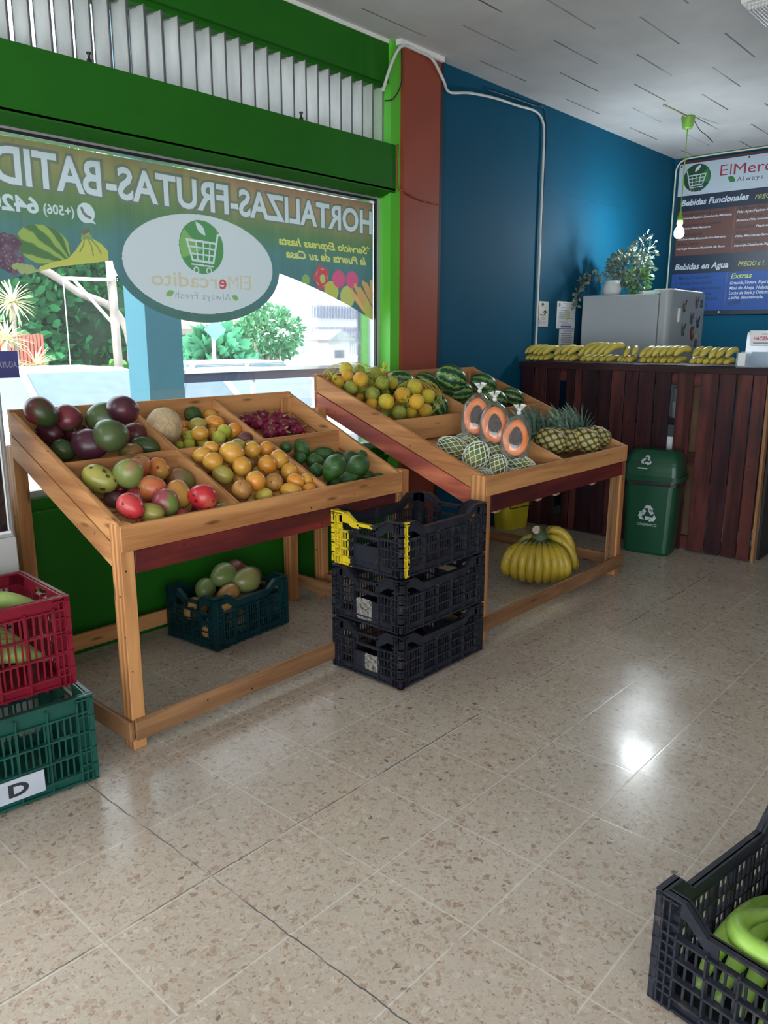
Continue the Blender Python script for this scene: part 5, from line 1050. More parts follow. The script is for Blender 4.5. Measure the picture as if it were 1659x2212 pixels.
# green plantains, foreground crate
def plant(label,pts,r,m,T,grp):
    P=[T@Vector(p) for p in pts]; c_=sum(P,Vector())/len(P); M=Matrix.Translation(c_); o=banana([p-c_ for p in P],r,m,None,'plantain',n=18,M=M,stem=.5); tag(o,label,'plantain',grp); return o
G1='green plantains in the lower right crate'
plant('big bright green plantain curled over the top of the lower right crate',[(-.02,.02,.21),(-.32,.20,.25),(-.30,-.20,.25),(.06,-.19,.22)],.026,PLG,TF,G1)
plant('light green plantain inside the curled one, lower right crate',[(.22,-.06,.215),(.08,.10,.25),(-.08,.04,.24),(-.13,-.03,.2)],.024,PLG,TF,G1)
plant('green plantain just right of the innermost one, lower right crate',[(.25,-.12,.2),(.10,-.02,.24),(-.02,-.04,.23),(-.10,-.08,.19)],.024,PLG,TF,G1)
for i in range(9):
    y=-.165+.033*i; plant(f'green plantain standing against the slats of the lower right crate, number {i+1} from the near corner' if 0 else ['pale green plantain seen through the front slats of the lower right crate'][0],[(-.24+.05*i,y*.2-.13,.19),(-.25+.05*i,-.165,.14),(-.24+.05*i,-.165,.08),(-.2+.05*i,-.12,.03)],.022,PLG2 if i%2 else PLG,TF,'plantains low behind the slats of the lower right crate')
for i in range(6): plant('green plantain lying on the floor of the lower right crate',[(-.2,-.12+.05*i,.03),(-.05,-.10+.05*i,.11),(.1,-.10+.05*i,.11),(.22,-.12+.05*i,.04)],.024,PLG,TF,'plantains lying in the lower right crate')
G2='green plantains in the red crate'
plant('pale green plantain with a dark stub at the right of the red crate',[(.24,-.09,.265),(.12,-.03,.34),(.0,-.02,.33),(-.12,-.05,.25)],.030,PLG2,TR,G2)
plant('green plantain with a whitish streak across the red crate',[(.13,-.16,.275),(.04,-.10,.31),(-.08,-.05,.32),(-.2,.0,.27)],.030,PLG2,TR,G2)
plant('green plantain at the left edge of the red crate, lowest',[(.02,-.17,.25),(-.06,-.15,.28),(-.15,-.12,.28),(-.24,-.08,.24)],.028,PLG,TR,G2)
for i in range(5): plant('green plantain seen through the slats of the red crate',[(-.22,-.15+.07*i,.06+.02*(i%2)),(-.1,-.15+.07*i,.19),(.08,-.15+.07*i,.19),(.22,-.14+.07*i,.10)],.029,PLG2,TR,'plantains low in the red crate')
# ---------------------------------------------------------------- counter of mahogany planks
XC=5.476; ctr=thing('plank_counter','dark mahogany plank counter topped with bananas','counter',(XC+.3,2.5,0))
board('counter_top',(XC+.30,1.50,1.277),(XC+.30,3.43,1.277),.045,.64,MAHO,ctr); 
pl=[(3.41,3.30),(3.295,3.185),(3.18,3.072),(3.013,2.945),(2.94,2.885),(2.88,2.755),(2.75,2.648),(2.644,2.54),(2.536,2.438),(2.432,2.315),(2.308,2.198),(2.155,2.042),(1.990,1.873),(1.868,1.76),(1.755,1.656),(1.652,1.568)]
for i,(a,b_) in enumerate(pl): board('plank',(XC+.009,(a+b_)/2,0.01),(XC+.009,(a+b_)/2,1.255),a-b_-.004,.018,(MAHO,MAHO2,MAHO)[i%3] if i<10 else (MAHO2,MAHO,MAHO2)[i%3],ctr,up=(0,1,0))
for z in (.06,.66,1.21): board('pallet_rail',(XC+.035,1.56,z),(XC+.035,3.42,z),.09,.03,MAHO2,ctr)
board('edge_strip',(XC+.03,1.548,0.0),(XC+.03,1.556,1.2),.02,.05,PINE_D,ctr,up=(0,1,0))
board('dark_opening_sheet',(XC+.06,1.53,.62),(XC+.5,1.53,.62),1.22,.018,plain('opening_shade_black',(.012,.009,.009),.6),ctr)  # near-black sheet paints the shade of the counter's open end
board('back_slat',(XC+.08,2.015,.05),(XC+.08,2.015,1.2),.10,.02,plain('brown_slat',(.10,.055,.025),.6,.3,5),ctr,up=(0,1,0))
# bits seen through the gap: pale plastic cup, bag
b=thing('jar','pale plastic container glimpsed behind the counter gap','container',(XC+.14,2.178,.93)); mb=MB(); mb.lathe([(0,0),(.05,0),(.055,.10),(.05,.12),(0,.12)],20); mb.obj('jar_body',plain('pale_plastic',(.35,.42,.44),.4),b,Matrix.Translation((XC+.14,2.178,.93)),smooth=True)
mb=MB(); mb.lathe([(0,.12),(.045,.12),(.048,.21),(.04,.215),(0,.215)],20); mb.obj('jar_lid',plain('grey_plastic',(.30,.31,.33),.4),b,Matrix.Translation((XC+.14,2.178,.93)),smooth=True)
sh=MB().box((XC+.08,2.0,.88),(XC+.5,2.5,.90)).obj('under_counter_shelf',MAHO,ctr)
o=MB().box((XC+.046,2.12,.70),(XC+.050,2.26,.80)).obj('paper_note',PAPER); tag(o,'white paper glimpsed low behind the counter gap above the bin','paper')
def hand(label,yhi,ylo,n1,n2,h0=1.30,lift=0,lean=.5,seed=0):
    B=thing('banana_hand',label,'bananas',(XC+.12,(yhi+ylo)/2,h0),'hands of bananas on the counter'); rr=random.Random(seed)
    for row,n_ in ((0,n2),(1,n1)):
        for i in range(n_):
            y=yhi-.03-(yhi-ylo-.05)*(i+.4*row)/max(1,n_-.4)
            j=rr.uniform(-.008,.008); r=.0225+rr.uniform(-.001,.0015)
            if row==0:
                tip=Vector((XC+.005+rr.uniform(0,.015),y+.012,h0+.020)); cr=Vector((XC+.17,y-.03*lean,h0+.02)); P=[cr,cr+Vector((-.03,.0,.035)),tip+Vector((.08,-.01,.028)),tip]
            else:
                tip=Vector((XC+.02+rr.uniform(-.01,.01),y+.055*lean+.015,h0+.060+j)); cr=Vector((XC+.17,y-.05*lean,h0+.085+lift)); P=[cr,cr+Vector((-.03,.005,.04+lift*.5)),tip+Vector((.05,-.02,.058+lift*.5)),tip]
            banana(P,r,BANY,B,n=10)
    mb=MB(); mb.tube([(XC+.18,yhi-.05,h0+.035),(XC+.185,(yhi+ylo)/2,h0+.05),(XC+.18,ylo+.05,h0+.035)],[.018,.026,.018],8); mb.obj('crown_stem',bpy.data.materials['green_crown_stem'],B,smooth=True)
hand('leftmost hand of yellow bananas on the counter, in front of the wall notices',3.41,3.17,5,5,seed=1)
hand('small hand of bananas second from left on the counter, below the white notice',3.15,2.945,3,4,seed=2)
hand('tallest hand of bananas on the counter, in front of the fridge side',2.93,2.64,5,5,lift=.022,lean=.8,seed=3)
hand('short hand of bananas under the fridge door seam on the counter',2.63,2.49,2,4,lean=-.5,seed=4)
hand('hand of bananas on the counter under the fridge magnets',2.46,2.13,6,6,lean=.45,seed=5)
hand('rightmost hand of bananas on the counter, beside the leaflet holder',2.10,1.80,5,6,lean=.15,seed=6)
# ---------------------------------------------------------------- green bin
def rrect(w,d,r,n=6):
    o=[]
    for cx,cy,a in ((w/2-r,d/2-r,0),(-w/2+r,d/2-r,pi/2),(-w/2+r,-d/2+r,pi),(w/2-r,-d/2+r,1.5*pi)):
        for k in range(n+1): o.append((cx+r*cos(a+pi/2*k/n),cy+r*sin(a+pi/2*k/n)))
    return o
def loft(mb,secs,cap=True):
    n=len(secs[0][0]); vs=[(x,y,z) for pts,z in secs for x,y in pts]; fs=[(j*n+i,j*n+(i+1)%n,(j+1)*n+(i+1)%n,(j+1)*n+i) for j in range(len(secs)-1) for i in range(n)]
    if cap: fs+=[tuple(range(n-1,-1,-1)),tuple((len(secs)-1)*n+i for i in range(n))]
    return mb.add(vs,fs)
BG=plain('green_bin_plastic',(.003,.055,.025),.32,.04,6); BL=plain('bin_print_white',(.42,.48,.50),.6)
TB=Matrix.Translation((5.315,2.195,0))@Matrix.Rotation(rad(8),4,'Z'); bn=thing('rubbish_bin','dark green organic waste bin with a domed lid in front of the counter','bin',TB)
mb=MB(); loft(mb,[(rrect(.20,.30,.04),0),(rrect(.215,.32,.045),.02),(rrect(.235,.36,.05),.50),(rrect(.25,.375,.05),.505),(rrect(.25,.375,.05),.525)]); mb.obj('bin_body',BG,bn,TB,smooth=False)
mb=MB(); loft(mb,[(rrect(.272,.405,.05),.525),(rrect(.276,.41,.05),.56)]); secs=[]
for k in range(9):
    t=k/8*pi/2; secs.append((rrect(.262*cos(t*.80),.39*(.985-.28*(1-cos(t))),.045),.56+.175*sin(t)))
loft(mb,secs); mb.obj('domed_lid',BG,bn,TB,smooth=False)
mb=MB(); rr=random.Random(9)
ring=rrect(.258,.385,.05); loft(mb,[([(x*(1+rr.uniform(0,.05)),y*(1+rr.uniform(0,.03))) for x,y in ring],.495),([(x*(1+rr.uniform(.0,.05)),y*(1+rr.uniform(0,.03))) for x,y in ring],.515),([(x*1.0,y*1.0) for x,y in ring],.53)],False); mb.obj('bin_liner',plain('black_bin_liner',(.01,.01,.012),.3),bn,TB)
def recyc(M,R,parent,m):
    mb=MB()
    for k in range(3):
        a=2*pi*k/3; q=lambda x,y:(R*(x*cos(a)-y*sin(a)),R*(x*sin(a)+y*cos(a)))
        mb.prism([q(*p) for p in ((-.42,.62),(-.18,1.02),(.30,1.02),(.50,.70),(.62,.76),(.50,.22),(.02,.46),(.14,.52),(.02,.70))],0,.001)
        mb.prism([q(*p) for p in ((-.47,.55),(-.80,.0),(-.38,-.12),(-.12,.34))],0,.001)
    mb.obj('recycling_mark',m,parent,M)
sl=math.atan(.0175/.5)
FB=lambda y,z,off=0: TB@frame((-.112-.0065-(z-.2)*.028-off,y,z),(0,-1,0),(0,0,1))
recyc(TB@frame((-.1165,.0,.29),(0,-1,0),(-.035,0,1)),.062,bn,BL); text('ORGANICO',TB@frame((-.1138,.068,.205),(0,-1,0),(-.035,0,1)),.136,.018,BL,bn,bold=.01)
recyc(TB@frame((-.122,.03,.665),(0,-1,0),(.40,0,1)),.036,bn,BL); mb=MB(); mb.box((-.035,0,0),(.03,.008,.001)); mb.obj('white_scuff',BL,bn,TB@frame((-.1305,.05,.607),(0,-1,0),(.15,0,1)))
# yellow tub in the dark corner under the far stand
TY=Matrix.Translation((5.26,3.325,0))@Matrix.Rotation(rad(-10),4,'Z'); yb=thing('yellow_tub','yellow plastic tub in the dark corner behind the far stand','tub',TY); mb=MB(); loft(mb,[(rrect(.26,.16,.05),0),(rrect(.31,.19,.06),.28),(rrect(.33,.20,.06),.28),(rrect(.33,.20,.06),.30)]); mb.obj('tub_body',plain('yellow_plastic',(.50,.40,.02),.45,.15,5),yb,TY)
mb=MB(); mb.tube([(-.14,-.095,.28),(-.12,-.10,.18),(.12,-.10,.18),(.14,-.095,.28)],.004,6); mb.obj('tub_handle',BLACKM,yb,TY)
# ---------------------------------------------------------------- fridge behind the counter
FW=plain('fridge_enamel',(.40,.44,.47),.45,.04,2); FZ=1.855; fx0,fx1=6.33,7.13
fg=thing('refrigerator','pale grey refrigerator with butterfly magnets behind the counter','fridge',((fx0+fx1)/2,3.0,0))
MB().box((fx0,2.70,0.04),(fx1,3.37,FZ-.02)).obj('cabinet',FW,fg,bevel=.008); MB().box((fx0-.003,2.69,0.04),(fx1+.003,3.38,FZ)).obj('cabinet',FW,fg,bevel=.01) if 0 else None
MB().box((fx0+.01,2.685,.06),(fx1-.01,2.702,FZ-.03)).obj('door_gasket',plain('grey_gasket',(.16,.17,.18),.6),fg)
def door(z0,z1):
    w=fx1-fx0; P=[(0,0)]+[(0+.07*(1-cos(t)),-.045-.035*sin(t)) for t in [pi/2*k/6 for k in range(7)]]+[(w-.07+.07*sin(t),-.045-.035*cos(t)) for t in [pi/2*k/6 for k in range(7)]]+[(w,0)]
    mb=MB(); mb.prism(P,z0,z1); return mb.obj('door',FW,fg,Matrix.Translation((fx0,2.685,0)),bevel=0)
door(.05,1.18); dr=door(1.19,FZ)
mb=MB(); mb.box((fx0+.0,2.61,FZ),(fx1-.08,2.74,FZ+.014)); mb.obj('top_cap',WHITE,fg,bevel=.004)
mb=MB(); mb.box((6.50,2.585,1.61),(6.535,2.604,1.72)); h=mb.obj('door_handle',WHITE,dr,bevel=.004)
yf_=2.6045
def magnet(x,z,kind,label,s=1,tl=0):
    x=x*.968; z=1.5+(z-1.5)*.965; M=frame((x,yf_,z),(cos(tl),0,sin(tl)),(-sin(tl),0,cos(tl)))
    o=thing('fridge_magnet',label,'magnet',M,'fridge magnets'); 
    if kind=='sq': P2([(-.024,-.03),(.024,-.03),(.024,.03),(-.024,.03)],M,'magnet_plate',plain('dark_teal_magnet',(.03,.10,.12),.4),o,.004); mb=MB(); mb.box((-.014,-.012,.004),(.016,.008,.0046)); mb.obj('magnet_print',plain('magnet_pale_print',(.12,.28,.3),.5),o,M); return
    if kind=='shell': P2([(-.03,.02),(-.012,.058),(.0,.046),(.014,.06),(.022,.028),(.032,-.02),(.012,-.058),(-.02,-.04)],M,'magnet_shell',plain('red_brown_magnet',(.16,.035,.03),.3),o,.01); P2(ell(.004,.01,.012,.026,14),M@Matrix.Translation((0,0,.01)),'magnet_shine',plain('magnet_shine_pink',(.45,.3,.3),.3),o,.002); return  # the pale oval on the shell is a gloss highlight painted as a patch
    if kind=='fig': 
        P2(ell(.008,.045,.016,.02,12),M,'figure_head',plain('pale_yellow_magnet',(.6,.55,.3),.5),o,.008); P2([(-.03,.01),(0,.028),(.01,.012),(.034,.016),(.03,-.03),(.0,-.045),(-.03,-.035)],M,'figure_body',plain('dark_red_white_magnet',(.10,.12,.14),.5,.6,60),o,.008); P2([(-.022,.008),(-.004,.03),(.008,.012)],M@Matrix.Translation((0,0,.008)),'figure_hat',plain('bright_red_magnet',(.4,.05,.03),.5),o,.002); return
    c={'or':(.45,.28,.06),'pk':(.35,.16,.16),'bl':(.03,.10,.30),'lb':(.06,.22,.30),'gn':(.12,.22,.04)}[kind]
    wm=plain('butterfly_'+{'or':'orange','pk':'pink','bl':'blue','lb':'pale_blue','gn':'green'}[kind],c,.4); dk=plain('butterfly_edge',(.02,.018,.025),.4) if 'butterfly_edge' not in bpy.data.materials else bpy.data.materials['butterfly_edge']
    for sg in (-1,1):
        up=[(0,0),(sg*.012,.018),(sg*.032,.052),(sg*.036,.046),(sg*.030,.008),(sg*.02,-.004)]; lo=[(0,0),(sg*.02,-.004),(sg*.026,-.02),(sg*.02,-.044),(sg*.011,-.05),(sg*.008,-.02)]
        for nm,pp in (('upper_wing',up),('lower_wing',lo)):
            P2([(a*s,b*s) for a,b in (pp if sg>0 else pp[::-1])],M@Matrix.Rotation(sg*-.25,4,'Y'),nm,dk,o,.0015); P2([(a*s*.62+ sg*.004,b*s*.62) for a,b in (pp if sg>0 else pp[::-1])],M@Matrix.Rotation(sg*-.25,4,'Y')@Matrix.Translation((0,0,.0016)),'wing_patch',wm,o,.0008)
    mb=MB(); mb.tube([(0,-.022*s,.004),(0,.02*s,.004)],.003,6); mb.obj('butterfly_body',dk,o,M)
for a in ((6.848,1.751,'or','yellow and black butterfly magnet, upper left on the fridge door'),(7.118,1.787,'pk','pinkish butterfly magnet, upper right on the fridge door'),(7.239,1.78,'sq','small dark teal square magnet at the right edge of the fridge'),(7.028,1.647,'lb','pale blue butterfly magnet in the middle of the fridge door'),(7.174,1.62,'bl','deep blue butterfly magnet right of the pale blue one'),(6.857,1.553,'gn','green butterfly magnet, left on the fridge door'),(7.06,1.522,'shell','glossy red-brown shell-shaped magnet on the fridge'),(7.165,1.45,'fig','little figure magnet with a red hat low on the fridge')): magnet(*a)
# plant, pot, papers on the fridge
pt=thing('potted_plant','white pot with a bushy trailing leafy plant on the fridge','plant',(6.62,3.16,FZ)); M=Matrix.Translation((6.50,3.19,FZ-.02))
mb=MB(); rr=random.Random(2); mb.lathe([(0,0),(.062,0),(.078,.025),(.082,.06),(.07,.095),(.062,.11),(.072,.125),(.066,.125),(.055,.108),(.0,.10)],22); mb.v=[tuple(Vector(v)*(1+.03*noise.noise(Vector(v)*30))) for v in mb.v]; mb.obj('pot',plain('white_ceramic',(.62,.66,.64),.4),pt,M,smooth=True)
LEAF=plain('grey_green_leaf',(.16,.22,.17),.42,.35,6); LEAFG=plain('fresh_green_leaf',(.14,.30,.11),.42,.3,6)
def leafy(name,n,c,rad_,size,m,parent=None,seed=0,shell=.55,M=None,droop=0,flat=.0,smooth=False):
    mb=MB(); rr=random.Random(seed); c=Vector(c)
    for i in range(n):
        while True:
            v=Vector((rr.uniform(-1,1),rr.uniform(-1,1),rr.uniform(-1,1)))
            if shell<v.length<1: break
        p=c+Vector((v.x*rad_[0],v.y*rad_[1],v.z*rad_[2])); d=(v.normalized()+Vector((rr.uniform(-1,1),rr.uniform(-1,1),rr.uniform(-1,1)-droop))*.8).normalized()
        s=d.cross(Vector((rr.uniform(-1,1),rr.uniform(-1,1),rr.uniform(-1,1)))).normalized(); L=size*rr.uniform(.7,1.3); w=L*.33; u=s.cross(d)
        mb.add([p,p+d*L*.35-s*w+u*w*.3,p+d*L*.75-s*w*.75+u*w*.2,p+d*L,p+d*L*.75+s*w*.75+u*w*.2,p+d*L*.35+s*w+u*w*.3],[(0,1,2,3),(0,3,4,5)])
    me=MB.mesh(mb,name,m,smooth); o=bpy.data.objects.new(name,me); link(o,M,parent); return o
leafy('foliage',520,(6.62,3.10,2.07),(.17,.20,.15),.042,LEAF,pt,1,.3); leafy('foliage',90,(6.62,2.98,2.20),(.10,.10,.14),.036,LEAF,pt,2,.2); leafy('green_foliage',160,(6.60,3.0,1.96),(.08,.10,.11),.045,LEAFG,pt,3,.2)
mb=MB(); st=[(6.45,3.25,2.0),(6.36,3.36,2.03),(6.31,3.40,1.95),(6.30,3.41,1.85),(6.29,3.41,1.76)]; mb.tube(bez(st,10),.003,5); mb.tube([(6.62,3.1,1.95),(6.62,3.02,2.2),(6.62,2.98,2.34)],.003,5); mb.tube([(6.52,3.18,1.93),(6.58,3.12,2.1)],.006,5); mb.obj('stems',STEM,pt)
for i,p in enumerate(bez(st,10)): leafy('trailing_leaves',9,p,(.025,.02,.03),.04,LEAF,pt,30+i,.1)
def sheet(name,label,x,y,z,w,d,m,wav=.01,th=.004,rot=0,seed=0):
    mb=MB(); n=8; vs=[]; 
    for j in (0,1):
        for i in range(n+1):
            for k in range(3): vs.append((-w/2+w*i/n,-d/2+d*k/2,j*th+wav*abs(sin(i*.9+seed))*(i/n)))
    q=(n+1)*3; fs=[]
    for i in range(n):
        for k in range(2): a=i*3+k; fs+=[(a,a+1,a+4,a+3),(q+a,q+a+3,q+a+4,q+a+1)]
    for i in range(n): fs+=[(i*3,i*3+3,q+i*3+3,q+i*3),(i*3+2,q+i*3+2,q+i*3+5,i*3+5)]
    fs+=[(0,q,q+1,1),(1,q+1,q+2,2),(n*3,n*3+1,q+n*3+1,q+n*3),(n*3+1,n*3+2,q+n*3+2,q+n*3+1)]
    mb.add(vs,fs); o=mb.obj(name,m,None,Matrix.Translation((x,y,z))@Matrix.Rotation(rot,4,'Z')); tag(o,label,'papers')
sheet('paper_pile','pile of curling white papers on top of the fridge behind the plant',6.72,2.93,FZ-.018,.30,.28,PAPER,.03,.03,rot=-.7)
sheet('green_folder','light green folder lying on top of the fridge',6.62,2.76,FZ-.018,.28,.12,plain('light_green_card',(.16,.50,.22),.5),.0,.006,rot=-1.4)
# notices pinned to the blue wall
def notice(label,x0,x1,z0,z1,build,tint=PAPER):
    o=thing('wall_notice',label,'notice',((x0+x1)/2,YW,z0),'notices on the blue wall'); P2([(0,0),(x1-x0,0),(x1-x0,z1-z0),(0,z1-z0)],frame((x0,YW-.001,z0),(1,0,0),(0,0,1)),'sheet',tint,o,.0015); build(o,lambda x,z: frame((x,YW-.0028,z),(1,0,0),(0,0,1)),x0,z0,x1-x0,z1-z0)
def rows(o,F,x,z,w,h,spec,m):
    mb=MB()
    for fx,fz,fw,fh in spec: mb.box((fx*w,fz*h,0),(fx*w+fw*w,fz*h+fh*h,.0004))
    mb.obj('print_lines',m,o,F(x,z))
def n1(o,F,x,z,w,h):
    P2(ell(.5*w,.88*h,.055*w*2,.06*h,20),F(x,z),'round_mark',plain('notice_green',(.04,.13,.06),.6),o); text('El Mercadito',F(x+.2*w,z+.765*h),.6*w,.03*h,plain('notice_tan',(.32,.26,.2),.6),o,bold=0); text('sinpe',F(x+.28*w,z+.44*h),.5*w,.065*h,INK,o,bold=.03,shear=.2)
    strokes(MB(),[[(.68*w,.5*h),(.80*w,.57*h),(.74*w,.63*h),(.60*w,.58*h)]],.012).obj('swoosh',INK,o,F(x,z)); strokes(MB(),[[(.25*w,.38*h),(.18*w,.28*h),(.28*w,.24*h)]],.006).obj('swoosh',plain('notice_blue',(.06,.08,.25),.6),o,F(x,z)); rows(o,F,x,z,w,h,[(.2,.16,.62,.05),(.15,.09,.35,.04),(.56,.09,.28,.04),(.4,.26,.4,.14)],plain('soft_grey_print',(.42,.43,.46),.7))
def n2(o,F,x,z,w,h):
    P2(ell(.55*w,.52*h,.17*w,.2*h,26),F(x,z),'seal_mark',plain('pale_yellow_seal',(.55,.58,.38),.7),o); P2(ell(.12*w,.87*h,.045*w,.08*h,16),F(x,z),'crest_mark',plain('olive_crest',(.28,.27,.12),.7),o); rows(o,F,x,z,w,h,[(.32,.915,.45,.018),(.45,.865,.12,.014),(.22,.77,.7,.02),(.12,.67,.42,.018),(.12,.585,.2,.018),(.12,.52,.26,.018),(.12,.445,.5,.022),(.12,.38,.74,.018),(.12,.24,.48,.014),(.3,.17,.42,.014)],INKG); rows(o,F,x,z,w,h,[(.24,.05,.56,.065)],plain('violet_bar',(.13,.14,.42),.6))
def n3(o,F,x,z,w,h): rows(o,F,x,z,w,h,[(.28,.93,.62,.02)]+[(.1+.03*(i%3),.85-.06*i,.74-.05*(i%2),.022) for i in range(13)],INKG)
notice('cream payment notice with a round green mark on the blue wall, leftmost',5.715,5.905,1.575,1.775,n1,plain('cream_card',(.58,.56,.48),.7,.05))
notice('white certificate with a yellow seal and violet bar on the blue wall',6.045,6.362,1.560,1.785,n2); notice('white printed page pinned under the certificate on the blue wall',6.10,6.358,1.30,1.556,n3)
# cables and conduits
def cable(label,pts,r,m,name='cable'):
    mb=MB(); mb.tube(pts,r,7); o=mb.obj(name,m,smooth=True); tag(o,label,'cable'); return o
CW=plain('white_cable',(.55,.56,.54),.5); yw=YW-.018
def smooth_path(P,n=6):
    P=[Vector(p) for p in P]; o=[]
    for i in range(len(P)-1):
        p0=P[max(i-1,0)];p1=P[i];p2=P[i+1];p3=P[min(i+2,len(P)-1)]
        for k in range(n):
            t=k/n; o.append(.5*((2*p1)+(p2-p0)*t+(2*p0-5*p1+4*p2-p3)*t*t+(-p0+3*p1-3*p2+p3)*t**3))
    o.append(P[-1]); return o
cable('white cable looping over the orange pillar and down the blue wall',smooth_path([(3.80,YW-.045,2.92),(3.86,YW-.06,3.08),(3.95,YW-.065,3.195),(4.10,YW-.065,3.20),(4.24,YW-.065,3.19),(4.36,YW-.06,3.10),(4.48,yw,3.06),(4.70,yw,3.10),(5.0,yw,3.13),(5.3,yw,3.14),(5.55,yw,3.15),(5.66,yw,3.10),(5.69,yw,2.98),(5.695,yw,2.5),(5.70,yw,2.0),(5.705,yw,1.30)]),.0095,CW)
cable('thin black cable hanging beside the louvres',smooth_path([(3.95,YW-.06,3.17),(3.95,YW-.06,3.0),(3.90,YW-.045,2.9),(3.82,YW-.04,2.87)]),.004,BLACKM)
cable('thin blue painted cable right of the white one on the blue wall',smooth_path([(4.9,YW-.008,3.17),(5.5,YW-.008,3.19),(5.72,YW-.008,3.15),(5.735,YW-.008,2.6),(5.735,YW-.008,1.3)]),.005,plain('dark_blue_cable',(.004,.04,.08),.5))
cable('orange painted cable low across the pillar',smooth_path([(3.945,YW-.04,2.65),(3.95,YW-.03,2.42),(3.99,YW-.058,2.38),(4.15,YW-.056,2.35),(4.34,YW-.056,2.345)]),.005,ORANGE)
cable('dark seam cable on the blue wall',smooth_path([(5.77,YW-.001,2.62),(6.6,YW-.001,2.635),(7.2,YW-.001,2.65)]),.0016,plain('seam_dark_blue',(.003,.03,.06),.7))
cable('pale conduit framing the menu board at its left',smooth_path([(XB-.04,3.42,1.4),(XB-.04,3.42,2.2),(XB-.04,3.42,3.0),(XB-.04,3.41,3.14),(XB-.04,3.35,3.20),(XB-.04,3.2,3.215),(XB-.04,2.4,3.215),(XB-.04,1.2,3.215)]),.008,plain('cream_conduit',(.50,.50,.36),.5))
# pendant lamp
LX,LY=6.762,2.75; LG=plain('lime_green_plastic',(.20,.42,.06),.4); T=Matrix.Translation((LX,LY,0))
lp=thing('pendant_lamp','bare bulb on a lime green cord hanging above the fridge','lamp',(LX,LY,2.35))
mb=MB(); mb.lathe([(0,ZC),(.052,ZC),(.054,ZC-.01),(.040,ZC-.085),(.030,ZC-.095),(0,ZC-.095)],22); mb.obj('ceiling_cup',LG,lp,T,smooth=True)
mb=MB(); mb.tube([(0,0,ZC-.09),(0.002,0,2.8),(0,0,2.49)],.0045,6); mb.obj('cord',LG,lp,T)
mb=MB(); mb.lathe([(0,2.52),(.006,2.515),(.012,2.47),(.022,2.465),(.024,2.405),(.0,2.40)],18); mb.obj('socket',LG,lp,T,smooth=True)
bm_,nt,bs,out=newmat('lit_bulb'); nt.nodes.remove(bs); e=N(nt,'Emission'); e.inputs[0].default_value=(.85,.95,1,1); e.inputs[1].default_value=750; nt.links.new(e.outputs[0],out.inputs[0])
mb=MB(); mb.lathe([(0,2.405),(.016,2.402),(.020,2.385),(.036,2.36),(.040,2.335),(.034,2.31),(.018,2.296),(0,2.293)],20); mb.obj('bulb',bm_,lp,T,smooth=True)
cable('cream surface conduit on the ceiling leading to the pendant lamp',[(6.30,2.76,ZC-.008),(LX-.04,LY,ZC-.008)],.008,plain('cream_plastic',(.5,.47,.38),.5),'ceiling_conduit')
cable('loose dark wire hanging from the ceiling beside the lamp cup',smooth_path([(LX+.05,LY-.02,ZC-.01),(LX+.10,LY-.06,ZC-.09),(LX+.22,LY-.07,ZC-.11),(LX+.34,LY-.09,ZC-.15)]),.003,BLACKM,'loose_wire')
# ceiling light fitting with a prismatic cover, switched off
cl=thing('ceiling_light','switched off ceiling light with a prismatic plastic cover','ceiling light',(4.95,1.0,ZC)); m,nt,bs,out=newmat('prismatic_cover'); v=coords(nt,'Object',(60,60,60)); ck=N(nt,'TexVoronoi'); ck.inputs['Scale'].default_value=1; ck.inputs['Randomness'].default_value=0; nt.links.new(v,ck.inputs['Vector']); nt.links.new(ramp(nt,ck.outputs['Distance'],[(.1,(.30,.31,.33)),(.6,(.60,.62,.64))]),bs.inputs['Base Color']); bump(nt,bs,ck.outputs['Distance'],.8,.01); bs.inputs['Roughness'].default_value=.25
MB().box((4.72,.45,ZC-.05),(5.03,1.66,ZC-.012)).obj('prismatic_cover',m,cl,bevel=.008); MB().box((4.70,.43,ZC-.016),(5.05,1.68,ZC)).obj('frame',WHITE,cl)
# ---------------------------------------------------------------- menu board on the back wall
XM=XB-.012; SF=lambda y,z,d=0: frame((XM-.0105-d,y,z),(0,-1,0),(0,0,1)); K=(XM-.0105)/8.2
def Y(y): return y*K
def Z(z): return 1.5+(z-1.5)*K
mbd=thing('menu_board','dark blue drinks menu board with white header on the back wall','menu board',(XB,2.4,1.75))
MB().box((XM-.010,1.0,Z(1.71)),(XM+.010,Y(3.385),Z(3.165))).obj('panel',plain('menu_navy',(.004,.014,.035),.5,.08,2),mbd)
MB().box((XM-.0108,1.0,Z(2.862)),(XM-.0095,Y(3.380),Z(3.16))).obj('white_header',plain('menu_header',(.33,.39,.45),.6,.02),mbd)
MB().box((XM-.016,1.0,Z(3.162)),(XM+.0,Y(3.39),Z(3.185))).obj('top_batten',plain('dark_red_batten',(.05,.012,.02),.5),mbd)
MB().box((XM-.0112,1.0,Z(2.292)),(XM-.0098,Y(3.362),Z(2.715))).obj('brown_panel',plain('menu_brown',(.085,.034,.028),.6,.08,3),mbd)
MB().box((XM-.0112,1.0,Z(1.752)),(XM-.0098,Y(3.371),Z(2.114))).obj('blue_panel',plain('menu_blue',(.006,.055,.24),.6,.05,3),mbd)
MW=plain('menu_white_ink',(.42,.47,.52),.5,.02); MY=plain('menu_yellow_ink',(.36,.42,.09),.5); MR=plain('menu_wine_ink',(.20,.012,.03),.5); MDG=plain('menu_green',(.008,.05,.02),.45); MLG=plain('menu_mid_green',(.015,.13,.035),.45); MT=plain('menu_dark_ink',(.02,.014,.02),.5); MT2=plain('menu_navy_ink',(.006,.02,.07),.5)
logo(SF(Y(3.198),Z(3.020),.001),.128,mbd,MDG,MW,MLG,.0006)
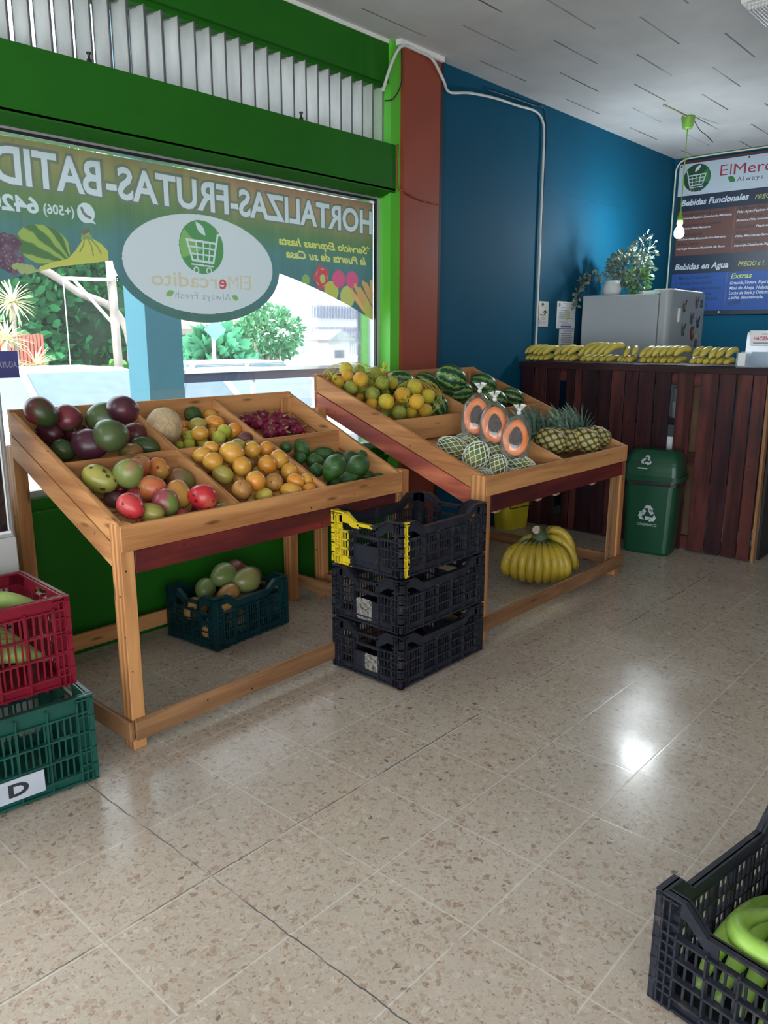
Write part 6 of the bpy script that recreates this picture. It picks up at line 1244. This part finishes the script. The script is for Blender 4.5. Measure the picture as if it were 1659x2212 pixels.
text('El',SF(Y(2.977),Z(3.010),.001),.105,.10,MR,mbd,bold=-.01); text('Mercadito',SF(Y(2.851),Z(3.006),.001),.70,.098,MR,mbd,bold=.0); text('Always Fresh',SF(Y(2.815),Z(2.940),.001),.46,.040,MT,mbd,bold=-.005,space=1.2)
P2(leaf2(0,0,.085,.05,rad(-35)),SF(Y(2.865),Z(2.968),.001),'small_leaf',MLG,mbd)
text('Bebidas Funcionales',SF(Y(3.334),Z(2.768),.001),.648,.056,MW,mbd,bold=.03,shear=.25); text('PRECIO',SF(Y(2.633),Z(2.763),.001),.20,.04,MY,mbd,bold=.0,shear=.25)
text('Bebidas en Agua',SF(Y(3.35),Z(2.157),.001),.533,.056,MW,mbd,bold=.03,shear=.25); text('PRECIO ¢ 1.',SF(Y(2.73),Z(2.163),.001),.25,.042,MY,mbd,bold=.0,shear=.25)
for s,y,z,w,h,m in (('1.Fortalecedor de musculos',3.335,2.672,.485,.027,MT),('Espinaca-Pepino-Zanahoria-Manzana',3.34,2.640,.51,.022,MW),('2.Activador de cerebro',3.335,2.572,.41,.027,MT),('Espinaca-Pera-Manzana',3.34,2.543,.315,.022,MW),('3.Hidratante',3.335,2.480,.235,.027,MT),('Melon-Piña-Remolacha-Banano',3.34,2.440,.475,.022,MW),('4.Energetico',3.335,2.392,.205,.027,MT),('Naranja-Banano-Proteina de Soya',3.35,2.350,.48,.022,MW),
  ('5.Menos Peso',2.776,2.682,.25,.027,MT),('Piña-Apio-Pepino-Perejil',2.785,2.652,.36,.024,MW),('6.CardiFrutas',2.781,2.608,.235,.027,MT),('Banano-Piña-mango-Fresa',2.785,2.576,.38,.022,MW),('7.Celulitis',2.779,2.512,.165,.027,MT),('Pepino-Piña',2.60,2.512,.19,.024,MW),('8.Vejiga',2.774,2.462,.12,.027,MT),('Piña-Manzana-Sandia',2.781,2.431,.34,.022,MW),('9.Revitalizante',2.78,2.376,.235,.027,MT),('Naranja-Zanahoria-Papaya',2.784,2.345,.37,.024,MW)):
    text(s,SF(Y(y),Z(z),.001),w,h*.9,m,mbd,bold=.02,shear=.25)
for s,y,z,w,h,m in (('1. Mango-Fresa-Piña',3.343,2.060,.355,.03,MT2),('2. Sandia-Fresa-Limón',3.338,2.008,.38,.03,MT2),('3.Banano-Manzana-Naranja',3.334,1.955,.465,.03,MT2),('4. Fresa-Piña-Papaya',3.33,1.905,.37,.03,MT2),('5. Limón-Fresa-Naranja',3.325,1.855,.43,.03,MT2),('6. Fresa-Piña',3.32,1.80,.33,.03,MT2),
  ('Extras',2.785,2.050,.196,.048,MY),('Granola,Yogurt, Espirulina,',2.788,1.995,.42,.03,MW),('Miel de Abeja, Helado',2.79,1.945,.37,.03,MW),('Leche de Soya y Delactomy',2.79,1.900,.42,.03,MW),('Leche descremada,',2.789,1.856,.325,.03,MW),('¢300',2.789,1.804,.115,.036,MT2)):
    text(s,SF(Y(y),Z(z),.001),w,h,m,mbd,bold=.02,shear=.25)
mb=MB(); mb.box((0,0,0),(.003,.41,.0005)); mb.obj('column_rule',plain('menu_rule',(.2,.1,.1),.5),mbd,SF(Y(2.806),Z(2.30),.001)); mb=MB(); mb.box((0,0,0),(.003,.35,.0005)); mb.obj('column_rule',bpy.data.materials['menu_rule'],mbd,SF(Y(2.825),Z(1.757),.001))
for y,z in ((3.36,3.14),(2.72,3.145),(2.87,1.735)): MB().lathe([(0,0),(.010,0),(.008,.006),(0,.008)],12).obj('screw',BLACKM if z>2 else STEEL,mbd,SF(Y(y),Z(z),.001))
# leaflet holder on the counter, brown wedge behind it
hl=thing('leaflet_holder','clear acrylic leaflet holder at the right end of the counter','leaflet holder',(5.60,1.68,1.30)); ACR=seethrough('clear_acrylic',(.86,.92,.96),.16,.05)
P2([(0,0),(.30,0),(.30,.24),(.02,.24),(0,.22)],frame((5.62,1.77,1.30),(0,-1,0),(.08,0,1)),'back_plate',ACR,hl,.003); mb=MB(); mb.box((5.57,1.45,1.30),(5.62,1.775,1.303)); mb.box((5.567,1.45,1.30),(5.57,1.775,1.40)); mb.obj('pocket',ACR,hl)
o=thing('small_leaflet','small white leaflet in a clear stand on the counter','leaflet',(5.56,1.75,1.30)); MB().box((5.553,1.735,1.30),(5.557,1.80,1.395)).obj('stand_plate',ACR,o); MB().box((5.5535,1.742,1.305),(5.5525,1.79,1.39)).obj('leaflet_sheet',PAPER,o)
lf=thing('leaflet','white leaflet with red heading in the acrylic holder','leaflet',(5.60,1.66,1.42)); Ml=frame((5.612,1.742,1.44),(0,-1,0),(.08,0,1)); P2([(0,0),(.2,0),(.2,.095),(0,.095)],Ml,'sheet',PAPER,lf,.001); text('HACIENDA',Ml@Matrix.Translation((.02,.035,.0015)),.135,.024,plain('leaflet_red',(.45,.05,.06),.6),lf,bold=.03)
mb=MB(); mb.box((.02,.013,.0012),(.18,.021,.0016)); mb.box((.07,.072,.0012),(.17,.078,.0016)); mb.obj('print_lines',INKG,lf,Ml)
lf=thing('leaflet_pile','blue and cream leaflets in the pocket of the acrylic holder','leaflets',(5.60,1.6,1.31)); MB().box((5.59,1.46,1.305),(5.60,1.58,1.41)).obj('cream_sheets',plain('cream_leaflet',(.52,.42,.32),.6),lf); MB().box((5.602,1.5,1.305),(5.608,1.72,1.40)).obj('blue_sheets',plain('blue_leaflet',(.20,.30,.42),.6),lf)
o=board('wooden_board',(6.2,1.86,.03),(6.2,1.42,1.86),.16,.03,PINE_D,None); tag(o,'slanting brown board leaning behind the counter, above the leaflet holder','board')
# grey cooler at the left edge, in front of the window
ck=thing('drinks_cooler','grey cabinet with a black glass front at the left edge beside the near stand','cooler',(.98,3.12,0)); GC=plain('cooler_grey',(.36,.38,.40),.45,.05,3)
cx1=1.232; MB().box((.70,2.98,.0),(cx1,3.40,1.34)).obj('cabinet',GC,ck,bevel=.012); MB().box((.74,2.968,.78),(cx1-.028,2.979,1.16)).obj('glass_panel',plain('black_glass',(.006,.007,.012),.08),ck); 
MB().box((.74,2.966,.768),(cx1-.024,2.975,.778)).obj('panel_trim',WHITE,ck); MB().box((cx1-.034,2.963,.78),(cx1-.030,2.970,1.16)).obj('panel_trim',WHITE,ck); MB().box((.70,2.962,.45),(cx1-.006,2.981,.752)).obj('lower_panel',plain('cooler_lower',(.38,.38,.37),.5,.05,4),ck,bevel=.006)
mb=MB(); mb.lathe([(.016,0),(.018,.003),(.013,.004),(0,.004)],18); mb.obj('lock',STEEL,ck,frame((cx1-.025,2.98,1.235),(1,0,0),(0,0,1)))
# ---------------------------------------------------------------- the street outside
GZ=-.02
struct('ground_street',MB().box((-30,YG+.13,-.6),(60,60,-.30)),plain('pale_asphalt',(.42,.42,.42),.9,.1,.6)); struct('pavement',MB().box((-6,YG+.13,-.6),(22,5.9,-.0)),plain('pavement_concrete',(.36,.36,.35),.85,.1,1.5))
CT=plain('turquoise_column_paint',(.004,.085,.12),.6,.05,2)
m=MB(); m.box((3.22,5.2,0),(3.525,5.47,4.2)); struct('column_outside',m,CT)
m=MB(); m.box((5.56,5.2,0),(5.66,5.30,3.2)); struct('post_outside',m,plain('dark_steel_post',(.05,.06,.08),.5))
r=thing('handrail','dark horizontal rail with white top between the outside column and post','rail',(4.5,5.2,0)); MB().box((3.525,5.21,1.138),(5.56,5.25,1.208)).obj('lower_bar',plain('dark_blue_rail',(.02,.03,.07),.5),r); MB().box((3.525,5.205,1.208),(5.56,5.255,1.236)).obj('top_bar',WHITE,r)
for x in (4.2,4.9): MB().box((x,5.215,0),(x+.03,5.245,1.14)).obj('rail_post',WHITE,r)
CAR=plain('white_car_paint',(.62,.64,.66),.25,.02); CGL=plain('car_glass',(.06,.10,.13),.08); TYRE=plain('tyre_rubber',(.02,.02,.02),.8); 
def car(label,x,y,z,rot,L=4.4,Wd=1.75,H=1.46,m=None,suv=0):
    T=Matrix.Translation((x,y,z))@Matrix.Rotation(rot,4,'Z'); R=thing('parked_car',label,'car',T); m=m or CAR
    # body: sections along local x (nose at -x)
    hs=[(-L/2,.55,.62),(-L/2+.15,.30,.78),(-L*.25,.25,.95),(-L*.12,.25,.99),(L*.2,.25,1.0),(L*.42,.28,.98),(L/2,.45,.85)]
    mb=MB(); vs=[];n=len(hs)
    for xx,z0,z1 in hs:
        w=Wd/2*(.86 if abs(xx)>L*.48 else 1); vs+=[(xx,-w*.96,z0),(xx,-w,(z0+z1)/2),(xx,-w*.93,z1),(xx,w*.93,z1),(xx,w,(z0+z1)/2),(xx,w*.96,z0)]
    fs=[(i*6+k,i*6+(k+1)%6,(i+1)*6+(k+1)%6,(i+1)*6+k) for i in range(n-1) for k in range(6)]+[(5,4,3,2,1,0),tuple((n-1)*6+k for k in range(6))]
    mb.add(vs,fs); mb.obj('car_body',m,R,T,smooth=False)
    a,b_,c_,d=(-L*.22,-L*.04,L*.26,L*.40) if not suv else (-L*.2,-L*.08,L*.36,L*.46)
    def cab(f,w0,w1,z0,z1): return [(a,-w0,z0),(d,-w0,z0),(d,w0,z0),(a,w0,z0),(b_,-w1,z1),(c_,-w1,z1),(c_,w1,z1),(b_,w1,z1)]
    mb=MB(); mb.hexa(cab(0,Wd*.45,Wd*.37,.96,H-.03)); mb.obj('windows',CGL,R,T)
    mb=MB(); mb.hexa([(b_-.02,-Wd*.375,H-.05),(c_+.03,-Wd*.375,H-.05),(c_+.03,Wd*.375,H-.05),(b_-.02,Wd*.375,H-.05),(b_+.15,-Wd*.33,H),(c_-.1,-Wd*.33,H),(c_-.1,Wd*.33,H),(b_+.15,Wd*.33,H)])
    for sg in (-1,1):
        for (p,q) in (((a,.96),(b_,H-.03)),((d,.96),(c_,H-.03)),(((a+d)/2+.1,.96),((b_+c_)/2+.1,H-.03))): mb.tube([(p[0],sg*Wd*.452,p[1]),(q[0],sg*Wd*.372,q[1])],.035,6)
    mb.obj('roof_and_pillars',m,R,T)
    for sx in (-L*.31,L*.31):
        for sg in (-1,1):
            mb=MB(); mb.lathe([(.0,-.1),(.2,-.1),(.31,-.09),(.33,0),(.31,.09),(.2,.1),(0,.1)],24); mb.obj('wheel',TYRE,R,T@Matrix.Translation((sx,sg*(Wd/2-.1),.33))@Matrix.Rotation(pi/2,4,'X'),smooth=False)
    for sg in (-1,1):
        MB().box((-L/2-.01,sg*Wd*.36-.13,.62),(-L/2+.12,sg*Wd*.36+.13,.74)).obj('headlamp',plain('headlamp_lens',(.6,.62,.65),.15) if 'headlamp_lens' not in bpy.data.materials else bpy.data.materials['headlamp_lens'],R,T); MB().box((a+.02,sg*Wd*.5-.06,.98),(a+.14,sg*Wd*.5+.1*sg,1.10)).obj('wing_mirror',m,R,T)
car('white car parked nose towards the shop at the left of the window',4.25,8.35,-.30,rad(90),4.3,1.72,1.44)
car('white pickup-like car roof farther back behind the first white car',7.5,10.9,-.30,0,4.2,1.6,1.385,suv=1)
car('white car half hidden behind the rail, right of the outside column',6.35,7.85,-.32,rad(90),4.2,1.7,1.40)
def leafmat(name,c,var=.45):
    m,nt,bs,out=newmat(name); nt.nodes.remove(bs); g=N(nt,'NewGeometry').outputs['Random Per Island']; col=ramp(nt,g,[(0,tuple(x*(1-var) for x in c)),(.6,c),(1,tuple(x*(1+var) for x in c))]); d=N(nt,'BsdfDiffuse'); t=N(nt,'BsdfTranslucent'); mx=N(nt,'MixShader'); mx.inputs[0].default_value=.35
    for q in (d,t): nt.links.new(col,q.inputs[0])
    nt.links.new(d.outputs[0],mx.inputs[1]); nt.links.new(t.outputs[0],mx.inputs[2]); nt.links.new(mx.outputs[0],out.inputs[0]); return m
HG=leafmat('hedge_leaf',(.04,.21,.075)); HG2=leafmat('bright_leaf',(.12,.30,.08)); TG=leafmat('tree_leaf',(.10,.27,.13)); BARK=plain('pale_bark',(.30,.26,.23),.9,.3,3)
def bush(name,label,cat,parts,m,leaf,trunk=None,group=None,core=None):
    c=parts[0][0]; o=thing(name,label,cat,(c[0],c[1],-.3),group)
    for i,(c,r,n) in enumerate(parts): leafy('foliage',n,c,r,leaf,m,o,seed=int(c[0]*10)+i,shell=.55)
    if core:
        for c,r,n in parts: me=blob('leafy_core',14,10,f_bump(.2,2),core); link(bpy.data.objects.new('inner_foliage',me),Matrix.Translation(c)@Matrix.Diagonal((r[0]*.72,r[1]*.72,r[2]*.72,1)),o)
    if trunk:
        mb=MB(); 
        for pts,rad_ in trunk: mb.tube(smooth_path(pts,4),rad_ if isinstance(rad_,(int,float)) else rad_[0],8)
        mb.obj('trunk',BARK,o,smooth=True)
    return o
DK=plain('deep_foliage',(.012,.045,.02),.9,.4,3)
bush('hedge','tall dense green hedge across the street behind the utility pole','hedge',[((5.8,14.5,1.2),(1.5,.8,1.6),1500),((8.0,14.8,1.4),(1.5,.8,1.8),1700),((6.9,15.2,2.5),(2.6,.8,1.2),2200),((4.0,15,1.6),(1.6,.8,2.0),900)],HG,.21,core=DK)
bush('street_tree','old tree with a long pale branch above the hedge','tree',[((7.6,13.6,4.3),(1.8,.8,1.0),1500),((5.6,13.6,4.3),(1.5,.8,1.0),1100)],HG2,.19,trunk=[([(7.95,13.3,-.3),(7.9,13.3,1.3),(7.6,13.3,1.95),(7.0,13.3,2.2),(6.5,13.3,2.5),(5.9,13.3,2.75)],.07),([(8.0,13.35,-.3),(8.02,13.35,1.8),(8.05,13.4,3.2),(7.9,13.6,4.2)],.15)])
bush('low_shrub','low bright shrub at the foot of the hedge','shrub',[((7.4,12.9,.35),(.5,.3,.6),320),((6.45,13.0,.3),(.35,.3,.5),200)],HG2,.22)
p=thing('utility_pole','pale wooden utility pole with a bracket across the street','pole',(6.88,12,-.3)); MB().tube([(6.90,12,-.3),(6.82,12,5.5)],.07,12).obj('pole_shaft',BARK,p,smooth=True); mb=MB(); mb.tube([(6.84,11.95,2.36),(6.03,11.95,2.34)],.03,6); mb.tube([(6.86,11.95,1.62),(6.2,11.95,2.33)],.025,6); mb.obj('bracket',WHITE,p); mb=MB(); mb.tube([(6.03,11.95,2.34),(6.03,11.95,.4)],.008,5); mb.obj('guy_wire',WHITE,p)
f_=thing('red_fence','red slatted metal fence across the street at the left','fence',(4.6,12.5,-.3)); FRD=plain('fence_red',(.45,.10,.07),.6)
for i in range(40):
    x=3.6+i*.058; MB().box((x,12.5,-.3),(x+.036,12.53,1.50+.01*(i%3))).obj('fence_slat',FRD,f_)
MB().box((3.6,12.53,.1),(5.93,12.57,.18)).obj('fence_rail',FRD,f_); MB().box((3.6,12.53,1.2),(5.93,12.57,1.27)).obj('fence_rail',FRD,f_)
DR=leafmat('pale_dracaena_leaf',(.74,.72,.46),.2)
def dracaena(label,x,y,zs):
    o=thing('spiky_plant',label,'plant',(x,y,-.3),'pale spiky plants by the red fence'); rr=random.Random(int(x*100)); mb=MB(); st=MB()
    for dx,dz,R in zs:
        c=Vector((x+dx,y,dz)); st.tube([(x,y,-.3),(x+dx*.6,y,dz*.5),tuple(c)],.03,6)
        for i in range(75):
            d=Vector((rr.gauss(0,1),rr.gauss(0,1),rr.gauss(.25,1))).normalized(); blade(mb,c,d,R*rr.uniform(.75,1.1),.022,-.25)
    mb.obj('leaves',DR,o); st.obj('stem',BARK,o)
dracaena('tall pale spiky plant beside the red fence, tallest head upper right',5.05,11.6,[(.02,1.95,.36),(-.12,1.42,.38),(.28,1.05,.34),(-.05,.92,.34)])
dracaena('pale spiky plant at the far left in front of the red fence',4.72,11.8,[(.0,1.60,.34),(-.3,1.85,.30)])
# right part of the street
hs=thing('street_house','low house with tiled roof and brick front seen under the banner','house',(15.2,21,-.3)); HW=plain('house_wall',(.62,.58,.52),.8); TR_=plain('roof_tiles',(.30,.17,.12),.8,.2,6); BRK=plain('brick_front',(.50,.30,.22),.85,.2,4)
MB().box((13.4,21,-.3),(17.2,24,1.75)).obj('walls',HW,hs); mb=MB(); mb.hexa([(13.1,20.5,1.68),(17.5,20.5,1.68),(17.5,24.5,1.68),(13.1,24.5,1.68),(13.1,22.4,2.5),(17.5,22.4,2.5),(17.5,22.6,2.5),(13.1,22.6,2.5)]); mb.obj('roof',TR_,hs); MB().box((13.4,20.9,-.3),(17.2,21.0,.55)).obj('brick_base',BRK,hs)
for x in (14.0,16.2): g=MB(); [g.box((x+i*.11,20.92,.6),(x+i*.11+.04,20.97,1.5)) for i in range(8)]; g.box((x,20.96,.6),(x+.85,20.99,1.5)); g.obj('window_grille',plain('grille_brown',(.28,.15,.10),.7) if x<15 else bpy.data.materials['grille_brown'],hs)
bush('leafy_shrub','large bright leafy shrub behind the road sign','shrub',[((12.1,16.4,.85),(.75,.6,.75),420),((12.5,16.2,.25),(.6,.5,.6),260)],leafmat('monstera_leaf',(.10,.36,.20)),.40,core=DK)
bush('street_tree','rounded tree right of the leafy shrub outside','tree',[((14.9,17.6,1.55),(.95,.8,.75),1100),((14.1,17.4,1.45),(.6,.6,.55),450)],TG,.15,trunk=[([(14.5,17.3,-.3),(14.35,17.3,.5),(14.0,17.3,1.3)],.06),([(14.5,17.3,-.3),(14.7,17.3,.5),(15.0,17.3,1.3)],.07),([(14.5,17.3,-.3),(14.5,17.3,.6),(14.5,17.3,1.4)],.05)])
sg=thing('road_sign','back of a diamond road sign on a white post','sign',(11.0,15,-.3)); mb=MB(); mb.tube([(11.0,15,-.3),(11.0,15,1.75)],.045,8); mb.obj('sign_post',WHITE,sg); P2([(-.25,0),(0,-.25),(.25,0),(0,.25)],frame((11.0,14.93,1.62),(1,-.5,0),(0,0,1)),'sign_plate',plain('sign_back_grey_green',(.20,.42,.38),.5),sg,.01)
w=thing('garden_wall','low white wall with a white railing along the far side of the street','wall',(20,22,-.3)); MB().box((16.6,22,-.3),(26,22.2,.75)).obj('wall_base',WHITE,w); g=MB()
for i in range(50): g.box((17.2+i*.12,22.05,.75),(17.2+i*.12+.03,22.09,1.5))
g.box((17.2,22.05,1.4),(23.2,22.09,1.45)); g.obj('railing',plain('grey_railing',(.25,.32,.32),.6),w)
b=thing('apartment_building','pale block with barred windows far behind at the right','building',(27,28,-.3)); MB().box((25.6,28,-.3),(30.5,34,3.6)).obj('walls',plain('pale_block_wall',(.62,.63,.66),.8),b)
for k,(z0,z1) in enumerate(((1.1,1.9),(2.3,2.9))):
    g=MB(); [g.box((26.2+i*.2,27.94,z0),(26.2+i*.2+.08,28.0,z1)) for i in range(17)]; g.obj('barred_window',plain('window_bars',(.22,.24,.32),.6) if k==0 else bpy.data.materials['window_bars'],b)
k=thing('kiosk','small white kiosk with a gabled roof outside at the right','kiosk',(19.5,19.5,-.3)); MB().box((19.0,19.5,-.3),(20.0,20.5,1.35)).obj('walls',WHITE,k); mb=MB(); mb.prism([(-.62,0),(.62,0),(0,.35)],0,1.3); mb.obj('roof',plain('kiosk_roof',(.35,.40,.40),.7),k,frame((19.5,20.6,1.35),(1,0,0),(0,0,1))); MB().box((19.3,19.47,.75),(19.75,19.5,1.0)).obj('hatch',plain('hatch_dark',(.12,.14,.2),.6),k)
